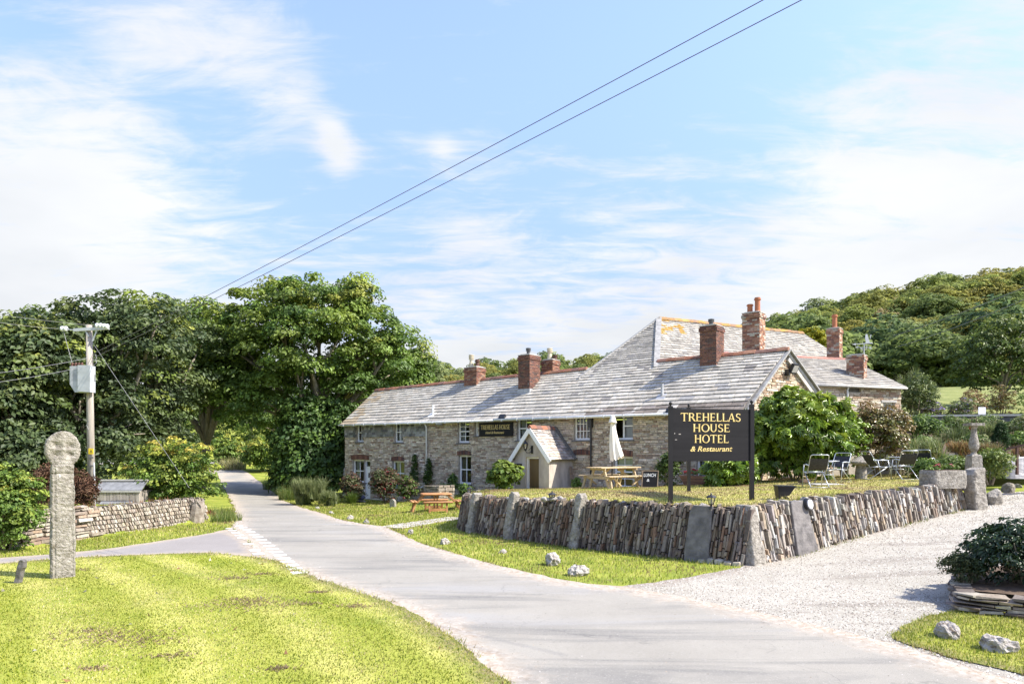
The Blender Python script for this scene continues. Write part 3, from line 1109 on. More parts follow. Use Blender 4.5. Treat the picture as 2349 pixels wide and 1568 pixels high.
GPAL = [(0.232, 0.275, 0.032), (0.311, 0.336, 0.045), (0.384, 0.378, 0.070), (0.488, 0.445, 0.150), (0.146, 0.201, 0.024), (0.512, 0.470, 0.200), (0.110, 0.159, 0.020)]
X, Y = scatter(LAWNP, 2100, (5.5, 16.5), (-14, 1), 9.0)
blades('grass', 'short mown grass of the front lawn around the stone cross', X, Y, g(X, Y) + 0.027, 0.013, 0.030, 0.013, GPAL, stripes=True, dry=0.0)
X, Y = scatter(PATCHP, 2600, (3.5, 10.5), (3, 13), 10.0)
blades('grass', 'short grass of the small patch by the gravel drive', X, Y, g(X, Y) + 0.027, 0.02, 0.05, 0.012, GPAL)
X, Y = scatter(TERRP, 700, (13, 30), (-2, 17), 16.0)
k = NPR.random(len(X)) < 0.7
blades('grass', 'dry short grass of the raised lawn behind the wall', X[k], Y[k], T(X[k], Y[k]) - 0.004, 0.02, 0.05, 0.012, GPAL + [(0.33, 0.27, 0.12), (0.36, 0.31, 0.15)], dry=1.05)
# verges outside the sheets
n = 260000
X = NPR.uniform(-13, 10, n)
Y = NPR.uniform(11.5, 40, n)
ok = ~inpoly(X, Y, ROADP) & ~inpoly(X, Y, LANEP) & ~inpoly(X, Y, GRAVP) & ~inpoly(X, Y, LAWNP) & ~inpoly(X, Y, TERRP)
tt = (X - F0.x) * E.x + (Y - F0.y) * E.y
qq = (X - F0.x) * NIN.x + (Y - F0.y) * NIN.y
ok &= ~(qq > -0.2)
ok &= NPR.random(n) < np.clip((17 / Y) ** 1.3, 0, 1)
X, Y = X[ok], Y[ok]
blades('grass', 'grass of the road verges and the lower house lawn', X, Y, g(X, Y), 0.03, 0.08, 0.013, GPAL, dry=0.3)


def pebbles(name, label, X, Y, Z, smin, smax, pal):
    n = len(X)
    base = np.array([(1, 0, 0), (0, 1, 0), (-1, 0, 0), (0, -1, 0), (0, 0, 0.75)], dtype=float)
    tri = np.array([(0, 1, 4), (1, 2, 4), (2, 3, 4), (3, 0, 4)])
    s = NPR.uniform(smin, smax, n) * np.maximum(1, Y / 12)
    vs = base[None] * NPR.uniform(0.6, 1.2, (n, 5, 3)) * s[:, None, None]
    a = NPR.uniform(0, 6.28, n)
    ca, sa = np.cos(a)[:, None], np.sin(a)[:, None]
    x = vs[..., 0] * ca - vs[..., 1] * sa
    y = vs[..., 0] * sa + vs[..., 1] * ca
    vs = np.stack([x + X[:, None], y + Y[:, None], vs[..., 2] + Z[:, None]], 2)
    tr = (tri[None] + (np.arange(n) * 5)[:, None, None]).reshape(-1, 3)
    pal = np.array(pal)
    c = pal[NPR.integers(0, len(pal), n)] * NPR.uniform(0.7, 1.2, (n, 1))
    o = add(name, fast_mesh(name, vs.reshape(-1, 3), tr, M['pebble'], np.repeat(c, 5, 0)))
    tag(o, label, 'gravel')
    return kind(o, 'stuff')


X, Y = scatter(GRAVP, 900, (6, 30), (0, 18), 9.0)
pebbles('gravel_stones', 'loose pale gravel stones covering the drive', X, Y, g(X, Y) + 0.017, 0.006, 0.016, [(0.42, 0.395, 0.35), (0.48, 0.455, 0.40), (0.33, 0.30, 0.25), (0.14, 0.125, 0.11), (0.53, 0.51, 0.46), (0.24, 0.2, 0.16)])
# grit along the road edges
n = 300000
X = NPR.uniform(-9, 9, n)
Y = NPR.uniform(5.5, 24, n)
d = edgedist(X, Y, ROADP)
ok = inpoly(X, Y, ROADP) & (NPR.random(n) < 0.5 * np.exp(-d / 0.22) + 0.004)
X, Y = X[ok], Y[ok]
pebbles('grit', 'scattered grit and small stones along the road edges', X, Y, g(X, Y) + 0.025, 0.004, 0.011, [(0.4, 0.37, 0.33), (0.32, 0.25, 0.18), (0.2, 0.17, 0.14), (0.46, 0.43, 0.4)])

# scraps of dry thatch and fallen leaves on the front lawn
tx, ty = [], []
for px, py, rad, cnt in ((590, 1385, 0.5, 220), (560, 1378, 0.3, 90), (215, 1452, 0.34, 110), (300, 1462, 0.5, 110), (330, 1480, 0.4, 110), (540, 1395, 0.6, 160), (735, 1362, 0.14, 120), (820, 1395, 0.22, 160), (700, 1390, 0.2, 100), (380, 1510, 0.25, 120), (640, 1540, 0.16, 90), (210, 1540, 0.16, 100), (540, 1330, 0.3, 150), (180, 1310, 0.3, 100), (600, 1320, 0.25, 120), (250, 1470, 0.7, 300), (600, 1390, 0.8, 300)):
    p = gp(px, py)
    a = NPR.uniform(0, 6.28, cnt)
    r_ = rad * np.sqrt(NPR.random(cnt)) * NPR.uniform(0.3, 1.2, cnt)
    tx.append(p.x + 1.6 * r_ * np.cos(a))
    ty.append(p.y + 0.7 * r_ * np.sin(a))
X, Y = np.concatenate(tx), np.concatenate(ty)
o = blades('thatch', 'scraps of brown dry thatch lying on the front lawn', X, Y, g(X, Y) + 0.035, 0.012, 0.03, 0.022, [(0.25, 0.18, 0.11), (0.32, 0.24, 0.15), (0.17, 0.12, 0.075)], 2.4)
n = 90
X, Y = NPR.uniform(-9, 0.5, n), NPR.uniform(6.5, 14.5, n)
k = inpoly(X, Y, LAWNP)
X, Y = X[k], Y[k]
o = blades('fallen_leaves', 'small fallen leaves scattered over the front lawn', X, Y, g(X, Y) + 0.035, 0.02, 0.05, 0.05, [(0.45, 0.43, 0.38), (0.22, 0.12, 0.06), (0.3, 0.27, 0.2)], 2.0)

# ragged tufts creeping over the edges of the lawns and verges
tx, ty = [], []
for poly, wd in ((LAWNP, 0.09), (PATCHP, 0.09), (ROADP, 0.0)):
    for i in range(len(poly)):
        ax, ay = poly[i]
        bx, by = poly[(i + 1) % len(poly)]
        if not (5.5 < ay < 40 and abs(ax) < 0.85 * ay + 1):
            continue
        if poly is ROADP and ((ax > 3.2 and ay < 13.2) or ay < 12.5):
            continue
        ln = math.hypot(bx - ax, by - ay)
        k = int(ln * (130 if ay < 16 else 60))
        f = NPR.random(k)
        sc_ = np.abs(NPR.normal(size=k)) * 0.05
        an = NPR.uniform(0, 6.28, k)
        tx.append(ax + (bx - ax) * f + sc_ * np.cos(an))
        ty.append(ay + (by - ay) * f + sc_ * np.sin(an))
X, Y = np.concatenate(tx), np.concatenate(ty)
k = (wander(X, Y, 3.0, 21) > -0.35) & ~inpoly(X, Y, LANEP)
X, Y = X[k], Y[k]
o = blades('edge_tufts', 'ragged grass tufts along the edges of lawns and verges', X, Y, g(X, Y) + 0.015, 0.03, 0.075, 0.013, GPAL + [(0.3, 0.22, 0.11), (0.24, 0.17, 0.09)], 1.3)

# ------------------------------------------------------------------ building kit
UP = Vector((0, 0, 1))


def wt(px):
    """distance along the long front seen at photo column px"""
    u = (px - HCX) / FPX
    return (u * F0.y - F0.x) / (E.x - u * E.y)


def wtz(px, py):
    t = wt(px)
    Y = F0.y + E.y * t
    return t, EYE - (py - HCY) / FPX * Y


def wrect(x0, y0, x1, y1):
    """opening in the long front: t0, t1, z0, z1"""
    t0, t1 = wt(x0), wt(x1)
    Y = F0.y + E.y * (t0 + t1) / 2
    return t0, t1, EYE - (y1 - HCY) / FPX * Y, EYE - (y0 - HCY) / FPX * Y


def panel(m, fr, a0, a1, b0, b1, holes, thick=0.35, col=(1, 1, 1)):
    """a wall slab with real openings"""
    A = sorted(set([a0, a1] + [v for h in holes for v in h[:2]]))
    B = sorted(set([b0, b1] + [v for h in holes for v in h[2:4]]))
    for i in range(len(A) - 1):
        for j in range(len(B) - 1):
            ca, cb = (A[i] + A[i + 1]) / 2, (B[j] + B[j + 1]) / 2
            if any(h[0] < ca < h[1] and h[2] < cb < h[3] for h in holes):
                continue
            m.obox(fr, A[i], A[i + 1], B[j], B[j + 1], -thick, 0, col)


def rubble(fr, a0, a1, b0, b1, holes, pal, hr=(0.045, 0.105), lr=(0.10, 0.36), keepfn=None, proud=(0.015, 0.045), rng=RNG, jit=0.008, gap=0.012, big=0.06):
    """coursed rubble: one block per stone"""
    out = []
    b = b0
    while b < b1 - 0.02:
        hgt = rng.uniform(*hr)
        if rng.random() < big:
            hgt *= 1.5
        hgt = min(hgt, b1 - b)
        a = a0 + rng.uniform(-0.15, 0)
        while a < a1:
            ln = rng.uniform(*lr) * (0.6 + hgt / hr[1] * 0.5)
            s0, s1 = max(a, a0), min(a + ln, a1)
            a += ln
            segs = [(s0, s1)]
            for h in holes:
                if h[2] < b + hgt - 0.01 and h[3] > b + 0.01:
                    ns = []
                    for (p, q) in segs:
                        if q <= h[0] or p >= h[1]:
                            ns.append((p, q))
                        else:
                            if h[0] - p > 0.04:
                                ns.append((p, h[0]))
                            if q - h[1] > 0.04:
                                ns.append((h[1], q))
                    segs = ns
            for p, q in segs:
                if q - p < 0.035:
                    continue
                if keepfn and not keepfn((p + q) / 2, b + hgt):
                    continue
                sub = [(b, b + hgt)]
                if hgt > 0.12 and rng.random() < 0.35:
                    mid = b + hgt * rng.uniform(0.4, 0.6)
                    sub = [(b, mid), (mid, b + hgt)]
                for c0, c1 in sub:
                    vs, fs = block(fr, p + gap / 2, q - gap / 2, c0 + gap / 2, c1 - gap / 2, -0.01, rng.uniform(*proud), jit, min(0.008, (c1 - c0) * 0.12), 0, rng)
                    out.append((vs, fs, pick(pal, rng, 0.14)))
        b += hgt
    return out


def slates(fr, L, smin, smax, gauge=(0.25, 0.17), wr=(0.24, 0.58), colfn=None, rng=RNG, thick=0.042):
    """courses of slates laid up a slope; smin/smax give the span at distance l up the slope"""
    out = []
    l = 0.0
    row = 0
    while l < L - 0.02:
        gz = gauge[0] + (gauge[1] - gauge[0]) * l / L
        gz *= rng.uniform(0.92, 1.08)
        l1 = min(l + gz, L)
        x0, x1, y0, y1 = smin(l), smax(l), smin(l1), smax(l1)
        lo_, hi_ = min(x0, y0), max(x1, y1)
        s = lo_ - rng.uniform(0, 0.3)
        first = True
        dl = rng.uniform(-0.012, 0.012)
        while s < hi_:
            w = rng.uniform(*wr) * (1.1 - 0.3 * l / L)
            a, b = s, s + w
            s += w
            q = [max(a, x0), min(b, x1), max(a, y0), min(b, y1)]
            if q[1] - q[0] < 0.03 and q[3] - q[2] < 0.03:
                continue
            if q[1] < q[0]:
                q[0] = q[1] = min(max((q[0] + q[1]) / 2, x0), x1)
            if q[3] < q[2]:
                q[2] = q[3] = min(max((q[2] + q[3]) / 2, y0), y1)
            e = 0.007
            j = rng.uniform(-0.014, 0.014) + dl
            k = rng.uniform(-0.004, 0.006)
            vs = [fr.p(q[0] + e, l - 0.02 + j, thick + k), fr.p(q[1] - e, l - 0.02 + j + rng.uniform(-0.008, 0.008), thick + k + rng.uniform(-0.003, 0.004)), fr.p(q[3] - e, l1 + 0.02, 0.006), fr.p(q[2] + e, l1 + 0.02, 0.006),
                  fr.p(q[0] + e, l - 0.02 + j, 0.0), fr.p(q[1] - e, l - 0.02 + j, 0.0), fr.p(q[3] - e, l1 + 0.02, 0.0), fr.p(q[2] + e, l1 + 0.02, 0.0)]
            out.append((vs, [(0, 1, 2, 3), (4, 5, 1, 0), (5, 6, 2, 1), (7, 4, 0, 3)], colfn((a + b) / 2, l, rng)))
        l = l1
        row += 1
    return out


def window(parent, fr, a0, a1, b0, b1, cols=2, rows=2, rec=0.12, curtain=None, sill=True, fw=0.07, midrail=True, bar=0.028, name='window'):
    m = MB()
    c0, c1 = -rec - 0.07, -rec
    m.obox(fr, a0, a0 + fw, b0, b1, c0, c1)
    m.obox(fr, a1 - fw, a1, b0, b1, c0, c1)
    m.obox(fr, a0 + fw, a1 - fw, b1 - fw, b1, c0, c1 - 0.002)
    m.obox(fr, a0 + fw, a1 - fw, b0, b0 + fw * 1.3, c0, c1 - 0.002)
    ia0, ia1, ib0, ib1 = a0 + fw, a1 - fw, b0 + fw * 1.3, b1 - fw
    xs_ = [ia0 + (ia1 - ia0) * i / cols for i in range(cols + 1)]
    ys_ = [ib0 + (ib1 - ib0) * i / rows for i in range(rows + 1)]
    for x in xs_[1:-1]:
        m.obox(fr, x - bar / 2, x + bar / 2, ib0, ib1, c0 + 0.02, c1 - 0.012)
    for i, y in enumerate(ys_[1:-1]):
        w = bar * 1.9 if (midrail and i == (rows - 1) // 2) else bar
        m.obox(fr, ia0, ia1, y - w / 2, y + w / 2, c0 + 0.015, c1 - 0.006)
    o = m.part(name, M['white'], parent)
    for i in range(cols):
        for j in range(rows):
            g_ = MB()
            c = c0 + 0.03
            g_.put([fr.p(xs_[i], ys_[j], c), fr.p(xs_[i + 1], ys_[j], c), fr.p(xs_[i + 1], ys_[j + 1], c), fr.p(xs_[i], ys_[j + 1], c)], [(0, 1, 2, 3)])
            g_.part('pane', M['glass'], o)
    if curtain:
        mat_, f0, f1, h0, h1 = curtain
        k = MB()
        n = 10
        for (p, q) in ((ia0, ia0 + (ia1 - ia0) * f0), (ia1 - (ia1 - ia0) * f1, ia1)):
            if q - p < 0.02:
                continue
            pts = []
            for i in range(n + 1):
                x = p + (q - p) * i / n
                pts.append((x, c0 - 0.08 + 0.025 * (1 if i % 2 else -1)))
            y0 = ib0 + (ib1 - ib0) * h0
            y1 = ib0 + (ib1 - ib0) * h1
            vs_ = [fr.p(x, y0, c) for x, c in pts] + [fr.p(x, y1, c) for x, c in pts]
            k.put(vs_, [(i, i + 1, n + 2 + i, n + 1 + i) for i in range(n)])
        k.part('curtain', mat_, o)
    if sill:
        s = MB()
        s.obox(fr, a0 - 0.08, a1 + 0.08, b0 - 0.07, b0, -rec - 0.06, 0.07)
        s.part('sill', M['sill'], o)
    return o


def brick_arch(fr, a0, a1, b0, hgt, n, pal, proud=0.03):
    out = []
    for i in range(n):
        p, q = a0 + (a1 - a0) * i / n, a0 + (a1 - a0) * (i + 1) / n
        rise = 0.05 * math.sin(math.pi * (i + 0.5) / n)
        vs, fs = block(fr, p + 0.005, q - 0.005, b0 + rise * 0.6, b0 + hgt + rise, -0.01, proud + RNG.uniform(0, 0.01), 0.004, 0.003, 0)
        out.append((vs, fs, pick(pal, RNG, 0.25)))
    return out


BRK = [(0.263, 0.120, 0.078), (0.217, 0.095, 0.066), (0.325, 0.170, 0.110), (0.170, 0.085, 0.066), (0.294, 0.200, 0.144)]
BRK_DARK = [(0.184, 0.087, 0.063), (0.148, 0.071, 0.057), (0.221, 0.112, 0.080), (0.111, 0.071, 0.063)]
BRK_PALE = [(0.360, 0.190, 0.126), (0.450, 0.300, 0.221), (0.297, 0.140, 0.089), (0.504, 0.450, 0.367), (0.216, 0.110, 0.084), (0.405, 0.220, 0.137)]


def chimney(parent, fr, w, d, z0, z1, pal, pots, cap=0.18, sh=0.022):
    """brick stack: fr.a along the front, fr.c outward, centred on the frame origin; pots = (a, c, kind, height)"""
    core = MB()
    core.obox(fr, -w / 2 + 0.012, w / 2 - 0.012, z0, z1 - 0.01, -d / 2 + 0.012, d / 2 - 0.012)
    o = core.part('chimney', M['brick_mortar'], parent)
    bh, bl = 0.075, 0.225
    rows = int((z1 - z0) / bh)
    pcs = []
    for r in range(rows):
        zb = z1 - (r + 1) * bh
        over = 0.035 if (1 <= r <= 2) else 0.0
        faces = ((Fr(fr.p(-w / 2 - over, 0, d / 2 + over), fr.ex, fr.ey, fr.ez), w + 2 * over), (Fr(fr.p(w / 2 + over, 0, d / 2 + over), -fr.ez, fr.ey, fr.ex), d + 2 * over),
                 (Fr(fr.p(-w / 2 - over, 0, -d / 2 - over), fr.ez, fr.ey, -fr.ex), d + 2 * over), (Fr(fr.p(w / 2 + over, 0, -d / 2 - over), -fr.ex, fr.ey, -fr.ez), w + 2 * over))
        for k, (ff, L) in enumerate(faces):
            a = -bl / 2 if (r + k) % 2 else 0.0
            while a < L - 0.01:
                p, q = max(a, 0), min(a + bl, L)
                a += bl
                if q - p < 0.03:
                    continue
                vs, fs = block(ff, p + 0.005, q - 0.005, zb + 0.005, zb + bh - 0.005, -0.1 if over else -0.02, RNG.uniform(0, 0.006), 0.002, 0.0, 0)
                pcs.append((vs, fs + [(3, 2, 1, 0)], pick(pal, RNG, 0.2)))
    emit(pcs, 'brick', 'brick_courses', M['brick'], o, 40)
    f = MB()
    f.obox(fr, -w / 2 - 0.02, w / 2 + 0.02, z1, z1 + 0.03, -d / 2 - 0.02, d / 2 + 0.02)
    f.obox(fr, -w / 2 + 0.08, w / 2 - 0.08, z1 + 0.028, z1 + 0.07, -d / 2 + 0.08, d / 2 - 0.08)
    f.part('flaunching', M['coping'], o)
    for (a, c, kd, h) in pots:
        b = fr.p(a, z1 + 0.03, c)
        pm = MB()
        if kd == 'cream':
            cc = (0.62, 0.55, 0.42)
            pm.lathe(b, [(0.13, 0), (0.13, h * 0.35), (0.10, h * 0.37), (0.10, h * 0.62), (0.15, h * 0.64), (0.15, h * 0.7), (0.11, h * 0.71), (0.15, h * 0.78), (0.15, h * 0.84), (0.11, h * 0.85), (0.15, h * 0.92), (0.15, h * 0.97), (0.05, h)], 14, cc)
        elif kd == 'terra':
            cc = (0.42, 0.16, 0.08)
            pm.lathe(b, [(0.15, 0), (0.15, h * 0.1), (0.12, h * 0.14), (0.115, h * 0.82), (0.15, h * 0.84), (0.15, h * 0.92), (0.125, h * 0.93), (0.125, h), (0.09, h), (0.09, h * 0.8)], 14, cc)
        elif kd == 'dark':
            cc = (0.13, 0.07, 0.05)
            pm.lathe(b, [(0.12, 0), (0.11, h * 0.7), (0.15, h * 0.72), (0.15, h * 0.85), (0.11, h * 0.87), (0.12, h)], 12, cc)
        else:
            cc = (0.10, 0.10, 0.105)
            pm.lathe(b, [(0.2, 0), (0.12, h * 0.15), (0.09, h * 0.2), (0.09, h * 0.62), (0.13, h * 0.63), (0.13, h * 0.74), (0.1, h * 0.75), (0.13, h * 0.86), (0.13, h), (0.02, h * 1.08)], 12, cc)
        pm.part('chimney_pot', M['pot'], o, smooth=False)
    return o


def flashing(parent, fr, w, d, z0, z1):
    m = MB()
    m.obox(fr, -w / 2 - 0.025, w / 2 + 0.025, z0, z1, -d / 2 - 0.025, d / 2 + 0.025)
    m.part('lead_flashing', M['lead'], parent)


def ridge_run(parent, p, q, mat, pal, ln=0.42, rad=0.13, drop=0.09):
    """ridge tiles, one object each"""
    p, q = Vector(p), Vector(q)
    L = (q - p).length
    n = max(1, int(L / ln))
    d = (q - p).normalized()
    s = d.cross(UP).normalized()
    u = s.cross(d)
    for i in range(n):
        a, b = p + d * (L * i / n), p + d * (L * (i + 1) / n + 0.02)
        k = RNG.uniform(-0.012, 0.012)
        pr = [(-rad - 0.03, -drop), (-rad * 0.55, 0.02), (0, 0.065), (rad * 0.55, 0.02), (rad + 0.03, -drop)]
        vs_ = [e + s * x + u * (y + k + (0.012 if e is b else 0)) for e in (a, b) for x, y in pr]
        fs_ = [(j, j + 1, 6 + j, 5 + j) for j in range(4)] + [(0, 1, 2, 3, 4), (9, 8, 7, 6, 5)]
        c = pick(pal, RNG, 0.2)
        add('ridge_tile', raw_mesh('ridge_tile', vs_, fs_, mat, [c] * 10), parent)


# lettering --------------------------------------------------------
def band(cx, cy, rx, ry, a0, a1, wx, wy, n=16):
    o_, i_ = [], []
    for k in range(n + 1):
        a = math.radians(a0 + (a1 - a0) * k / n)
        o_.append((cx + rx * math.cos(a), cy + ry * math.sin(a)))
        i_.append((cx + (rx - wx) * math.cos(a), cy + (ry - wy) * math.sin(a)))
    return [[o_[k], o_[k + 1], i_[k + 1], i_[k]] for k in range(n)]


def q4(x0, y0, x1, y1):
    return [(x0, y0), (x1, y0), (x1, y1), (x0, y1)]


def stem(x, w=0.15, y0=0.0, y1=1.0, sf=0.06, st=0.045, top_=True, bot=True):
    r = [[(x, y0), (x + w, y0), (x + w, y1), (x, y1)]]
    if bot:
        r.append([(x - sf, y0), (x + w + sf, y0), (x + w, y0 + st * 1.6), (x, y0 + st * 1.6)])
    if top_:
        r.append([(x, y1 - st * 1.6), (x + w, y1 - st * 1.6), (x + w + sf, y1), (x - sf, y1)])
    return r


def glyph(ch):
    if ch == 'T':
        return stem(0.33, top_=False) + [q4(0.0, 0.91, 0.81, 1.0), [(0, 0.91), (0.05, 0.91), (0.02, 0.8), (-0.02, 0.8)], [(0.76, 0.91), (0.81, 0.91), (0.83, 0.8), (0.79, 0.8)]], 0.88
    if ch == 'R':
        return stem(0.06) + [q4(0.2, 0.915, 0.4, 1.0), q4(0.2, 0.47, 0.4, 0.545)] + band(0.4, 0.735, 0.25, 0.265, -90, 90, 0.14, 0.085) + [[(0.33, 0.5), (0.5, 0.5), (0.84, 0.0), (0.64, 0.0)], q4(0.62, 0, 0.88, 0.05)], 0.87
    if ch == 'E':
        return stem(0.06) + [q4(0.2, 0.92, 0.58, 1.0), q4(0.2, 0.47, 0.5, 0.545), q4(0.2, 0, 0.62, 0.08), [(0.53, 1), (0.58, 1), (0.59, 0.82), (0.56, 0.82)], [(0.57, 0), (0.62, 0), (0.66, 0.2), (0.63, 0.2)], [(0.46, 0.42), (0.5, 0.42), (0.5, 0.6), (0.46, 0.6)]], 0.74
    if ch == 'H':
        return stem(0.06) + stem(0.62) + [q4(0.2, 0.47, 0.63, 0.55)], 0.90
    if ch == 'L':
        return stem(0.06) + [q4(0.2, 0, 0.6, 0.08), [(0.55, 0), (0.6, 0), (0.65, 0.22), (0.62, 0.22)]], 0.70
    if ch == 'A':
        return [[(0.0, 0), (0.1, 0), (0.44, 1.02), (0.37, 1.02)], [(0.62, 0), (0.80, 0), (0.48, 1.02), (0.34, 1.02)], q4(0.17, 0.3, 0.64, 0.375), q4(-0.05, 0, 0.17, 0.045), q4(0.56, 0, 0.87, 0.045)], 0.86
    if ch == 'S':
        return band(0.33, 0.745, 0.27, 0.265, 30, 262, 0.13, 0.085) + band(0.33, 0.255, 0.29, 0.265, -150, 84, 0.14, 0.085) + [[(0.14, 0.62), (0.26, 0.50), (0.52, 0.38), (0.44, 0.52)], [(0.53, 0.98), (0.57, 0.98), (0.57, 0.78), (0.54, 0.78)], [(0.06, 0.26), (0.09, 0.26), (0.09, 0.02), (0.05, 0.02)]], 0.72
    if ch == 'O':
        return band(0.48, 0.5, 0.46, 0.52, 0, 360, 0.15, 0.08, 28), 1.0
    if ch == 'U':
        return stem(0.06, y0=0.34, bot=False) + stem(0.62, 0.1, 0.34, 1.0, bot=False) + band(0.39, 0.36, 0.33, 0.38, 180, 360, 0.14, 0.09), 0.86
    return [], 0.36


def serif_word(m, fr, word, a0, a1, b0, b1, c, depth=0.006):
    adv, items = 0.0, []
    for ch in word:
        p, w = glyph(ch)
        items.append((adv, p))
        adv += w
    sx = (a1 - a0) / (adv - 0.05)
    sy = b1 - b0
    k = 0
    for x0, polys in items:
        for poly in polys:
            pts = [(a0 + (x0 + x) * sx, b0 + y * sy) for x, y in poly]
            area = sum(pts[i][0] * pts[(i + 1) % len(pts)][1] - pts[(i + 1) % len(pts)][0] * pts[i][1] for i in range(len(pts)))
            if area < 0:
                pts = pts[::-1]
            m.prism(fr, pts, c, c + depth + 0.0003 * (k % 7))
            k += 1


def font_word(text, fr, a0, a1, b0, size, c, mat, parent, name='lettering', shear=0.0, bold=0.0, squash=None):
    cu_ = bpy.data.curves.new('text', 'FONT')
    cu_.body = text
    cu_.size = 1.0
    cu_.shear = shear
    cu_.offset = bold
    cu_.extrude = 0.0
    cu_.resolution_u = 3
    ob = bpy.data.objects.new('text', cu_)
    COL.objects.link(ob)
    dg = bpy.context.evaluated_depsgraph_get()
    me = bpy.data.meshes.new_from_object(ob.evaluated_get(dg))
    bpy.data.objects.remove(ob)
    bpy.data.curves.remove(cu_)
    xs_ = [v.co.x for v in me.vertices]
    x0, x1 = min(xs_), max(xs_)
    sx = (a1 - a0) / (x1 - x0)
    for v in me.vertices:
        v.co = fr.p(a0 + (v.co.x - x0) * sx, b0 + v.co.y * size, c)
    me.name = name
    me.materials.clear()
    me.materials.append(mat)
    return add(name, me, parent)


# ------------------------------------------------------------------ the hotel: long front range
EAVE, PITCH = 3.9, 0.83
SL = math.sqrt(1 + PITCH * PITCH)
FRONT = Fr(F0, E, UP, -NIN)
hotel = empty('stone_hotel', (F0.x, F0.y, -0.7))
tag(hotel, 'long two-storey rubble-stone hotel range with pale slate roof and white sash windows', 'building')

STPAL = [(0.537, 0.462, 0.362), (0.457, 0.390, 0.312), (0.617, 0.536, 0.426), (0.376, 0.318, 0.254), (0.563, 0.469, 0.356), (0.295, 0.225, 0.178), (0.496, 0.436, 0.362), (0.671, 0.601, 0.496), (0.483, 0.410, 0.324), (0.362, 0.264, 0.197)]
STPAL_L = [(0.563, 0.489, 0.388), (0.483, 0.410, 0.331), (0.671, 0.594, 0.490), (0.389, 0.318, 0.254), (0.578, 0.483, 0.368), (0.322, 0.218, 0.166), (0.779, 0.714, 0.611)]

W = {
    'u1': wrect(817.5, 971, 834, 1013), 'u2': wrect(904.5, 968, 924.5, 1014), 'w1': wrect(809, 1054, 834.8, 1106), 'door': wrect(835, 1055, 849.5, 1144),
    'w3': wrect(900, 1057, 928, 1114), 'u4': wrect(1050, 964, 1077, 1015), 'u5': wrect(1089, 963.5, 1097.3, 999), 'u6': wrect(1186, 956, 1221, 1009), 'w7': wrect(1052, 1044, 1081, 1110),
    'u8': wrect(1316.5, 951.5, 1353, 1009), 'u9': wrect(1404, 946, 1452, 1008), 'w10': wrect(1408, 1047, 1451.5, 1118), 'w11': wrect(1598, 1052, 1640, 1096),
}
LEN = 24.0
WTOP = 3.72
holes = list(W.values())
po = wrect(1200, 1048, 1250, 1120)
wallm = MB()
panel(wallm, FRONT, 0.0, LEN, -1.2, WTOP, holes)
fwall = wallm.part('wall', M['mortar'], hotel)

hung_a1 = wt(977)
hung = (0.0, hung_a1, 2.97, WTOP + 0.05)
arch_holes = [wrect(806, 1044, 846.5, 1054), wrect(898, 1048, 928, 1057), wrect(1049, 1035, 1081, 1044), wrect(1316, 1032, 1354, 1044), wrect(1408, 1033, 1452, 1047)]
pcs = rubble(FRONT, 0.0, hung_a1, -0.9, WTOP, holes + [hung] + arch_holes, STPAL_L)
pcs += rubble(FRONT, hung_a1, LEN, -0.9, WTOP, holes + arch_holes, STPAL)
emit(pcs, 'stone', 'stone_courses', M['stone'], fwall, 300, hidden=lambda v: v[0].z < 0.75 and v[0].x > -0.8)
arch = []
for h, n in zip(arch_holes, (13, 9, 9, 13, 12)):
    arch += brick_arch(FRONT, h[0], h[1], h[2], h[3] - h[2], n, BRK_DARK)
for vs_, fs_, c in arch:
    add('arch_brick', raw_mesh('arch_brick', vs_, fs_, M['brick'], [c] * len(vs_)), fwall)
# hung slates of the left cottage
HP = [(0.17, 0.165, 0.155), (0.22, 0.215, 0.20), (0.28, 0.275, 0.255), (0.12, 0.118, 0.115), (0.33, 0.33, 0.31), (0.20, 0.19, 0.17)]
hp = []
z = hung[2]
r = 0
while z < hung[3]:
    a = -0.15 if r % 2 else 0.0
    while a < hung_a1:
        w = RNG.uniform(0.15, 0.32)
        p, q = max(a, 0), min(a + w, hung_a1)
        a += w
        if q - p > 0.04 and not any(h[0] - 0.02 < (p + q) / 2 < h[1] + 0.02 and h[3] > z + 0.1 and h[2] < z for h in holes):
            k = RNG.uniform(0, 0.006)
            vs_ = [FRONT.p(p + .004, z - .02, .065 + k), FRONT.p(q - .004, z - .02, .065 + k), FRONT.p(q - .004, z + .16, .04), FRONT.p(p + .004, z + .16, .04), FRONT.p(p + .004, z - .02, .02), FRONT.p(q - .004, z - .02, .02), FRONT.p(q - .004, z + .16, .02), FRONT.p(p + .004, z + .16, .02)]
            hp.append((vs_, [(0, 1, 2, 3), (4, 5, 1, 0), (5, 6, 2, 1), (7, 4, 0, 3)], pick(HP, RNG, 0.15)))
    z += 0.135
    r += 1
emit(hp, 'hung_slate', 'hung_slate_rest', M['hung'], fwall, 200)
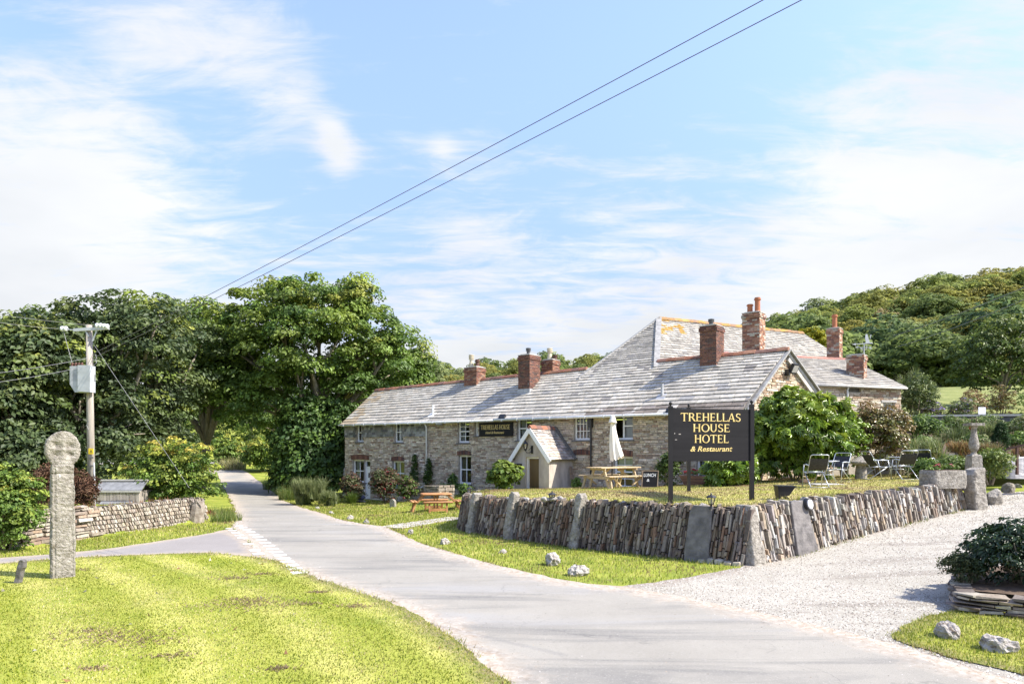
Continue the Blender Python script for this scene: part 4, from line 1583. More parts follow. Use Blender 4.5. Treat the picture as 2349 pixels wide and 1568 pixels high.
# windows
cd, cl = M['curtain_dark'], M['curtain']
for key, cols, rows, cur in (('u1', 2, 2, (cd, 0.5, 0.4, 0, 1)), ('u2', 2, 2, (cl, 0.5, 0.3, 0, 1)), ('w1', 2, 2, (cl, 0.3, 0.25, 0, 1)), ('w3', 2, 2, (cl, 0.3, 0.25, 0, 1)), ('u4', 2, 4, (cl, 0.3, 0.3, 0, 1)), ('u5', 1, 2, None),
                             ('u6', 2, 2, (cl, 0.3, 0.25, 0, 1)), ('w7', 2, 2, (cd, 0.3, 0.3, 0, 1)), ('u8', 4, 3, (cd, 0.5, 0.3, 0, 1)), ('w10', 2, 4, (cl, 0.5, 0.5, 0.72, 1.0)), ('w11', 2, 2, (cl, 0.5, 0.5, 0, 1))):
    r = W[key]
    window(hotel, FRONT, r[0], r[1], r[2], r[3], cols, rows, curtain=cur, sill=key not in ('w10',), midrail=rows in (2, 4))
r = W['u9']
mid = r[0] + (r[1] - r[0]) * 0.46
window(hotel, FRONT, mid, r[1], r[2], r[3], 1, 2, curtain=(cl, 0.5, 0.5, 0, 1))
wo_ = MB()
wo_.obox(FRONT, r[0], r[0] + 0.07, r[2], r[3], -0.19, -0.12)
wo_.obox(FRONT, r[0] + 0.07, mid, r[3] - 0.07, r[3], -0.19, -0.12)
wo_.obox(FRONT, r[0] + 0.07, mid, r[2], r[2] + 0.08, -0.19, -0.12)
wof = wo_.part('window', M['white'], hotel)
lf = Fr(FRONT.p(r[0] + 0.05, 0, -0.1), (E * 0.62 - NIN * 0.78).normalized(), UP, (-NIN * 0.62 - E * 0.78).normalized())
lm = MB()
wd = (mid - r[0]) * 0.95
for (a0, a1, b0, b1) in ((0, 0.06, r[2] + .05, r[3] - .05), (wd - 0.06, wd, r[2] + .05, r[3] - .05), (0.06, wd - .06, r[2] + .05, r[2] + .12), (0.06, wd - .06, r[3] - .12, r[3] - .05), (0.06, wd - .06, (r[2] + r[3]) / 2 - .015, (r[2] + r[3]) / 2 + .015)):
    lm.obox(lf, a0, a1, b0, b1, -0.02, 0.02)
lm.part('open_casement', M['white'], wof)
gm = MB()
gm.put([lf.p(0.05, r[2] + .1), lf.p(wd - .05, r[2] + .1), lf.p(wd - .05, r[3] - .1), lf.p(0.05, r[3] - .1)], [(0, 1, 2, 3)])
gm.part('pane', M['glass'], wof)
# cottage door
r = W['door']
dm = MB()
dm.obox(FRONT, r[0], r[0] + 0.05, r[2], r[3], -0.2, -0.11)
dm.obox(FRONT, r[1] - 0.06, r[1], r[2], r[3], -0.2, -0.11)
dm.obox(FRONT, r[0] + 0.05, r[1] - 0.06, r[3] - 0.07, r[3], -0.2, -0.112)
dtop = r[3] - 0.42
dm.obox(FRONT, r[0] + 0.05, r[1] - 0.06, dtop, dtop + 0.06, -0.2, -0.112)
dm.obox(FRONT, r[0] + 0.06, r[1] - 0.07, r[2] + 0.02, dtop - 0.005, -0.19, -0.14)
for b0, b1 in ((r[2] + 0.15, r[2] + 0.75), (r[2] + 0.9, r[2] + 1.15)):
    dm.obox(FRONT, r[0] + 0.12, r[1] - 0.13, b0, b1, -0.142, -0.13)
do = dm.part('door', M['white'], hotel)
MB().obox(FRONT, (r[0] + r[1]) / 2 - 0.05, (r[0] + r[1]) / 2 + 0.06, r[2] + 1.22, r[2] + 1.5, -0.143, -0.128).part('door_light', M['black'], do)
MB().obox(FRONT, r[0] + 0.06, r[1] - 0.07, dtop + 0.06, r[3] - 0.07, -0.17, -0.165).part('pane', M['glass'], do)
MB().obox(FRONT, r[0] - 0.15, r[1] + 0.2, r[2] - 0.25, r[2] - 0.02, -0.2, 0.35).part('doorstep', M['coping'], do)

# other walls of the range
GA, GB = Vector((8.56, 25.14, 0)), Vector((13.7, 29.2, 0))
GE = (GB - GA).normalized()
GN = Vector((GE.y, -GE.x, 0))
GABLE = Fr(GA, GE, UP, GN)
GLEN = (GB - GA).length
GPK, GPZ = 2.82, 6.12
gm = MB()
gm.prism(GABLE, [(0.0, -0.5), (GLEN, -0.5), (GLEN, EAVE - 0.15), (GPK, GPZ - 0.05), (0.0, EAVE - 0.15)], -0.34, 0)
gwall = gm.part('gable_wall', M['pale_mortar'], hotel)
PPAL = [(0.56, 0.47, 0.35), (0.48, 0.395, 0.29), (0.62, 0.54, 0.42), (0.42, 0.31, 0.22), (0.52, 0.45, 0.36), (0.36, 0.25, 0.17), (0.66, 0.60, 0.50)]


def in_gable(a, b):
    lim = (EAVE - 0.12) + (GPZ - EAVE) * (a / GPK if a < GPK else (GLEN - a) / (GLEN - GPK))
    return b < lim - 0.05


gwin = (2.35, 3.35, 3.0, 4.05)
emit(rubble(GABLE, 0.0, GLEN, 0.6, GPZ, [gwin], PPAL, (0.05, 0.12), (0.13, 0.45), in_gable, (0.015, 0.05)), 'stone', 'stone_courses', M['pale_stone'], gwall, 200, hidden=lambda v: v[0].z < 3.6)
lw = MB()
lw.obox(GABLE, gwin[0] - 0.1, gwin[1] + 0.1, gwin[3], gwin[3] + 0.09, -0.02, 0.06)
window(hotel, Fr(GABLE.p(0, 0, 0.16), GE, UP, GN), gwin[0], gwin[1], gwin[2], gwin[3], 2, 2, rec=0.09)
lw.part('lintel', M['white'], gwall)
bm_ = MB()
BK0 = F0 + NIN * 4.9
bm_.obox(Fr(F0, NIN, UP, -E), 0.36, 4.9, -1.2, EAVE - 0.2, -0.35, 0)
bm_.prism(Fr(F0, NIN, UP, -E), [(0.0, EAVE - 0.2), (4.9, EAVE - 0.2), (2.45, EAVE + PITCH * 2.4 - 0.06)], -0.34, -0.002)
bm_.obox(Fr(BK0, E, UP, NIN), 0.0, 22.5, -1.2, EAVE - 0.2, -0.35, -0.002)
bm_.part('rear_wall', M['mortar'], hotel)

# roof --------------------------------------------------------
EY = (NIN + UP * PITCH).normalized()
EZ = (UP - NIN * PITCH).normalized()
ROOF = Fr(F0 + UP * EAVE, E, EY, EZ)
LO = -0.24 * SL                       # eave overhang up-slope coordinate
APT, APD = 17.5, 5.82                 # apex of the tall hip in t,d


def dr(t):
    return 2.4 + 0.4 * t / 24


def smin(l):
    d = (l + LO) / SL
    if d < 2.4:
        return -0.14
    if d < 2.66:
        return (d - 2.4) * 60
    return APT - (APD - d) * 0.585


def smax(l):
    d = (l + LO) / SL
    if d < 2.74:
        return 24.06 + 0.22 * max(d, 0)
    return APT + (APD - d) * 0.49


def scol(a, l, rng):
    base = rng.choice([(0.417, 0.393, 0.347), (0.463, 0.437, 0.387), (0.387, 0.364, 0.323), (0.493, 0.464, 0.414), (0.433, 0.396, 0.339), (0.350, 0.333, 0.300), (0.446, 0.426, 0.380)])
    if a > 17 and l < 0.55 and rng.random() < (0.75 if l < 0.3 else 0.4):
        base = rng.choice([(0.17, 0.145, 0.125), (0.21, 0.18, 0.155), (0.25, 0.22, 0.2)])
    elif a > 15.5 and rng.random() < 0.10:
        base = (0.24, 0.225, 0.21)
    elif rng.random() < 0.025:
        base = (0.3, 0.295, 0.29)
    if a < 1.3 and rng.random() < 0.5:
        base = (0.40, 0.33, 0.24)
    k = rng.uniform(0.9, 1.1)
    return tuple(x * k for x in base)


deck = MB()


def rp(t, d, c=-0.012):
    return ROOF.p(t, d * SL, c)


deck.put([rp(-0.14, -0.24), rp(24.06, -0.24), rp(24.66, 2.74), rp(APT + (APD - 2.74) * .49, 2.74), rp(APT - (APD - 2.66) * .585, 2.66), rp(-0.14, 2.4)], [(0, 1, 2, 3, 4, 5)])
RE = rp(24.66, 2.74)
ge1 = GABLE.p(GLEN + 0.1, EAVE - 0.1, 0.1)
bk = Vector((F0.x, F0.y, 0)) + NIN * 5.0 - E * 0.14 + UP * (EAVE - 0.15)
bk2 = Vector((F0.x, F0.y, 0)) + NIN * 5.4 + E * 20 + UP * (EAVE - 0.1)
deck.put([rp(-0.14, 2.4), rp(15.0, 2.65), RE, ge1, bk2, bk], [(0, 1, 5), (1, 4, 5), (1, 2, 4), (2, 3, 4)])
roof = deck.part('roof', M['deck'], hotel)
Lmain = (2.76 + 0.24) * SL
ROOF0 = Fr(ROOF.p(0, LO), E, EY, EZ)
pcs = slates(ROOF0, Lmain, smin, smax, (0.29, 0.19), (0.26, 0.62), scol)
emit(pcs, 'slate', 'slate_courses', M['slate'], roof, 300)
RP = [(0.295, 0.127, 0.074), (0.246, 0.108, 0.068), (0.328, 0.167, 0.105), (0.197, 0.108, 0.084)]
ridge_run(roof, rp(-0.14, 2.41, 0.03), rp(15.35, 2.66, 0.03), M['ridge'], RP)
ridge_run(roof, rp(19.05, 2.75, 0.03), rp(24.72, 2.75, 0.03), M['ridge'], RP)
# gutter and pipes
gt = MB()
for a0, a1, dz in ((-0.2, 12.0, 0.0), (12.0, 24.1, 0.0)):
    pts = [ROOF.p(a0, LO - 0.02, 0) - UP * 0.03 - NIN * 0.05, ROOF.p(a1, LO - 0.02, 0) - UP * 0.05 - NIN * 0.05]
    gt.tube(pts, 0.062, 8)
gut = gt.part('gutter', M['gutter'], hotel, smooth=True)
br = MB()
for k in range(26):
    p = ROOF.p(0.3 + k * 0.94, LO - 0.02, 0) - UP * 0.04 - NIN * 0.05
    br.obox(Fr(p, E, UP, -NIN), -0.018, 0.018, -0.07, 0.05, -0.07, 0.075)
kind(br.part('gutter_bracket', M['gutter'], gut), 'stuff')
dp = MB()
ta = wt(981)
dp.tube([FRONT.p(ta, 3.62, 0.22), FRONT.p(ta, 3.4, 0.09), FRONT.p(ta, 0.45, 0.09), FRONT.p(ta - 0.3, 0.25, 0.12), FRONT.p(ta - 0.9, 0.12, 0.14)], 0.045, 8)
dp.part('downpipe', M['gutter'], hotel, smooth=True)
dp = MB()
ta = wt(1357.5)
dp.obox(FRONT, ta - 0.1, ta + 0.1, 3.2, 3.62, 0.03, 0.2)
dp.tube([FRONT.p(ta + 0.02, 3.25, 0.1), FRONT.p(ta, 0.6, 0.09)], 0.04, 8)
dp.part('downpipe', M['blackmetal'], hotel, smooth=False)
for px in (1360, 1560):
    t = wt(px) if px > 1400 else wt(1545)
    pass
for px, py in ((1016, 970), (1160, 955.5), (1545, 942)):
    t, z = wtz(px, py)
    f = MB()
    f.obox(FRONT, t - 0.03, t + 0.03, z - 0.05, z + 0.05, 0.02, 0.2)
    f.obox(Fr(FRONT.p(t, z, 0.24), E, (UP + NIN * 0.6).normalized(), (-NIN + UP * 0.6).normalized()), -0.18, 0.18, -0.1, 0.1, -0.05, 0.06)
    f.part('floodlight', M['blackmetal'] if px > 1100 else M['lead'], hotel)
fl_ = MB()
fz = GABLE.p(2.75, 5.35, 0.0)
fl_.obox(GABLE, 2.7, 2.78, 5.15, 5.4, 0.02, 0.22)
fl_.obox(Fr(GABLE.p(3.0, 5.42, 0.26), GE, (UP + GN * .5).normalized(), (GN - UP * .5).normalized()), -0.24, 0.2, -0.18, 0.2, -0.06, 0.06)
flo = fl_.part('floodlight', M['blackmetal'], hotel)
MB().obox(Fr(GABLE.p(3.0, 5.42, 0.26), GE, (UP + GN * .5).normalized(), (GN - UP * .5).normalized()), -0.19, 0.15, -0.13, 0.15, 0.061, 0.07).part('lamp_glass', M['coping'], flo)
# verges
vm_ = MB()
v0 = GABLE.p(-0.16, EAVE - 0.3, 0.1)
v1 = GABLE.p(GPK + 0.02, GPZ + 0.03, 0.1)
v2 = GABLE.p(GLEN + 0.35, EAVE - 0.42, 0.1)
vm_.beam(v0, v1, 0.22, 0.07)
vg = vm_.part('verge', M['hiplead'], roof)
vb = MB()
vb.beam(v1 + UP * 0.0, v2, 0.3, 0.06)
vb.part('verge', M['hiplead'], roof)
vb = MB()
vb.beam(v1 - UP * 0.14 + GN * 0.02, v2 - UP * 0.14 + GN * 0.02, 0.05, 0.14)
vb.part('bargeboard', M['coping'], roof)
vb = MB()
vb.beam(v1 - UP * 0.34 - GN * 0.02, v2 - UP * 0.34 - GN * 0.02, 0.1, 0.16)
vb.part('bargeboard', M['coping'], roof)
# roof vents
for px, py in ((993, 950), (1519, 908)):
    u_ = (px - HCX) / FPX
    # meet of the sight line with the roof plane
    dirv = Vector((u_, 1, -(py - HCY) / FPX))
    o_ = Vector((0, 0, EYE))
    k = (ROOF.O - o_).dot(EZ) / dirv.dot(EZ)
    p = o_ + dirv * k
    vt = MB()
    vt.tube([p - UP * 0.1, p + UP * 0.5], 0.06, 8)
    vt.obox(Fr(p, E, EY, EZ), -0.2, 0.2, -0.25, 0.1, 0.02, 0.035)
    vt.part('vent_pipe', M['gutter'] if px < 1200 else M['lead'], roof)


def roof_hit(px, py):
    dirv = Vector(((px - HCX) / FPX, 1, -(py - HCY) / FPX))
    o_ = Vector((0, 0, EYE))
    k = (ROOF.O - o_).dot(EZ) / dirv.dot(EZ)
    return o_ + dirv * k


def zat(py, Y):
    return EYE - (py - HCY) / FPX * Y


# chimneys of the front range
def stack(parent, px0, px1, pyt, d_in, t, w, d, zb, pal, pots, flash=True):
    c = F0 + E * t + NIN * d_in
    fr = Fr((c.x, c.y, 0), E, UP, -NIN)
    zt = zat(pyt, c.y - 0.2)
    o = chimney(parent, fr, w, d, zb, zt, pal, pots)
    if flash:
        flashing(o, fr, w, d, zb, zb + 0.32)
    return o


def ridge_t(px, d):
    u = (px - HCX) / FPX
    x0, y0 = F0.x + NIN.x * d, F0.y + NIN.y * d
    return (u * y0 - x0) / (E.x - u * E.y)


stack(hotel, 0, 0, 843, 2.45, ridge_t(1089, 2.45), 0.92, 0.72, 5.35, BRK, [(-0.2, 0.05, 'cream', 0.72), (0.2, 0, 'dark', 0.42)])
stack(hotel, 0, 0, 815, 1.75, ridge_t(1214, 1.75), 0.72, 0.85, 4.9, BRK_DARK, [(-0.05, 0, 'cowl', 0.36)])
stack(hotel, 0, 0, 826, 3.0, ridge_t(1263, 3.0), 0.7, 0.62, 5.2, BRK, [(-0.05, 0, 'cream', 0.62), (0.2, -0.1, 'dark', 0.25)])
stack(hotel, 0, 0, 748, 2.5, ridge_t(1633, 2.5), 0.72, 0.80, 5.4, BRK_DARK, [(-0.03, 0, 'cowl', 0.3)])

# ------------------------------------------------------------------ porch
PT0, PT1, PD = 14.5, 16.38, 1.77
PZ0, PZE, PZA = 0.35, 2.02, 3.2
PF = Fr(F0 - NIN * PD, E, UP, -NIN)
pm_ = MB()
dr0, dr1, drz = PT0 + 0.62, PT0 + 1.34, 1.93
panel(pm_, PF, PT0, PT1, PZ0, PZE, [(dr0, dr1, PZ0 - 0.1, drz)], 0.28)
pm_.prism(PF, [(PT0, PZE), (PT1, PZE), ((PT0 + PT1) / 2, PZA - 0.08)], -0.28, -0.001)
sidef = Fr(F0 - NIN * PD + E * PT1, NIN, UP, E)
pm_.obox(sidef, 0.28, PD, PZ0, PZE, -0.25, -0.001)
pm_.obox(Fr(F0 - NIN * PD + E * PT0, NIN, UP, -E), 0.28, PD, PZ0, PZE, -0.25, -0.001)
porch = pm_.part('porch', M['render'], hotel)
# door case
d_ = MB()
for a0, a1, b0, b1 in ((dr0, dr0 + 0.06, PZ0, drz), (dr1 - 0.06, dr1, PZ0, drz), (dr0 + 0.06, dr1 - 0.06, drz - 0.07, drz)):
    d_.obox(PF, a0, a1, b0, b1, -0.2, -0.1)
d_.part('door_frame', M['white'], porch)
MB().obox(PF, dr0 + 0.06, dr1 - 0.06, PZ0, drz - 0.07, -0.24, -0.2).part('door', M['door_brown'], porch)
# porch roof
hw = (PT1 - PT0) / 2
ov = 0.16
for sgn in (1, -1):
    ridgep = F0 - NIN * (PD + 0.14) + E * ((PT0 + PT1) / 2) + UP * PZA
    eavev = (E * sgn * (hw + ov) - UP * (PZA - PZE) * (hw + ov) / hw)
    sl = eavev.length
    ey = -eavev.normalized()
    ex = NIN * 1.0 if sgn > 0 else -NIN
    O = ridgep + eavev + (Vector((0, 0, 0)) if sgn > 0 else NIN * (PD + 0.14))
    ez = ex.cross(ey).normalized()
    if ez.z < 0:
        ez = -ez
    fr = Fr(O, ex, ey, ez)
    dk = MB()
    dk.obox(fr, 0.0, PD + 0.14, 0.0, sl, -0.05, -0.004)
    rf = dk.part('porch_roof', M['deck'], porch)
    pcs = slates(fr, sl, lambda l: 0.0, lambda l: PD + 0.14, (0.17, 0.14), (0.18, 0.36), lambda a, l, r: pick([(0.42, 0.36, 0.32), (0.30, 0.26, 0.24), (0.5, 0.46, 0.42), (0.22, 0.2, 0.19), (0.46, 0.38, 0.33)], r, 0.18))
    for vs_, fs_, c in pcs:
        if sgn > 0:
            add('slate', raw_mesh('slate', vs_, fs_, M['slate_old'], [c] * 8), porch)
    if sgn < 0:
        mm_ = MB()
        for vs_, fs_, c in pcs:
            mm_.put(vs_, fs_, c)
        kind(mm_.part('slate_courses', M['slate_old'], porch), 'stuff')
pr0 = F0 - NIN * (PD + 0.16) + E * ((PT0 + PT1) / 2) + UP * (PZA + 0.03)
ridge_run(porch, pr0, pr0 + NIN * (PD + 0.15), M['ridge'], RP, 0.35, 0.11, 0.1)
for sgn in (1, -1):
    a = F0 - NIN * (PD + 0.17) + E * ((PT0 + PT1) / 2) + UP * (PZA - 0.09)
    b = a + E * sgn * (hw + ov) - UP * (PZA - PZE) * (hw + ov) / hw
    bb = MB()
    bb.beam(a + E * sgn * 0.02, b, 0.035, 0.17, up=-NIN)
    pts = [a, b]
    bb = MB()
    n_ = (b - a).normalized()
    s_ = Vector((0, 0, 1))
    s_ = (s_ - n_ * s_.dot(n_)).normalized()
    o2 = -NIN
    q_ = []
    for e in (a, b):
        for x, y in ((-0.02, -0.09), (0.02, -0.09), (0.02, 0.09), (-0.02, 0.09)):
            q_.append(e + o2 * (x + 0.003 * sgn) + s_ * y)
    bb.put(q_, [(0, 3, 2, 1), (4, 5, 6, 7), (0, 1, 5, 4), (1, 2, 6, 5), (2, 3, 7, 6), (3, 0, 4, 7)])
    bb.part('bargeboard', M['white'], porch)
# side flashing against the wall
fm = MB()
a = F0 + E * ((PT0 + PT1) / 2) + UP * (PZA + 0.05) - NIN * 0.1
b = a + E * (hw + ov + 0.05) - UP * (PZA - PZE) * (hw + ov + 0.05) / hw
fm.beam(a, b, 0.2, 0.12)
fm.part('lead_flashing', M['sill'], porch)

# ------------------------------------------------------------------ tall hipped house behind
P1 = rp(APT, APD, 0)
P2 = Vector((16.2, 38.1, P1.z))
HH = rp(APT + (APD - 2.8) * 0.49, 2.8, 0)
tall = empty('tall_house', (P1.x + 2, P1.y + 2, -0.6))
tag(tall, 'tall house with hipped slate roof rising behind the long front range', 'building')
td = MB()
rw = (P2 - P1).normalized()
nr = rw.cross(HH - P1)
if nr.z < 0:
    nr = -nr
nr.normalize()
eyr = nr.cross(rw).normalized()
if eyr.z < 0:
    eyr = -eyr
drop = 3.9
LB = drop / eyr.z
RF = Fr(P1 - eyr * LB, rw, eyr, nr)
hv = HH - P1
ha, hb = hv.dot(rw), hv.dot(eyr)
slope_a = ha / hb                       # a per unit of b along the hip
W2 = (P2 - P1).length


def rmin(l):
    return (l - LB) * slope_a


def rmax(l):
    return W2 + (LB - l) * 0.55


HIPL = (APD - 2.6) * SL
HR0 = Fr(ROOF.p(0, 2.6 * SL), E, EY, EZ)


def hmin(l):
    return APT - (HIPL - l) / SL * 0.585


def hmax(l):
    return APT + (HIPL - l) / SL * 0.49


c0 = RF.p(rmin(0), 0, -0.012)
c1 = RF.p(rmax(0), 0, -0.012)
lh = rp(APT - (APD - 2.0) * 0.585, 2.0, -0.012)
bkL = c0 + (lh - c0) * 1.0 + rw * 4
back_r = c1 + Vector((-rw.y, rw.x, 0)) * 6.5
back_l = Vector((lh.x, lh.y, 0)) + rw * 6 + UP * lh.z
p1, p2 = P1 - UP * 0.015, P2 - UP * 0.015
td.put([c0, c1, p2, p1], [(0, 1, 2, 3)])
td.put([rp(APT + (APD - 2.0) * .49, 2.0, -0.012), p1, lh], [(0, 1, 2)])
td.put([lh, p1, p2, back_l], [(0, 1, 2, 3)])
td.put([back_l, p2, c1, back_r], [(0, 1, 2), (2, 3, 0)])
troof = td.part('roof', M['deck'], tall)


def tcol(a, l, rng):
    base = rng.choice([(0.330, 0.312, 0.279), (0.366, 0.346, 0.309), (0.300, 0.283, 0.256), (0.392, 0.373, 0.335), (0.268, 0.256, 0.234)])
    if a < 1.1 and l > 4.2 and rng.random() < 0.45:
        base = (0.40, 0.24, 0.06)
    elif rng.random() < 0.06:
        base = (0.26, 0.25, 0.24)
    k_ = rng.uniform(0.86, 1.12)
    return tuple(x * k_ for x in base)


pcs = slates(RF, LB, rmin, rmax, (0.24, 0.16), (0.22, 0.48), tcol)
pcs += slates(HR0, HIPL, hmin, hmax, (0.20, 0.16), (0.22, 0.48), tcol)
emit(pcs, 'slate', 'slate_courses', M['slate'], troof, 300, hidden=lambda v: v[0].z < 6.2)
hipm = MB()
hipm.beam(P1 + UP * 0.03, HH + UP * 0.03 + (HH - P1) * 0.15, 0.26, 0.07)
hipm.part('hip', M['hiplead'], troof)
hipm = MB()
hipm.beam(P1 + UP * 0.03, lh + UP * 0.05, 0.2, 0.08)
hipm.part('hip', M['hiplead'], troof)
ridge_run(troof, P1 + UP * 0.03, P2 + UP * 0.03, M['lichen_ridge'], [(0.34, 0.2, 0.09), (0.4, 0.24, 0.08), (0.28, 0.17, 0.1)], 0.45, 0.13, 0.1)
tw = MB()
foot = [Vector((c0.x, c0.y, 0)), Vector((c1.x, c1.y, 0)), Vector((back_r.x, back_r.y, 0)), Vector((back_l.x, back_l.y, 0))]
cen = sum(foot, Vector((0, 0, 0))) / 4
foot = [cen + (p - cen) * 0.93 for p in foot]
z1 = c0.z - 0.05
tw.put([(p.x, p.y, -0.6) for p in foot] + [(p.x, p.y, z1) for p in foot], [(0, 1, 5, 4), (1, 2, 6, 5), (2, 3, 7, 6), (3, 0, 4, 7)])
tw.part('wall', M['mortar'], tall)


def stack_at(parent, px, pyt, Y, w, d, zb, pal, pots, frd=E, frn=NIN, flash=False):
    p = at(px, pyt, Y)
    fr = Fr((p.x, p.y, 0), frd, UP, -frn)
    o = chimney(parent, fr, w, d, zb, p.z, pal, pots)
    if flash:
        flashing(o, fr, w, d, zb, zb + 0.35)
    return o


c5 = stack_at(tall, 1729, 720, 30.6, 0.78, 0.72, 5.2, BRK_PALE, [(-0.17, 0.0, 'terra', 0.42), (0.17, 0.0, 'terra', 0.68)])
p = at(1722, 775, 30.0)

# ------------------------------------------------------------------ rear wing on the right
wing = empty('rear_wing', (15.5, 31, 1.0))
tag(wing, 'low stone wing with slate roof and weathervane chimney behind the fig bush', 'building')
WL, WR = at(1820, 1028, 29.6), at(2066, 1028, 31.4)
WL.z = WR.z = 0
WE = (WR - WL).normalized()
WN = Vector((WE.y, -WE.x, 0))
WLEN = (WR - WL).length
WF = Fr(WL, WE, UP, WN)
WEAV = zat(883, 31.3)
ww = MB()
wwin = [(WLEN - 1.05, WLEN - 0.38, 3.55, 4.4), (WLEN - 3.1, WLEN - 2.3, 4.82, 5.02)]
panel(ww, WF, 0.0, WLEN, 0.0, WEAV - 0.06, wwin, 0.35)
WB = 3.2
ww.prism(Fr(WR, -WN, UP, WE), [(0.36, 0), (WB * 2, 0), (WB * 2, WEAV - 0.15), (WB, WEAV + 1.25), (0.36, WEAV - 0.02)], -0.35, -0.002)
wwall = ww.part('wall', M['pale_mortar'], wing)
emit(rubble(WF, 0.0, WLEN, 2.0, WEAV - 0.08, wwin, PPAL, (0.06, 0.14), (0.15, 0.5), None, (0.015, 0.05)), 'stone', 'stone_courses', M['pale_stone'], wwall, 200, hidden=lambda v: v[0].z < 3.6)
window(wing, WF, *wwin[0][:2], wwin[0][2], wwin[0][3], 3, 3, rec=0.1, curtain=(cl, 0.3, 0.3, 0, 1), midrail=False)
MB().obox(WF, wwin[1][0], wwin[1][1], wwin[1][2], wwin[1][3], -0.2, -0.1).part('vent_opening', M['sill'], wwall)
MB().obox(WF, wwin[0][0] - 0.1, wwin[0][1] + 0.1, wwin[0][3], wwin[0][3] + 0.1, -0.02, 0.055).part('lintel', M['coping'], wwall)
wpitch = 0.49
weY = (-WN + UP * wpitch).normalized()
weZ = (UP + WN * wpitch).normalized()
wsl = math.sqrt(1 + wpitch ** 2)
WRF = Fr(WL + UP * WEAV + WN * 0.18 - UP * 0.09, WE, weY, weZ)
wl = (WB + 0.18) * wsl
wd_ = MB()
wd_.obox(WRF, -2.0, WLEN + 0.12, 0.0, wl, -0.05, -0.004)
bf = Fr(WRF.p(0, wl), WE, (-WN - UP * wpitch).normalized(), (UP - WN * wpitch).normalized())
wd_.obox(bf, -2.0, WLEN + 0.12, 0.0, wl, -0.05, -0.004)
wroof = wd_.part('roof', M['deck'], wing)
emit(slates(WRF, wl, lambda l: -2.0, lambda l: WLEN + 0.14, (0.26, 0.18), (0.25, 0.55), tcol), 'slate', 'slate_courses', M['slate'], wroof, 250)
ridge_run(wroof, WRF.p(-2.0, wl + 0.02, 0.02), WRF.p(WLEN + 0.14, wl + 0.02, 0.02), M['ridge'], [(0.36, 0.16, 0.12), (0.30, 0.14, 0.11)], 0.45, 0.12, 0.08)
gt = MB()
gt.tube([WRF.p(-0.3, -0.03, 0) - UP * 0.03, WRF.p(WLEN + 0.14, -0.03, 0) - UP * 0.05], 0.06, 8)
gt.part('gutter', M['coping'], wing, smooth=True)
gt = MB()
xx = (at(1944, 900, 30.4) - WL).dot(WE)
gt.tube([WF.p(xx, WEAV - 0.12, 0.16), WF.p(xx, WEAV - 0.3, 0.07), WF.p(xx, 1.0, 0.07)], 0.045, 8)
gt.part('downpipe', M['gutter'], wing, smooth=True)
hm = MB()
xx = (at(1905, 915, 30.1) - WL).dot(WE)
hm.obox(WF, xx - 0.22, xx + 0.22, 4.42, 4.48, 0.0, 0.16)
hm.obox(WF, xx - 0.15, xx + 0.2, 4.48, 4.62, 0.0, 0.12)
hm.part('lamp_hood', M['blackmetal'], wing)
c6 = stack_at(tall, 1914.5, 755, 35.0, 0.6, 0.6, 5.6, BRK_PALE, [(0, 0, 'terra', 0.72)])
c7 = stack_at(wing, 1965, 816, 31.9, 0.74, 0.62, 4.9, BRK_PALE, [], flash=True, frd=E, frn=NIN)

# ------------------------------------------------------------------ stones and walls
from mathutils import noise as mnoise


def rock_mesh(name, c, size, mat, seed=0, cuts=9, sub=3, rough=0.06, rz=0.0):
    """a broken boulder: sphere trimmed by random planes, then roughened"""
    import bmesh
    r = random.Random(seed)
    bm = bmesh.new()
    bmesh.ops.create_icosphere(bm, subdivisions=sub, radius=1.0)
    pl = []
    for _ in range(cuts):
        n = Vector((r.gauss(0, 1), r.gauss(0, 1), r.gauss(0, 0.8))).normalized()
        pl.append((n, r.uniform(0.55, 0.85)))
    ca, sa = math.cos(rz), math.sin(rz)
    for v in bm.verts:
        d = v.co.normalized()
        k = 1.0
        for n, h in pl:
            q = d.dot(n)
            if q > 0.05:
                k = min(k, h / q)
        p = d * k
        p += d * mnoise.noise(p * 3.1 + Vector((seed, 0, 0))) * rough * 2 + d * mnoise.noise(p * 9 + Vector((0, seed, 0))) * rough
        x, y, z = p.x * size[0] / 2, p.y * size[1] / 2, p.z * size[2] / 2 + size[2] * 0.32
        v.co = (c[0] + x * ca - y * sa, c[1] + x * sa + y * ca, c[2] + z)
    me = bpy.data.meshes.new(name)
    bm.to_mesh(me)
    bm.free()
    me.materials.append(mat)
    return me


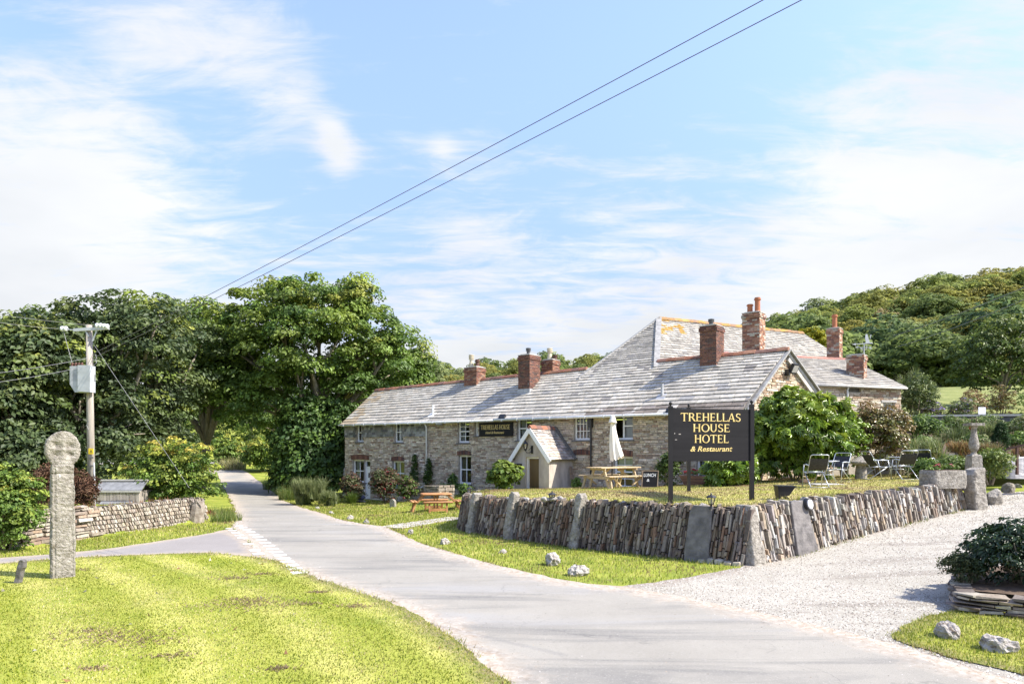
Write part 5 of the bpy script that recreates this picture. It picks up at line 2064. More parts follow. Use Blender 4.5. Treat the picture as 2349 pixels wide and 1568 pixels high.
def slab_mesh(name, fr, prof, thick, mat, seed=0, nz=26, nsec=26, amp=0.02, power=5.0):
    """standing stone: prof = (height, left, right) outline, rounded section, uneven face"""
    r = random.Random(seed)
    hs = [p[0] for p in prof]
    vs_, fs_ = [], []
    for i in range(nz + 1):
        h = hs[0] + (hs[-1] - hs[0]) * i / nz
        l = float(np.interp(h, hs, [p[1] for p in prof]))
        rr = float(np.interp(h, hs, [p[2] for p in prof]))
        cx, hw_ = (l + rr) / 2, (rr - l) / 2
        for k in range(nsec):
            a = 2 * math.pi * k / nsec
            ca, sa = math.cos(a), math.sin(a)
            x = math.copysign(abs(ca) ** (2 / power), ca) * hw_
            y = math.copysign(abs(sa) ** (2 / power), sa) * thick / 2
            p = Vector((cx + x, h, y))
            nn = mnoise.noise(p * 4 + Vector((seed * 1.7, 0, 0))) * amp + mnoise.noise(p * 14 + Vector((0, seed, 3))) * amp * 0.5
            p.x += ca * nn
            p.z += sa * nn
            p.y += nn * 0.5
            vs_.append(fr.p(p.x, p.y, p.z))
    for i in range(nz):
        for k in range(nsec):
            a, b = i * nsec + k, i * nsec + (k + 1) % nsec
            fs_.append((a, b, b + nsec, a + nsec))
    fs_.append(tuple(range(nsec - 1, -1, -1)))
    fs_.append(tuple(nz * nsec + k for k in range(nsec)))
    return raw_mesh(name, vs_, fs_, mat, None, False)


class Path:
    def __init__(self, pts):
        self.p = [Vector((x, y, 0)) for x, y in pts]
        self.s = [0.0]
        for a, b in zip(self.p, self.p[1:]):
            self.s.append(self.s[-1] + (b - a).length)
        self.L = self.s[-1]

    def at(self, s):
        s = min(max(s, 0), self.L - 1e-6)
        for i in range(len(self.p) - 1):
            if s <= self.s[i + 1]:
                f = (s - self.s[i]) / (self.s[i + 1] - self.s[i])
                d0 = (self.p[i + 1] - self.p[i]).normalized()
                dm = d0
                return self.p[i].lerp(self.p[i + 1], f), dm
        return self.p[-1], (self.p[-1] - self.p[-2]).normalized()


def smooth_path(pts, n=6):
    P = [Vector((x, y)) for x, y in pts]
    out = []
    for i in range(len(P) - 1):
        p0, p1, p2, p3 = P[max(i - 1, 0)], P[i], P[i + 1], P[min(i + 2, len(P) - 1)]
        for k in range(n):
            t = k / n
            q = 0.5 * ((2 * p1) + (p2 - p0) * t + (2 * p0 - 5 * p1 + 4 * p2 - p3) * t * t + (3 * p1 - 3 * p2 + p3 - p0) * t ** 3)
            out.append((q.x, q.y))
    out.append((P[-1].x, P[-1].y))
    return out


RPAL_SHADED = [(0.189, 0.147, 0.117), (0.144, 0.114, 0.094), (0.234, 0.190, 0.158), (0.270, 0.233, 0.194), (0.113, 0.090, 0.080), (0.198, 0.123, 0.087), (0.171, 0.147, 0.133), (0.306, 0.275, 0.245)]  # front face: its shade is put into the stone colours
RPAL_LIT = [(0.325, 0.298, 0.262), (0.387, 0.364, 0.330), (0.263, 0.231, 0.197), (0.209, 0.165, 0.133), (0.356, 0.289, 0.216), (0.294, 0.273, 0.257), (0.433, 0.430, 0.413), (0.170, 0.141, 0.120)]  # same stone, paler: sunlight on the right face put into the colour
BAT = 0.17
rwall = empty('retaining_wall', (4.6, 13.4, 0))
tag(rwall, 'retaining wall of upright slate stones around the raised lawn', 'wall')
pieces = []
core = MB()
PF_ = Path(smooth_path(WALL_F))
PR_ = Path(WALL_R)


def wall_fr(path, s):
    p, d = path.at(s)
    o = Vector((d.y, -d.x, 0))
    zb = float(g(p.x, p.y)) - 0.06
    q = p - o * 0.25
    zt = float(T(q.x, q.y)) + 0.02
    return Fr((p.x, p.y, zb), d, (UP - o * BAT), o), zt - zb


def build_upright(path, pal, gaps, lean, wr=(0.024, 0.075)):
    s = 0.0
    while s < path.L:
        w = RNG.uniform(*wr)
        if any(a - 0.02 < s + w / 2 < b + 0.02 for a, b in gaps):
            s += 0.03
            continue
        fr, H = wall_fr(path, s + w / 2)
        H += RNG.uniform(-0.10, 0.07)
        b = RNG.uniform(-0.25, 0.0)
        sk = lean + RNG.uniform(-0.09, 0.09)
        while b < H:
            h = RNG.uniform(0.10, 0.42)
            if RNG.random() < 0.12:
                h = RNG.uniform(0.07, 0.14)
            b0, b1 = max(b, 0.0), min(b + h, H)
            b += h
            if H - b < 0.07:
                b1 = H
                b = H + 1
            if b1 - b0 < 0.04:
                continue
            hw_ = w / 2 + RNG.uniform(-0.008, 0.012)
            off = sk * (b0 - H * 0.5)
            dep = RNG.uniform(0.0, 0.10)
            f2 = Fr(fr.p(off, 0, 0), fr.ex, fr.ey, fr.ez)
            vs_, fs_ = block(f2, -hw_, hw_, b0 + 0.004, b1 - 0.004, -0.12, dep, 0.011, min(0.012, hw_ * 0.3), sk)
            pieces.append((vs_, fs_, pick(pal, RNG, 0.22)))
        s += w


def s_of(path, px, py=1200):
    """path position seen at photo column px"""
    u = (px - HCX) / FPX
    best, bs_ = 1e9, 0
    for i in range(400):
        s = path.L * i / 399
        p, d = path.at(s)
        if path is PF_ and s < 4.6:
            continue
        e = abs(p.x / p.y - u)
        if e < best:
            best, bs_ = e, s
    return bs_


upr = [(s_of(PF_, 1083), 0.24, 0.10), (s_of(PF_, 1170), 0.22, 0.17), (s_of(PF_, 1322), 0.21, 0.19)]
slab1 = s_of(PF_, 1604)
slab2 = s_of(PR_, 1845)
c_right = s_of(PR_, 1740)
gaps_f = [(s - w / 2, s + w / 2) for s, w, e in upr] + [(slab1 - 0.26, slab1 + 0.22)]
gaps_r = [(slab2 - 0.36, slab2 + 0.36), (0.0, 0.26)]
build_upright(PF_, RPAL_SHADED, gaps_f, 0.10)
build_upright(PR_, RPAL_LIT, gaps_r, -0.10, (0.028, 0.085))
# odd pale blocks low at the corner
for k in range(5):
    fr, H = wall_fr(PF_, PF_.L - 0.15 - 0.17 * k)
    vs_, fs_ = block(fr, -0.08, 0.09, 0.0, RNG.uniform(0.12, 0.2), -0.05, 0.13, 0.02, 0.02)
    pieces.append((vs_, fs_, pick([(0.46, 0.41, 0.33), (0.4, 0.36, 0.3)], RNG)))
emit(pieces, 'stone', 'small_stones', M['drystone'], rwall, 300)
# earth core just behind the faces
for path in (PF_, PR_):
    n = 40
    vs_, fs_ = [], []
    for i in range(n + 1):
        fr, H = wall_fr(path, path.L * i / n)
        for (b, c) in ((-0.1, -0.02), (H - 0.06, -0.02), (H - 0.02, -0.45), (-0.1, -0.45)):
            vs_.append(fr.p(0, b, c))
    for i in range(n):
        for k in range(4):
            a, b = i * 4 + k, i * 4 + (k + 1) % 4
            fs_.append((a, b, b + 4, a + 4))
    fs_.append((3, 2, 1, 0))
    fs_.append(tuple(n * 4 + k for k in range(4)))
    core.put(vs_, fs_)
core.part('earth_core', M['wallcore'], rwall)
# loose cap stones along the top
for i in range(46):
    path = PF_ if i < 24 else PR_
    s = RNG.uniform(4.5 if i < 24 else 0.2, path.L - 0.1)
    fr, H = wall_fr(path, s)
    p = fr.p(0, H - 0.05, RNG.uniform(-0.2, -0.03))
    big = RNG.uniform(0.09, 0.2) * (1.25 if (i >= 24 and s < 3) or (i < 24 and s > path.L - 2) else 0.8)
    add('cap_stone', rock_mesh('cap_stone', p, (big * 1.2, big, big * 0.7), M['boulder'], 100 + i, 7, 2, 0.05, RNG.uniform(0, 3)), rwall)
for s, w, ex in upr:
    fr, H = wall_fr(PF_, s)
    add('granite_upright', slab_mesh('granite_upright', Fr(fr.p(0, 0, 0.06), fr.ex, fr.ey, fr.ez), [(-0.05, -w / 2 - 0.04, w / 2), (H * 0.5, -w / 2, w / 2 - 0.03), (H + ex * 0.6, -w / 2 + 0.03, w / 2 + 0.02), (H + ex, -w / 2 + 0.09, w / 2 - 0.05)], 0.24, M['granite'], int(s * 10), amp=0.03), rwall)
fr, H = wall_fr(PF_, slab1)
add('slate_slab', slab_mesh('slate_slab', Fr(fr.p(0, 0, 0.05), fr.ex, fr.ey, fr.ez), [(-0.02, -0.28, 0.2), (0.1, -0.3, 0.22), (H * 0.6, -0.27, 0.24), (H * 0.9, -0.24, 0.24), (H, -0.16, 0.22)], 0.12, M['darkslab'], 3, amp=0.012, power=9), rwall)
fr, H = wall_fr(PR_, slab2)
add('slate_slab', slab_mesh('slate_slab', Fr(fr.p(0, 0, 0.05), fr.ex, fr.ey, fr.ez), [(-0.02, -0.36, 0.46), (H * 0.5, -0.36, 0.34), (H * 0.97, -0.34, 0.26), (H + 0.02, -0.32, 0.22)], 0.12, M['darkslab'], 4, amp=0.012, power=9), rwall)
fr, H = wall_fr(PR_, 0.12)
add('granite_corner', slab_mesh('granite_corner', Fr(fr.p(0, 0, -0.04), fr.ex, fr.ey, fr.ez), [(-0.02, -0.2, 0.22), (H * 0.5, -0.18, 0.17), (H * 0.95, -0.14, 0.13), (H + 0.03, -0.1, 0.1)], 0.32, M['granite'], 9, amp=0.025, power=6), rwall)
# round lamp set in the slab
lp = slab2 + 0.22
fr, H = wall_fr(PR_, lp)
lm_ = MB()
fl2 = Fr(fr.p(0, H - 0.06, 0.13), fr.ex, fr.ey.normalized(), fr.ez)
pts = [(0.13 * math.cos(a * math.pi / 8), 0.13 * math.sin(a * math.pi / 8)) for a in range(16)]
lm_.prism(fl2, pts, -0.02, 0.06)
bl = lm_.mesh('bulkhead_lamp', M['blackmetal'])
bl = top('bulkhead_lamp', bl, 'round bulkhead lamp fixed to the dark slab of the wall', 'lamp')
bm3 = MB()
for r0, c0_, c1_ in ((0.10, 0.06, 0.075), (0.075, 0.075, 0.09)):
    bm3.prism(fl2, [(r0 * math.cos(a * math.pi / 8), r0 * math.sin(a * math.pi / 8)) for a in range(16)], c0_, c1_)
me_ = bm3.mesh('lamp_glass', M['whiteplastic'])
o = bpy.data.objects.new('lamp_glass', me_)
COL.objects.link(o)
o.parent = bl
o.matrix_parent_inverse = Matrix.Translation(-Vector(bl.location))

# lane-side wall on the left -------------------------------------------------
lwall = empty('lane_wall', (LW0.x, LW0.y, 0))
tag(lwall, 'low lit stone wall of slanting slates beside the side lane', 'wall')
LWP = Path([(LW0.x, LW0.y), (LW0.x + LWD.x * 3.4 + 0.12, LW0.y + LWD.y * 3.4), (LW1.x, LW1.y)])
pieces = []
LPAL = [(0.360, 0.324, 0.274), (0.302, 0.266, 0.222), (0.418, 0.382, 0.333), (0.245, 0.209, 0.174), (0.331, 0.281, 0.222), (0.202, 0.166, 0.133)]


def lw_fr(s):
    p, d = LWP.at(s)
    o = Vector((d.y, -d.x, 0))
    zb = float(g(p.x + o.x * 0.4, p.y + o.y * 0.4)) - 0.04
    return Fr((p.x, p.y, zb), d, (UP - o * 0.16), o)


rows = 7
rh = 0.115
for r_ in range(rows):
    s = 2.15
    sk = 0.42 if r_ % 2 == 0 else 0.34
    while s < LWP.L:
        w = RNG.uniform(0.035, 0.085)
        fr = lw_fr(s)
        tp = rh * RNG.uniform(0.94, 1.08) if r_ < rows - 1 else rh * RNG.uniform(0.7, 1.4)
        sag = 0.02 * math.sin(s * 1.3)
        vs_, fs_ = block(fr, -w / 2, w / 2, r_ * rh + 0.008 + sag, r_ * rh + tp - 0.004 + sag, -0.1, RNG.uniform(0.0, 0.045), 0.006, 0.006, -sk)
        pieces.append((vs_, fs_, pick(LPAL, RNG, 0.2)))
        s += w + 0.006
b = 0.0
while b < 0.82:
    h = RNG.uniform(0.05, 0.10)
    s = -0.1
    while s < 2.15:
        l = RNG.uniform(0.2, 0.55)
        fr = lw_fr(s + l / 2)
        vs_, fs_ = block(fr, -l / 2 + 0.01, l / 2 - 0.01, b + 0.006, b + h - 0.006, -0.15, RNG.uniform(0, 0.09), 0.012, 0.008)
        pieces.append((vs_, fs_, pick(LPAL + [(0.3, 0.22, 0.17)], RNG, 0.2)))
        s += l
    b += h
emit(pieces, 'stone', 'small_stones', M['drystone'], lwall, 300)
core = MB()
n = 20
vs_, fs_ = [], []
for i in range(n + 1):
    fr = lw_fr(LWP.L * i / n)
    for (b, c) in ((-0.1, -0.03), (0.80, -0.03), (0.78, -0.5), (-0.1, -0.5)):
        vs_.append(fr.p(0, b, c))
for i in range(n):
    for k in range(4):
        a, b = i * 4 + k, i * 4 + (k + 1) % 4
        fs_.append((a, b, b + 4, a + 4))
fs_ += [(3, 2, 1, 0), tuple(n * 4 + k for k in range(4))]
core.put(vs_, fs_)
core.part('earth_core', M['wallcore'], lwall)

# the stone cross ------------------------------------------------------------
cb = gp(144, 1326)
cr_ = Fr((cb.x, cb.y, cb.z), Vector((0.78, 0.62, 0)).normalized(), UP, Vector((0.62, -0.78, 0)).normalized())
CH = 337 / FPX * cb.y
sc_ = CH / 2.6
prof = [(-0.1, -0.225, 0.225), (0.0, -0.225, 0.225), (1.0, -0.222, 0.215), (1.9, -0.215, 0.195), (2.02, -0.20, 0.185)]
R_, cz = 0.325, 2.28
for k in range(15):
    a = math.radians(-53 + (90 + 53) * k / 14)
    prof.append((cz + R_ * math.sin(a), -R_ * math.cos(a), R_ * math.cos(a)))
prof[-1] = (cz + R_, -0.03, 0.03)
prof = [(h * sc_, l * sc_ * 0.83, r * sc_ * 0.83) for h, l, r in prof]
hs = [p[0] for p in prof]
nz, nsec = 120, 72
vs_, fs_ = [], []
dimp = [(-0.10, 2.36), (0.11, 2.36), (-0.10, 2.2), (0.12, 2.2)]
for i in range(nz + 1):
    h = hs[0] + (hs[-1] - hs[0]) * i / nz
    l = float(np.interp(h, hs, [p[1] for p in prof]))
    r = float(np.interp(h, hs, [p[2] for p in prof]))
    cx, hw_ = (l + r) / 2, (r - l) / 2
    th = 0.24 if h < 2.0 * sc_ else 0.21
    for k in range(nsec):
        a = 2 * math.pi * k / nsec
        ca, sa = math.cos(a), math.sin(a)
        x = math.copysign(abs(ca) ** 0.33, ca) * hw_
        y = math.copysign(abs(sa) ** 0.33, sa) * th / 2 * sc_
        p = Vector((cx + x, h, y))
        nn = mnoise.noise(p * 5) * 0.016 + mnoise.noise(p * 17) * 0.012 + mnoise.noise(p * 41) * 0.006
        if sa > 0.4:
            for dx, dz in dimp:
                e = math.hypot(p.x - dx * sc_, h - dz * sc_)
                nn -= 0.05 * math.exp(-(e / 0.05) ** 2)
            if h < 1.95 * sc_ and abs(abs(p.x) - 0.13) < 0.018:
                nn -= 0.012
            if abs(h - 1.86 * sc_) < 0.02:
                nn -= 0.014
        vs_.append(cr_.p(p.x + ca * nn, p.y + 0.4 * nn, p.z + sa * nn))
for i in range(nz):
    for k in range(nsec):
        a, b = i * nsec + k, i * nsec + (k + 1) % nsec
        fs_.append((a, b, b + nsec, a + nsec))
fs_.append(tuple(nz * nsec + k for k in range(nsec)))
top('stone_cross', raw_mesh('stone_cross', vs_, fs_, M['granite']), 'tall lichened granite wheel-headed cross on the front lawn', 'stone cross')
p = gp(41, 1340)
hh = 58 / FPX * p.y
top('marker_post', slab_mesh('marker_post', Fr(p, Vector((1, 0, 0)), (UP + Vector((0.18, 0, 0))).normalized(), Vector((0, -1, 0))), [(-0.1, -0.06, 0.05), (0.0, -0.06, 0.05), (hh * 0.6, -0.045, 0.05), (hh * 0.68, -0.05, 0.075), (hh * 0.95, -0.04, 0.07), (hh, -0.02, 0.04)], 0.1, M['darkslab'], 6, 20, 14, 0.012),
    'short dark leaning stone post at the left edge of the lawn', 'post')

# boulders ---------------------------------------------------------------------
BL = [((1266, 1296), 40, 33, 'pale jagged boulder on the verge under the retaining wall, left of the pair', 21), ((1326, 1319), 45, 33, 'pale squat boulder on the verge under the retaining wall, right of the pair', 22),
      ((1021, 1247), 27, 16, 'low flat-topped stone on the verge near the end of the retaining wall', 23), ((941, 1224), 19, 13, 'small pale block on the verge just below the garden path', 24), ((840, 1200), 14, 13, 'small pale upright block at the lawn edge left of the garden path', 25),
      ((805, 1191), 18, 14, 'pale pair-sized block at the lawn edge in front of the cottage lawn', 26), ((760, 1178), 14, 9, 'small low stone at the lawn edge in front of the grassy shrub', 27), ((728, 1166), 11, 6, 'tiny stone nearest the grassy shrub at the lawn edge', 28),
      ((1153, 1268), 20, 12, 'broken brown stone half sunk in the verge by the granite upright', 29), ((2170, 1464), 56, 52, 'white upright boulder on the grass patch at the lower right', 30), ((2291, 1496), 68, 50, 'grey brown boulder at the right edge of the grass patch', 31)]
for (px, py), w, h, lab, sd in BL:
    p = gp(px, py)
    k = p.y / FPX
    top('boulder', rock_mesh('boulder', p - UP * 0.03, (w * k * 1.12, w * k * 0.9, h * k * 1.3), M['boulder'], sd, 10, 4, 0.085, sd), lab, 'boulder', 'boulders lining the verges')

# utility pole -------------------------------------------------------------------
PY = 20.6
pb = at(210.5, 1168, PY)
pb.z = float(g(pb.x, pb.y)) - 0.05
ptop = at(204, 745, PY)
pole = empty('utility_pole', pb)
tag(pole, 'weathered wooden utility pole with grey transformer box behind the lane wall', 'utility pole')
m = MB()
m.tube([pb, pb.lerp(ptop, 0.5), ptop], [0.105, 0.097, 0.085], 12)
m.part('pole', M['oldwood'], pole, True)
kx = PY / FPX
za = at(204, 755, PY).z
m = MB()
m.beam(at(170, 757, PY - 0.1), at(249, 752, PY - 0.1), 0.09, 0.09)
arm = m.part('cross_arm', M['galv'], pole)
m = MB()
m.beam(at(195, 756, PY - 0.11), at(203.5, 772, PY - 0.11), 0.03, 0.03)
m.part('arm_brace', M['galv'], arm)
m = MB()
m.beam(at(222, 758, PY - 0.11), at(212, 782, PY - 0.11), 0.03, 0.03)
m.part('arm_brace', M['galv'], arm)
for px, py in ((143, 754), (151, 754), (223, 747), (231, 747), (239, 748), (246, 749)):
    m = MB()
    c = at(px, py, PY - 0.12)
    pr_ = [(0.02, -0.07), (0.075, -0.05), (0.08, 0.0), (0.075, 0.05), (0.02, 0.07)]
    vs_, n = [], 12
    for r_, x in pr_:
        for k in range(n):
            a = 2 * math.pi * k / n
            vs_.append((c.x + x * 0.6, c.y + r_ * math.cos(a), c.z + r_ * math.sin(a)))
    fs_ = [(i * n + k, i * n + (k + 1) % n, (i + 1) * n + (k + 1) % n, (i + 1) * n + k) for i in range(4) for k in range(n)]
    m.put(vs_, fs_)
    m.part('insulator', M['insul'], pole, True)
m = MB()
m.beam(at(155, 755, PY - 0.1), at(172, 756.5, PY - 0.1), 0.025, 0.025)
m.part('insulator_rod', M['galv'], pole)
# transformer: box with a cut lower corner and an open end
tf = Fr(at(160, 899, PY - 0.28), Vector((1, 0, 0)), UP, Vector((0, -1, 0)))
Wd, Hg = 48 * kx, 60 * kx
m = MB()
m.prism(tf, [(0.24 * Wd, 0), (Wd, 0), (Wd, Hg), (0, Hg * 0.98), (0, Hg * 0.3)], -0.22, 0.0)
trf = m.part('transformer', M['galv'], pole)
m = MB()
m.prism(tf, [(0.34 * Wd, 0.14), (0.43 * Wd, 0.03), (0.43 * Wd, Hg - 0.04), (0.06 * Wd, Hg - 0.06), (0.06 * Wd, Hg * 0.32), (0.24 * Wd, 0.04)], 0.001, 0.004)
m.part('recess_panel', M['lead'], trf)
m = MB()
m.prism(tf, [(0.42 * Wd, 0.02), (Wd, -0.005), (Wd, Hg + 0.01), (0.42 * Wd, Hg + 0.01)], 0.004, 0.05)
m.part('front_panel', M['galv'], trf)
for px in (166, 174, 181, 188):
    m = MB()
    b = at(px, 841, PY - 0.2)
    m.lathe(b, [(0.03, -0.02), (0.05, 0.02), (0.03, 0.035), (0.05, 0.06), (0.03, 0.075), (0.045, 0.1), (0.02, 0.13)], 10)
    m.part('bushing', M['brownins'], trf, True)
m = MB()
m.obox(Fr(at(203.5, 1041, PY - 0.1), Vector((1, 0, 0)), UP, Vector((0, -1, 0))), 0, 0.14, 0, 0.17, -0.01, 0.012)
yp = m.part('warning_plate', M['yellow'], pole)
m = MB()
tri_ = Fr(at(203.5, 1041, PY - 0.112), Vector((1, 0, 0)), UP, Vector((0, -1, 0)))
for q in ([(0.03, 0.04), (0.11, 0.04), (0.11, 0.05), (0.03, 0.05)], [(0.03, 0.05), (0.042, 0.05), (0.075, 0.13), (0.066, 0.13)], [(0.098, 0.05), (0.11, 0.05), (0.075, 0.13), (0.066, 0.13)], [(0.066, 0.06), (0.075, 0.06), (0.078, 0.1), (0.064, 0.1)]):
    m.prism(tri_, q, 0.0, 0.002)
m.part('warning_symbol', M['blackmetal'], yp)
for py in (1051, 1070):
    m = MB()
    m.obox(Fr(at(204, py, PY - 0.105), Vector((1, 0, 0)), UP, Vector((0, -1, 0))), 0, 0.13, 0, 0.05, -0.01, 0.012)
    m.part('number_plate', M['sill'], pole)
m = MB()
for k in range(2):
    c = at(214, 815 + k * 10, PY)
    m.tube([c, c + V(0.1, -0.05, 0.02), c + V(0.13, -0.05, -0.1), c + V(0.04, -0.04, -0.16)], 0.012, 6)
m.tube([at(210, 850, PY - .1), at(218, 860, PY - .1), at(219, 872, PY - .1), at(211, 878, PY - .1)], 0.016, 6)
m.tube([at(204, 965, PY - .1), at(199, 975, PY - .1), at(203, 985, PY - .1)], 0.01, 6)
m.part('cable_loop', M['palewire'], pole)
m = MB()
m.tube([at(215, 1060, PY - .02), at(218, 1168, PY - .02)], 0.03, 6)
m.part('cable_guard', M['galv'], pole)


def cable(name, pts, r, mat, label, sag=0.0, n=24):
    a, b = pts
    path = []
    for i in range(n + 1):
        f = i / n
        q = a.lerp(b, f)
        q.z -= sag * 4 * f * (1 - f)
        path.append(q)
    m = MB()
    m.tube(path, r, 6)
    return top(name, m.mesh(name, mat), label, 'cable', 'overhead cables')


def far(a, px, py, Y, ext=1.35):
    q = at(px, py, Y)
    return a + (q - a) * ext


a1, a2 = at(213, 811, PY), at(213, 821, PY)
cable('power_cable', (a1, far(a1, 1722, 0, 9.2)), 0.0075, M['wire'], 'upper of the two long cables rising from the pole across the sky', 0.12)
cable('power_cable', (a2, far(a2, 1809, 0, 9.2)), 0.0075, M['wire'], 'lower of the two long cables rising from the pole across the sky', 0.12)
a = at(205, 820, PY)
cable('power_cable', (a, far(a, 0, 851, 17)), 0.0055, M['palewire'], 'upper cable running left from the pole at transformer height', 0.05)
a = at(205, 838, PY)
cable('power_cable', (a, far(a, 0, 872, 17)), 0.0055, M['palewire'], 'lower cable running left from the pole at transformer height', 0.05)
a = at(140, 754, PY - 0.1)
cable('power_cable', (a, far(a, 0, 738, 19)), 0.005, M['palewire'], 'thin cable leaving the left insulator of the pole', 0.03)
a = at(222, 747, PY - 0.1)
cable('power_cable', (a, far(a, 0, 720, 19)), 0.005, M['palewire'], 'thin cable leaving the right insulator of the pole towards the left', 0.03)
cable('dropper_wire', (at(145, 757, PY - 0.12), at(167, 838, PY - 0.2)), 0.008, M['palewire'], 'short dropper wire from the left insulator to the transformer', 0.0)
cable('guy_wire', (at(212, 785, PY), at(434, 1118, 20.0)), 0.006, M['palewire'], 'slanting guy wire from the pole down to the tree stump', 0.0)
a = at(2120, 745, 60)
cable('power_cable', (at(2050, 770, 66), far(at(2050, 770, 66), 2349, 652, 48)), 0.03, M['wire'], 'upper thin cable crossing in front of the wooded hill', 0.3)
cable('power_cable', (at(2060, 795, 66), far(at(2060, 795, 66), 2349, 680, 48)), 0.03, M['wire'], 'lower thin cable crossing in front of the wooded hill', 0.3)

# shed behind the wall ---------------------------------------------------------
SY = 22.8
sb = at(221, 1172, SY)
shed = empty('timber_shed', sb)
tag(shed, 'small grey boarded shed with felt roof beside the utility pole', 'shed')
k = SY / FPX
sw = 96 * k
zf, z_e, z_r = sb.z - 0.4, zat(1125, SY), zat(1104, SY)
SF = Fr(Vector((sb.x, sb.y, 0)), Vector((1, 0.05, 0)).normalized(), UP, Vector((0.05, -1, 0)).normalized())
nb = 13
for i in range(nb):
    m = MB()
    c = RNG.uniform(0.85, 1.12)
    m.obox(SF, sw * i / nb + 0.005, sw * (i + 1) / nb - 0.005, zf, z_e, -0.03, RNG.uniform(0.0, 0.008), (c, c, c))
    m.part('board', M['shedwood'], shed)
m = MB()
m.obox(SF, 0.01, sw - 0.01, zf, z_e - 0.02, -1.0, -0.035, (0.8, 0.8, 0.8))
m.part('body', M['shedwood'], shed)
m = MB()
m.prism(Fr(SF.p(-0.06, 0, 0.1), -SF.ez, UP, SF.ex), [(0.06, z_e - 0.02), (0.5, z_r - 0.04), (1.2, z_e - 0.02), (1.2, z_e + 0.02), (0.5, z_r), (0.06, z_e + 0.02)], 0.0, sw + 0.14)
rf = m.part('roof', M['felt'], shed)
m = MB()
m.obox(SF, -0.07, sw + 0.09, z_e - 0.045, z_e + 0.012, 0.102, 0.125)
m.part('fascia', M['coping'], rf)
m = MB()
m.obox(SF, -0.07, sw + 0.09, z_r + 0.005, z_r + 0.05, -0.46, -0.34)
m.part('ridge_strip', M['coping'], rf)
zl0, zl1 = zat(1166, SY - .4), zat(1157, SY - .4)
m = MB()
m.obox(SF, 0.16 * sw, 0.82 * sw, zf, zl0, 0.05, 0.42, (0.95, 0.95, 0.95))
lean = m.part('lean_to', M['shedwood'], shed)
m = MB()
m.prism(Fr(SF.p(0.14 * sw, 0, 0.46), -SF.ez, UP, SF.ex), [(0.0, zl0), (0.4, zl1 + 0.05), (0.4, zl1 + 0.08), (0.0, zl0 + 0.035)], 0.0, 0.72 * sw)
m.part('lean_to_roof', M['felt'], lean)

# stump ------------------------------------------------------------------------
stp = at(432, 1150, 21.8)
stp.z = float(g(stp.x, stp.y)) + 0.05
st = empty('tree_stump', stp)
tag(st, 'gnarled grey tree stump on top of the lane wall', 'stump')
m = MB()
r = random.Random(5)
m.tube([stp + V(0.18, 0, -0.2), stp + V(0.2, 0, 0.1), stp + V(0.24, 0.02, 0.3), stp + V(0.22, 0, 0.42)], [0.2, 0.16, 0.15, 0.11], 10)
m.tube([stp + V(0.05, -.05, 0), stp + V(-0.12, -.08, 0.12), stp + V(-0.24, -.06, 0.2), stp + V(-0.2, -.05, 0.3)], [0.13, 0.12, 0.1, 0.06], 9)
m.tube([stp + V(0.0, 0, 0.05), stp + V(0.03, 0, 0.22), stp + V(0.1, 0, 0.36)], [0.11, 0.09, 0.04], 9)
for k in range(9):
    a = r.uniform(0, 6.28)
    p = stp + V(r.uniform(-0.25, 0.3), -0.05, 0.1 + r.uniform(0, 0.3))
    m.tube([p, p + V(math.cos(a) * 0.1, -0.05, 0.08), p + V(math.cos(a) * 0.2, -0.06, math.sin(a) * 0.15)], [0.03, 0.022, 0.008], 6)
for i, v in enumerate(m.v):
    q = Vector(v)
    n_ = mnoise.noise(q * 8) * 0.05
    q2 = V(q.x + n_, q.y + n_ * 0.5, q.z + mnoise.noise(q * 11 + V(3, 0, 0)) * 0.04)
    m.v[i] = tuple(stp + (q2 - stp) * 1.35)
m.part('trunk', M['deadwood'], st)

# lanterns -----------------------------------------------------------------------
def lantern(base, H, label):
    """four-sided post lantern: base, stem, glazed cage, hipped cap, finial"""
    o = empty('garden_lantern', base)
    tag(o, label, 'lantern', 'black garden lanterns on the retaining wall')
    s = H / 0.34
    b = base
    m = MB()
    m.lathe(b, [(0.05 * s, 0), (0.05 * s, 0.015 * s), (0.028 * s, 0.03 * s), (0.022 * s, 0.085 * s), (0.045 * s, 0.1 * s), (0.05 * s, 0.108 * s)], 12)
    m.part('stem', M['blackmetal'], o)
    m = MB()
    m.lathe(b + UP * 0.245 * s, [(0.118 * s, 0), (0.118 * s, 0.008 * s), (0.07 * s, 0.045 * s), (0.028 * s, 0.055 * s), (0.018 * s, 0.065 * s), (0.022 * s, 0.08 * s), (0.004 * s, 0.10 * s)], 8)
    m.part('cap', M['blackmetal'], o)
    m = MB()
    gl_ = MB()
    for k in range(6):
        a0, a1 = k * math.pi / 3 + 0.3, (k + 1) * math.pi / 3 + 0.3
        p0, p1 = b + V(0.05 * s * math.cos(a0), 0.05 * s * math.sin(a0), 0.105 * s), b + V(0.092 * s * math.cos(a0), 0.092 * s * math.sin(a0), 0.247 * s)
        q0, q1 = b + V(0.05 * s * math.cos(a1), 0.05 * s * math.sin(a1), 0.105 * s), b + V(0.092 * s * math.cos(a1), 0.092 * s * math.sin(a1), 0.247 * s)
        m.beam(p0, p1, 0.011 * s, 0.011 * s)
        m.beam(p1, q1, 0.010 * s, 0.012 * s)
        m.beam(p0, q0, 0.010 * s, 0.012 * s)
        gl_.put([p0, q0, q1, p1], [(0, 1, 2, 3)])
    m.part('cage', M['blackmetal'], o)
    gl_.part('glass', M['lampglass'], o)
    m = MB()
    m.lathe(b + UP * 0.11 * s, [(0.02 * s, 0), (0.025 * s, 0.05 * s), (0.02 * s, 0.09 * s), (0.004 * s, 0.1 * s)], 8)
    m.part('bulb', M['whiteplastic'], o)
    return o


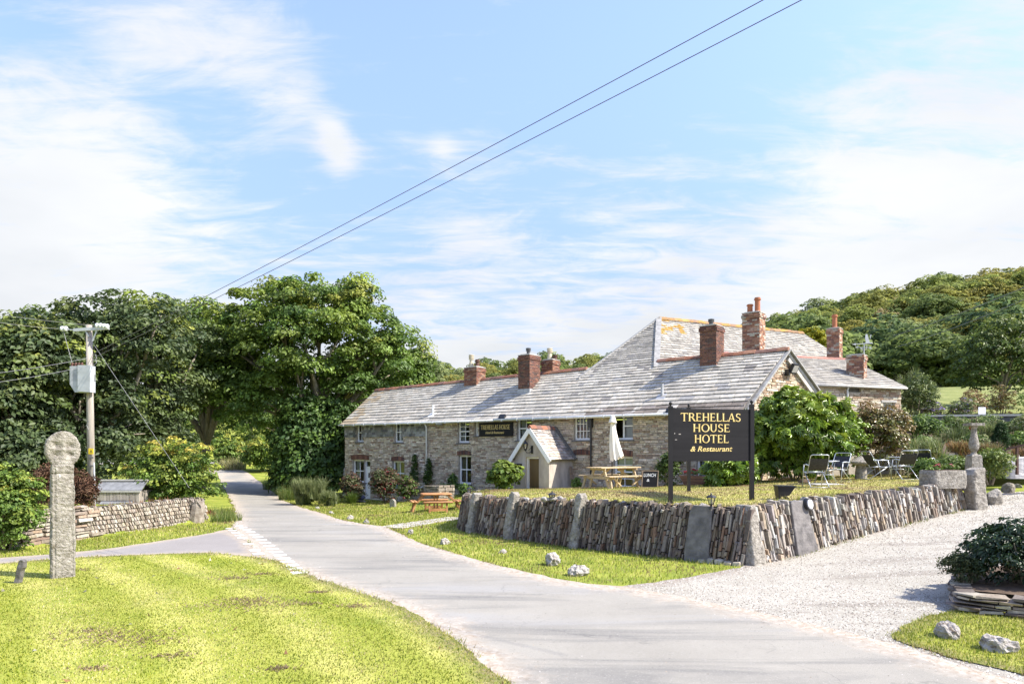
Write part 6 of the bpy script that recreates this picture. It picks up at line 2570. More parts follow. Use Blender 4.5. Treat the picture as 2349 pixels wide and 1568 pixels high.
for px, pyb, pyt, Y, lab in ((1631.5, 1167, 1130, 13.75, 'black glazed lantern on the slate slab below the hotel sign'), (1266.5, 1155, 1126, 16.5, 'black lantern on white stones behind the middle of the wall'), (1077, 1135, 1115, 20.0, 'small black lantern at the left end of the retaining wall')):
    b = at(px, pyb, Y)
    h = (pyb - pyt) / FPX * Y
    ex_ = wall_fr(PF_, s_of(PF_, px))
    b.z = at(px, pyb, Y).z
    lantern(b, h, lab)
p = at(1266.5, 1155, 16.5)
for k, dx in enumerate((-0.16, 0.02, 0.18)):
    q = on(p.x + dx, p.y + 0.02 * k, T)
    top('lantern_stone', rock_mesh('lantern_stone', q, (0.26, 0.22, max(0.14, (p.z - q.z) * 1.6)), M['boulder'], 60 + k, 8, 2, 0.05, k), ['left white stone under the middle lantern', 'centre white stone under the middle lantern', 'right white stone under the middle lantern'][k], 'stone', 'white stones under the middle lantern')

# the hotel sign ------------------------------------------------------------------
s0, s1, s2 = gp(1538.3, 1154.5, T), gp(1724.4, 1146.5, T), gp(1580, 1126.6, T)
sign = empty('hotel_sign', (s0 + s1) / 2)
tag(sign, 'large black sign board with gold hotel lettering on three posts', 'sign')
for i, (b, pyt) in enumerate(((s0, 931), (s1, 927), (s2, 934))):
    zt = zat(pyt, b.y)
    hw_ = 0.045 if i < 2 else 0.042
    m = MB()
    m.box((b.x - hw_, b.y - hw_, b.z - 0.1), (b.x + hw_, b.y + hw_, zt))
    m.box((b.x - hw_ - 0.006, b.y - hw_ - 0.006, zt - 0.05), (b.x + hw_ + 0.006, b.y + hw_ + 0.006, zt - 0.035))
    po_ = m.part('post', M['black'], sign)
    m = MB()
    m.lathe((b.x, b.y, zt), [(0.03, 0), (0.02, 0.012), (0.02, 0.022)] + [(0.04 * math.sin(math.pi * (k + 1.2) / 9), 0.058 - 0.04 * math.cos(math.pi * (k + 1.2) / 9)) for k in range(8)], 12)
    m.part('finial', M['black'], po_, True)
ex = (s1 - s0)
ex.z = 0
Ls = ex.length
ex.normalize()
oz = Vector((ex.y, -ex.x, 0))
ym = (s0.y + s1.y) / 2
zb_, zt_ = zat(1057, ym), zat(937.6, ym)
BF = Fr(Vector((s0.x, s0.y, 0)), ex, UP, oz)
m = MB()
m.obox(BF, 0.047, Ls - 0.047, zb_, zt_, -0.02, 0.012)
board = m.part('board', M['signblack'], sign)


def sa(px):
    return (px - 1538.3) / (1724.4 - 1538.3) * Ls


def sz(py):
    return zat(py, ym)


def c4(zx, zy):
    return (1650 + .2168 * zx) / 1.0898, (960 + .2168 * zy) / 1.0898


for word, zx0, zx1, zy0, zy1 in (('TREHELLAS', 232, 926, 428, 334), ('HOUSE', 372, 797, 549, 459), ('HOTEL', 388, 782, 675, 582)):
    x0, y0 = c4(zx0, zy0)
    x1, y1 = c4(zx1, zy1)
    m = MB()
    serif_word(m, BF, word, sa(x0), sa(x1), sz(y0), sz(y1), 0.0125)
    m.part('lettering', M['gold'], board)
x0, y0 = c4(342, 772)
x1, y1 = c4(825, 712)
font_word('& Restaurant', BF, sa(x0), sa(x1), sz(y0), (sz(y1) - sz(y0)) * 1.38, 0.016, M['gold'], board, shear=0.28, bold=0.016)
e2 = (s1 - s2)
e2.z = 0
L2 = e2.length
e2.normalize()
m = MB()
m.obox(Fr(Vector((s2.x, s2.y, 0)), e2, UP, Vector((e2.y, -e2.x, 0))), 0.05, L2 - 0.06, zb_ + 0.04, zt_ - 0.02, -0.012, 0.012)
m.part('board', M['signblack'], sign)
# chips in the paint
for zx, zy, w, h in ((165, 568, 0.012, 0.03), (222, 576, 0.05, 0.018), (180, 640, 0.05, 0.012)):
    x, y = c4(zx, zy)
    m = MB()
    m.obox(BF, sa(x) - w / 2, sa(x) + w / 2, sz(y) - h / 2, sz(y) + h / 2, 0.0122, 0.0132)
    m.part('paint_chip', M['coping'] if zx < 200 else M['brick_mortar'], board)

# sign on the front wall -------------------------------------------------------
r = wrect(1101.5, 968.6, 1179, 1000.2)
ws = MB()
ws.obox(FRONT, r[0], r[1], r[2], r[3], 0.05, 0.085)
wsm = ws.mesh('wall_sign', M['signblack'])
wsg = empty('wall_sign', FRONT.p((r[0] + r[1]) / 2, r[2], 0.06))
tag(wsg, 'black name board with gold lettering fixed high on the stone front', 'sign')
wb = add('board', wsm, wsg)
m = MB()
wdt, hgt_ = r[1] - r[0], r[3] - r[2]
FS = Fr(FRONT.p(0, 0, 0.0), E, UP, -NIN)
serif_word(m, FS, 'TREHELLAS HOUSE', r[0] + wdt * 0.06, r[1] - wdt * 0.08, r[2] + hgt_ * 0.5, r[2] + hgt_ * 0.83, 0.0855)
m.part('lettering', M['gold'], wb)
font_word('Hotel & Restaurant', FS, r[0] + wdt * 0.2, r[1] - wdt * 0.25, r[2] + hgt_ * 0.19, hgt_ * 0.26, 0.089, M['gold'], wb, shear=0.28, bold=0.012)
# small plaque by the porch door
pl = MB()
pl.obox(PF, PT0 + 0.02, PT0 + 0.42, 1.3, 1.64, 0.01, 0.03)
plq = empty('door_plaque', PF.p(PT0 + 0.22, 1.3, 0.02))
tag(plq, 'small black plaque with faded gold text left of the porch door', 'plaque')
pb_ = add('board', pl.mesh('board', M['signblack']), plq)
m = MB()
for a0, a1, b0, h in ((0.09, 0.32, 1.53, 0.045), (0.17, 0.25, 1.465, 0.03), (0.1, 0.32, 1.38, 0.035)):
    a = a0
    while a < a1:
        w = RNG.uniform(0.012, 0.022)
        m.obox(PF, PT0 + a, PT0 + min(a + w, a1), b0, b0 + h * RNG.uniform(0.65, 1.0), 0.031, 0.033)
        a += w + 0.008
m.part('faded_lettering', M['gold'], pb_)

# lantern on the porch -----------------------------------------------------------
wlb = PF.p(PT0 + 0.98, 2.28, 0.0)
wl_ = empty('wall_lantern', wlb)
tag(wl_, 'black coach lantern on a scroll bracket above the porch door', 'lantern')
m = MB()
m.obox(PF, PT0 + 0.93, PT0 + 1.03, 2.08, 2.42, 0.0, 0.03)
m.part('back_plate', M['blackmetal'], wl_)
m = MB()
lc = PF.p(PT0 + 0.80, 2.3, 0.24)
m.tube([PF.p(PT0 + 0.98, 2.2, 0.02), PF.p(PT0 + 0.93, 2.12, 0.12), PF.p(PT0 + 0.84, 2.12, 0.22), lc - UP * 0.08], 0.018, 7)
m.tube([PF.p(PT0 + 0.98, 2.38, 0.02), PF.p(PT0 + 0.95, 2.3, 0.1), PF.p(PT0 + 0.9, 2.22, 0.16)], 0.012, 7)
m.part('bracket', M['blackmetal'], wl_)
m = MB()
m.lathe(lc, [(0.02, -0.1), (0.06, -0.07), (0.07, -0.02), (0.075, -0.01)], 8)
m.lathe(lc, [(0.125, 0.19), (0.12, 0.21), (0.06, 0.27), (0.035, 0.29), (0.03, 0.33), (0.006, 0.38)], 8)
for k in range(6):
    a0, a1 = k * math.pi / 3, (k + 1) * math.pi / 3
    p0, p1 = lc + V(0.07 * math.cos(a0), 0.07 * math.sin(a0), -0.02), lc + V(0.105 * math.cos(a0), 0.105 * math.sin(a0), 0.2)
    m.beam(p0, p1, 0.012, 0.012)
m.part('cage', M['blackmetal'], wl_)
m = MB()
m.lathe(lc, [(0.064, -0.015), (0.1, 0.195)], 6)
m.part('glass', M['lampglass'], wl_)

# trellis against the porch side ---------------------------------------------------
tr_ = empty('plant_trellis', sidef.p(1.42, 0.5, 0.15))
tag(tr_, 'narrow wooden fan trellis leaning beside the porch', 'trellis')
TF = Fr(sidef.p(1.45, 0.45, 0.26), NIN, (UP - E * 0.16).normalized(), E)
for x0, x1 in ((-0.15, -0.07), (-0.05, -0.025), (0.05, 0.025), (0.15, 0.07)):
    m = MB()
    m.beam(TF.p(x0, 0, 0), TF.p(x1, 1.08, 0), 0.03, 0.02)
    m.part('upright', M['trelliswood'], tr_)
for h in (0.1, 0.33, 0.56, 0.78, 0.98):
    w = 0.2 - 0.1 * h
    m = MB()
    m.beam(TF.p(-w, h, 0.025), TF.p(w, h, 0.025), 0.02, 0.03)
    m.part('cross_bar', M['trelliswood'], tr_)

# ------------------------------------------------------------------ garden furniture
X1, Y1, Z1 = Vector((1, 0, 0)), Vector((0, 1, 0)), UP


def lpart(m, name, mat, parent, smooth=False):
    return add(name, m.mesh(name, mat, smooth), parent, True)


# softwood picnic table (built in its own axes, length along x)
b = gp(1408, 1119, T)
pt = empty('picnic_table', b, math.radians(33))
tag(pt, 'pale softwood picnic table with attached benches on the raised lawn', 'picnic table')
Lt = 1.85


def tint():
    k = RNG.uniform(0.85, 1.12)
    return (k, k, k)


for i in range(5):
    m = MB()
    y = -0.34 + i * 0.17
    m.box((-Lt / 2, y - 0.075, 0.72), (Lt / 2, y + 0.075, 0.755), tint())
    lpart(m, 'table_plank', M['timber'], pt)
for sy in (-1, 1):
    for i in range(2):
        m = MB()
        y = sy * (0.62 + i * 0.15)
        m.box((-Lt / 2, y - 0.07, 0.43), (Lt / 2, y + 0.07, 0.465), tint())
        lpart(m, 'bench_plank', M['timber'], pt)
for sx in (-1, 1):
    x = sx * (Lt / 2 - 0.24)
    for sy in (-1, 1):
        m = MB()
        m.beam((x, sy * 0.26, 0.72), (x, sy * 0.52, 0.0), 0.09, 0.045, tint(), up=(1, 0, 0))
        lpart(m, 'leg', M['timber'], pt)
        m = MB()
        m.beam((x + sx * .06, sy * 0.64, 0.43), (x + sx * .1, sy * 0.78, 0.0), 0.09, 0.045, tint(), up=(1, 0, 0))
        lpart(m, 'leg', M['timber'], pt)
        m = MB()
        m.beam((x - sx * 0.05, sy * 0.7, 0.40), (x - sx * 0.42, sy * 0.66, 0.12), 0.06, 0.04, tint())
        lpart(m, 'brace', M['timber'], pt)
    m = MB()
    m.beam((x + sx * 0.046, -0.78, 0.39), (x + sx * 0.046, 0.78, 0.39), 0.04, 0.09, tint())
    lpart(m, 'cross_rail', M['timber'], pt)
    m = MB()
    m.beam((x + sx * 0.046, -0.4, 0.685), (x + sx * 0.046, 0.4, 0.685), 0.04, 0.07, tint())
    lpart(m, 'cross_rail', M['timber'], pt)
    m = MB()
    m.beam((x - sx * 0.02, 0, 0.4), (x - sx * 0.5, 0, 0.71), 0.04, 0.08, tint())
    lpart(m, 'brace', M['timber'], pt)

# closed parasol standing in the table
pc = at(1404, 1075, b.y + 0.1)
ub = Vector((pc.x, pc.y, float(T(pc.x, pc.y))))
par = empty('parasol', ub)
tag(par, 'folded cream parasol standing by the picnic table', 'parasol')
zt_ = zat(953, ub.y)
zb0 = zat(1050, ub.y)
m = MB()
m.tube([(0, 0, 0), (0, 0, zt_ - ub.z - 0.05)], 0.022, 8)
lpart(m, 'pole', M['blackmetal'], par)
m = MB()
n, rows = 26, 22
vs_ = []
for i in range(rows + 1):
    f = i / rows
    z = (zt_ - ub.z) - f * (zt_ - zb0 + 0.02)
    for k in range(n):
        a = 2 * math.pi * k / n
        r0 = 0.03 + 0.17 * f ** 0.8
        fold = 1 + (0.26 * f + 0.05) * math.sin(6 * a + 2 * f) + 0.08 * math.sin(13 * a)
        zz = z - 0.06 * f * math.sin(6 * a) + (0.05 * math.cos(a) * f)
        vs_.append((r0 * fold * math.cos(a) + 0.16 * f ** 2.2 + 0.02, r0 * fold * math.sin(a) * 0.8, zz))
fs_ = [(i * n + k, i * n + (k + 1) % n, (i + 1) * n + (k + 1) % n, (i + 1) * n + k) for i in range(rows) for k in range(n)]
m.put(vs_, fs_)
lpart(m, 'canopy', M['canvas'], par, True)
m = MB()
m.lathe((0.02, 0, zt_ - ub.z - 0.26), [(0.16, 0.0), (0.13, 0.06), (0.085, 0.2), (0.05, 0.27), (0.02, 0.29)], 12)
lpart(m, 'vent_flap', M['canvas'], par, True)

# chalk A-board
b0_ = gp(1490, 1118, T)
ab = empty('chalk_board', b0_, math.radians(-12))
tag(ab, 'black chalk A-board reading LUNCH beside the picnic table', 'sign')
hb = 40 / FPX * b0_.y
wb_ = 37 / FPX * b0_.y
af = Fr((-wb_ / 2, 0, 0), X1, Vector((0.06, 0.16, 1)).normalized(), Vector((0, -1, 0.16)).normalized())
m = MB()
m.obox(af, 0.03, wb_ - 0.03, 0.03, hb - 0.03, -0.01, 0.006)
bd = lpart(m, 'board', M['signblack'], ab)
m = MB()
m.obox(af, 0, 0.03, 0, hb, -0.014, 0.012)
m.obox(af, wb_ - 0.03, wb_, 0, hb, -0.014, 0.012)
m.obox(af, 0.03, wb_ - 0.03, hb - 0.03, hb, -0.014, 0.011)
m.obox(af, 0.03, wb_ - 0.03, 0, 0.03, -0.014, 0.011)
lpart(m, 'frame', M['trelliswood'], ab)
t1 = font_word('LUNCH', af, wb_ * 0.10, wb_ * 0.84, hb * 0.64, hb * 0.27, 0.0075, M['chalk'], None, bold=0.012, shear=0.1)
t1.parent = bd
t1 = font_word('&', af, wb_ * 0.3, wb_ * 0.47, hb * 0.36, hb * 0.22, 0.0075, M['chalk'], None, bold=0.012, shear=0.1)
t1.parent = bd
m = MB()
m.obox(Fr((-wb_ / 2, 0.4, 0), X1, Vector((0, -0.3, 1)).normalized(), Vector((0, 1, 0.3)).normalized()), 0.0, wb_, 0.0, hb * 0.98, -0.01, 0.01)
lpart(m, 'back_board', M['trelliswood'], ab)

# flower box on the wall
fb = at(1592, 1110, 24.9)
fbx = empty('flower_box', (fb.x, fb.y, float(T(fb.x, fb.y))), math.atan2(E.y, E.x))
tag(fbx, 'dark wooden planter boat of red flowers by the window behind the sign', 'planter')
w, h = 0.95, 0.36
for i in range(3):
    m = MB()
    f0, f1 = 0.7 + 0.12 * i, 0.7 + 0.12 * (i + 1)
    z0, z1_ = h * i / 3, h * (i + 1) / 3 - 0.01
    m.put([(-w / 2 * f0, -0.16 * f0, z0), (w / 2 * f0, -0.16 * f0, z0), (w / 2 * f0, 0.16 * f0, z0), (-w / 2 * f0, 0.16 * f0, z0), (-w / 2 * f1, -0.18 * f1, z1_), (w / 2 * f1, -0.18 * f1, z1_), (w / 2 * f1, 0.18 * f1, z1_), (-w / 2 * f1, 0.18 * f1, z1_)],
          [(0, 3, 2, 1), (4, 5, 6, 7), (0, 1, 5, 4), (1, 2, 6, 5), (2, 3, 7, 6), (3, 0, 4, 7)])
    lpart(m, 'plank', M['box'], fbx)

# black uplighter trough on the lawn
b = gp(1800, 1144, T)
up_ = empty('sign_floodlight', b, math.radians(-4))
tag(up_, 'black box-shaped floodlight on the raised lawn right of the hotel sign', 'floodlight')
s = b.y / FPX
m = MB()
Wt, Ht = 43 * s, 31 * s
ff = Fr((-Wt / 2, 0, 0), X1, Z1, Vector((0, -1, 0)))
m.prism(ff, [(0.1 * Wt, 0.06), (0.5 * Wt, 0.08), (0.64 * Wt, 0.3 * Ht), (Wt * 0.97, Ht * 0.95), (0.03 * Wt, Ht * 0.97)], -0.14, 0.14)
lpart(m, 'housing', M['black'], up_)
m = MB()
m.prism(ff, [(0.0, Ht * 0.94), (Wt, Ht * 0.92), (Wt, Ht * 1.0), (0.0, Ht * 1.03)], -0.16, 0.16)
lpart(m, 'rim', M['blackmetal'], up_)
m = MB()
m.prism(ff, [(0.1 * Wt, 0.0), (0.2 * Wt, 0.0), (0.26 * Wt, 0.08), (0.1 * Wt, 0.08)], -0.12, 0.12)
m.prism(ff, [(0.5 * Wt, 0.08), (0.42 * Wt, 0.07), (0.6 * Wt, 0.0), (0.7 * Wt, 0.0)], -0.12, 0.12)
lpart(m, 'stand', M['blackmetal'], up_)


# folding chairs
def make_chair():
    o = empty('folding_chair')
    for sx in (-1, 1):
        x = 0.265 * sx
        m = MB()
        m.tube([(x, 0.30, 0.63), (x, 0.36, 0.40), (x, 0.44, 0.0)], 0.013, 7)
        lpart(m, 'leg', M['silver'], o, True)
        m = MB()
        m.tube([(x * 0.93, 0.30, 0.42), (x * 0.93, 0.02, 0.25), (x * 0.93, -0.36, 0.0)], 0.013, 7)
        lpart(m, 'leg', M['silver'], o, True)
        m = MB()
        m.tube([(x, -0.2, 0.63), (x, 0.08, 0.655), (x, 0.34, 0.64)], [0.014, 0.022, 0.016], 7)
        lpart(m, 'armrest', M['silver'], o, True)
    m = MB()
    path = [(-0.25, 0.0, 0.40), (-0.25, -0.16, 0.66), (-0.25, -0.30, 0.88), (-0.235, -0.325, 0.92), (-0.2, -0.335, 0.935), (0.2, -0.335, 0.935), (0.235, -0.325, 0.92), (0.25, -0.30, 0.88), (0.25, -0.16, 0.66), (0.25, 0.0, 0.40)]
    m.tube(path, 0.013, 7)
    lpart(m, 'back_frame', M['silver'], o, True)
    m = MB()
    m.tube([(-0.25, 0.0, 0.40), (-0.25, 0.42, 0.43)], 0.013, 7)
    m.tube([(0.25, 0.0, 0.40), (0.25, 0.42, 0.43)], 0.013, 7)
    m.tube([(-0.25, 0.42, 0.43), (0.25, 0.42, 0.43)], 0.013, 7)
    m.tube([(-0.25, -0.36, 0.015), (0.25, -0.36, 0.015)], 0.01, 7)
    lpart(m, 'seat_frame', M['silver'], o, True)
    m = MB()
    bk = []
    for i in range(7):
        f = i / 6
        yy, zz = -0.05 - 0.235 * f - 0.03 * math.sin(math.pi * f), 0.49 + 0.34 * f
        bk += [(-0.245, yy, zz), (0.0, yy - 0.02, zz), (0.245, yy, zz)]
    n = len(bk)
    bk += [(x, y - 0.006, z) for x, y, z in bk]
    fs_ = []
    for i in range(6):
        for j in range(2):
            a = i * 3 + j
            fs_ += [(a, a + 1, a + 4, a + 3), (n + a + 3, n + a + 4, n + a + 1, n + a)]
    m.put(bk, fs_)
    lpart(m, 'back_sling', M['mesh'], o)
    m = MB()
    m.box((-0.245, 0.0, 0.405), (0.245, 0.41, 0.412))
    lpart(m, 'seat_sling', M['mesh'], o)
    return o


ch = make_chair()
spots = [(1873, 1117, -8, 'folding black sling chair with its back to us, nearest the uplighter'), (1924, 1106, 130, 'folding black sling chair turned sideways right of the left round table'), (2006, 1099, -84, 'folding black sling chair in profile beside the mushroom-shaped stone'),
         (2077, 1099, -6, 'folding black sling chair with its back to us before the right round table'), (2119, 1094, -42, 'folding black sling chair angled behind the stone trough, rightmost of the five')]
for i, (px, py, a, lab) in enumerate(spots):
    o = ch if i == 0 else copy_tree(ch)
    p = gp(px, py, T)
    o.location = p
    o.rotation_euler = (0, 0, math.radians(a))
    tag(o, lab, 'chair', 'folding chairs on the raised lawn')


def make_table():
    o = empty('round_table')
    m = MB()
    m.lathe((0, 0, 0.70), [(0.40, 0), (0.40, 0.012)], 28)
    lpart(m, 'glass_top', M['tableglass'], o)
    m = MB()
    m.tube([(0.40 * math.cos(k * math.pi / 14), 0.40 * math.sin(k * math.pi / 14), 0.705) for k in range(29)], 0.013, 6, cap=False)
    lpart(m, 'rim', M['silver'], o, True)
    for k in range(4):
        a = math.pi / 4 + k * math.pi / 2
        c, s = math.cos(a), math.sin(a)
        m = MB()
        m.tube([(0.3 * c, 0.3 * s, 0.7), (0.24 * c, 0.24 * s, 0.42), (0.22 * c, 0.22 * s, 0.34), (0.34 * c, 0.34 * s, 0.0)], 0.012, 7)
        lpart(m, 'leg', M['silver'], o, True)
    m = MB()
    for z, r in ((0.42, 0.24), (0.28, 0.24)):
        m.tube([(r * math.cos(k * math.pi / 10), r * math.sin(k * math.pi / 10), z) for k in range(21)], 0.009, 6, cap=False)
    lpart(m, 'brace_ring', M['silver'], o, True)
    return o


tb = make_table()
for i, (px, py, lab) in enumerate(((1893, 1108, 'round glass garden table between the two left folding chairs'), (2061, 1093, 'round glass garden table between the profile chair and the right chairs'))):
    o = tb if i == 0 else copy_tree(tb)
    o.location = gp(px, py, T)
    tag(o, lab, 'table', 'round glass tables on the raised lawn')
p = gp(1896, 1111, T)
m = MB()
m.box((p.x - 0.42, p.y - 0.3, p.z - 0.03), (p.x + 0.42, p.y + 0.3, p.z + 0.025))
top('paving_slab', m.mesh('paving_slab', M['coping']), 'pale paving slab under the left round table', 'slab')

# staddle stone
b = gp(1975, 1098, T)
k = b.y / FPX
sd = empty('staddle_stone', b)
tag(sd, 'mushroom-shaped granite staddle stone in front of the brown shrub', 'staddle stone')
m = MB()
m.lathe((0, 0, -0.05), [(0.20, 0), (0.19, 0.25), (0.155, 0.5), (0.15, 0.62)], 18)
lpart(m, 'stem', M['granite'], sd)
m = MB()
m.lathe((0, 0, 0.48), [(0.17, 0.0), (0.36, 0.04), (0.385, 0.09), (0.37, 0.12), (0.18, 0.23), (0.07, 0.30), (0.0, 0.31)], 22)
lpart(m, 'cap', M['granite'], sd)

# granite trough with flowers
b = gp(2162, 1114, T)
k = b.y / FPX
Wt, Ht = 89 * k, 36 * k
m = MB()
tf_ = Fr(b, Vector((0.985, 0.17, 0)), UP, Vector((0.17, -0.985, 0)))
dp_ = 0.5
vs_ = []
out_ = [(-Wt / 2 + 0.12, -dp_ / 2), (Wt / 2 - 0.12, -dp_ / 2)]
trg = empty('granite_trough', b)
tag(trg, 'rough granite trough planted with pink flowers at the lawn edge', 'trough')
prof_ = [(-0.05, -Wt / 2 + 0.02, Wt / 2 - 0.02), (0.05, -Wt / 2, Wt / 2), (Ht * 0.8, -Wt / 2, Wt / 2), (Ht, -Wt / 2 + 0.03, Wt / 2 - 0.03)]
add('basin', slab_mesh('basin', tf_, prof_, 0.62, M['granite'], 12, 14, 44, 0.018, 7), trg)
m = MB()
m.obox(tf_, -Wt / 2 + 0.1, Wt / 2 - 0.1, Ht - 0.02, Ht + 0.012, -0.2, 0.2)
m.part('soil', M['soil'], trg)

# baluster sundial pedestal
b = gp(2234, 1101, T)
k = b.y / FPX
sdl = empty('stone_pedestal', b)
tag(sdl, 'weathered stone baluster pedestal with square plinth among the garden shrubs', 'pedestal')
zt_ = (1101 - 970) * k
m = MB()
m.box((-0.2, -0.2, -0.1), (0.2, 0.2, 0.12))
m.box((-0.17, -0.17, 0.12), (0.17, 0.17, 0.19))
lpart(m, 'base_step', M['granite'], sdl)
m = MB()
m.put([(-0.17, -0.17, 0.19), (0.17, -0.17, 0.19), (0.17, 0.17, 0.19), (-0.17, 0.17, 0.19), (-0.15, -0.15, 0.74), (0.15, -0.15, 0.74), (0.15, 0.15, 0.74), (-0.15, 0.15, 0.74), (-0.11, -0.11, 0.78), (0.11, -0.11, 0.78), (0.11, 0.11, 0.78), (-0.11, 0.11, 0.78)],
      [(0, 3, 2, 1), (0, 1, 5, 4), (1, 2, 6, 5), (2, 3, 7, 6), (3, 0, 4, 7), (4, 5, 9, 8), (5, 6, 10, 9), (6, 7, 11, 10), (7, 4, 8, 11), (8, 9, 10, 11)])
lpart(m, 'plinth', M['granite'], sdl)
m = MB()
h0 = 0.78
hb_ = zt_ - h0 - 0.08
m.lathe((0, 0, h0), [(0.10, 0), (0.07, 0.05 * hb_), (0.075, 0.1 * hb_), (0.125, 0.2 * hb_), (0.14, 0.3 * hb_), (0.13, 0.42 * hb_), (0.085, 0.7 * hb_), (0.075, 0.9 * hb_), (0.10, 0.94 * hb_), (0.10, hb_)], 18)
lpart(m, 'baluster', M['granite'], sdl)
m = MB()
m.box((-0.2, -0.2, zt_ - 0.08), (0.2, 0.2, zt_))
lpart(m, 'cap', M['granite'], sdl)
m = MB()
m.tube([(-0.07, 0, zt_), (-0.07, 0, zt_ + 0.15), (0.07, 0, zt_ + 0.15), (0.07, 0, zt_)], 0.012, 6)
m.tube([(-0.07, 0, zt_ + 0.15), (-0.14, 0, zt_ + 0.1)], 0.01, 6)
lpart(m, 'iron_frame', M['rust'], sdl)

# standing stone and blocks closing the wall
b = gp(2243, 1128, T)
k = b.y / FPX
top('standing_stone', slab_mesh('standing_stone', Fr(Vector((13.0, 19.2, float(g(13.0, 19.2)) - 0.05)), Vector((0.96, 0.28, 0)), UP, Vector((0.28, -0.96, 0))), [(0, -0.12, 0.34), (0.5, -0.2, 0.3), (0.6, -0.24, 0.28), (1.05, -0.25, 0.24), (1.2, -0.15, 0.24), (1.24, 0.0, 0.18)], 0.36, M['granite'], 15, 24, 30, 0.03, 5),
    'upright granite stone ending the retaining wall beside the drive', 'standing stone')
for i, (px, py, w, h, lab) in enumerate(((2282, 1158, 50, 36, 'sloping granite block at the foot of the upright stone by the drive'), (2312, 1130, 34, 26, 'squared granite block at the top of the drive kerb'), (2335, 1118, 22, 12, 'small flat stone at the far end of the drive kerb'))):
    p = gp(px, py)
    k = p.y / FPX
    top('granite_block', rock_mesh('granite_block', p - UP * 0.05, (w * k, 0.42, h * k * 1.5), M['granite'], 70 + i, 12, 3, 0.03, 0.5), lab, 'granite block')

# back garden wall, path wall, rail
gw = empty('garden_wall', at(2210, 966, 31.8))
tag(gw, 'grey block garden wall with pale coping behind the flower beds', 'wall')
A_, B_ = at(2066, 955, 32.2), at(2430, 945, 31.0)
d = (B_ - A_)
d.z = 0
Lw = d.length
d.normalize()
GF = Fr((A_.x, A_.y, 0), d, UP, Vector((d.y, -d.x, 0)))
zt_ = zat(950, 31.6)
m = MB()
m.obox(GF, 0, Lw, zt_ - 1.6, zt_ - 0.09, -0.25, 0)
m.part('wall_face', M['backwall'], gw)
m = MB()
m.obox(GF, -0.05, Lw, zt_ - 0.09, zt_, -0.3, 0.06)
m.part('coping', M['coping'], gw)
lw_ = empty('bed_wall', at(2200, 1048, 25.5))
tag(lw_, 'low pale stone edging wall of the garden bed', 'wall')
A_, B_ = at(2070, 1040, 26.0), at(2420, 1040, 25.0)
d = (B_ - A_)
d.z = 0
Lw = d.length
d.normalize()
GF2 = Fr((A_.x, A_.y, 0), d, UP, Vector((d.y, -d.x, 0)))
zt_ = zat(1040, 25.6)
a = 0
while a < Lw:
    w = RNG.uniform(0.25, 0.6)
    vs_, fs_ = block(GF2, a + 0.01, a + w - 0.01, zt_ - 0.8, zt_ + RNG.uniform(-0.03, 0.03), -0.4, RNG.uniform(0, 0.05), 0.012, 0.01)
    add('stone', raw_mesh('stone', vs_, fs_ + [(3, 2, 1, 0)], M['pale_stone'], [pick([(0.5, 0.45, 0.37), (0.42, 0.38, 0.32), (0.55, 0.5, 0.42)])] * 8), lw_)
    a += w
hr = empty('handrail', at(2337, 1086, 21.5))
tag(hr, 'rusty brown handrail rising at the right edge of the garden', 'handrail')
m = MB()
m.beam(at(2333, 1088, 21.5), at(2333, 1022, 21.5), 0.07, 0.06)
m.part('post', M['rust'], hr)
m = MB()
m.beam(at(2268, 1040, 21.9), at(2400, 1007, 21.0), 0.05, 0.06)
m.part('rail', M['rust'], hr)
m = MB()
m.beam(at(2268, 1040, 21.9), at(2268, 1080, 21.9), 0.05, 0.05)
m.part('post', M['rust'], hr)
sw_ = at(2335, 1090, 22.6)
top('step_wall', slab_mesh('step_wall', Fr((sw_.x, sw_.y, sw_.z - 0.1), X1, UP, Vector((0, -1, 0))), [(0, -0.35, 1.2), (0.5, -0.35, 1.2), (0.68, -0.1, 1.2), (0.72, 0.1, 1.1)], 0.3, M['whitewash'], 33, 16, 30, 0.02, 6), 'grey rendered stub wall by the handrail at the right edge', 'wall')
sw_ = at(2312, 1082, 22.9)
top('gate_pillar', slab_mesh('gate_pillar', Fr((sw_.x, sw_.y, sw_.z - 0.1), X1, UP, Vector((0, -1, 0))), [(0, -0.3, 0.3), (0.6, -0.3, 0.3), (0.66, -0.28, 0.28)], 0.4, M['granite'], 35, 12, 26, 0.02, 7), 'square granite pillar left of the handrail post', 'pillar')

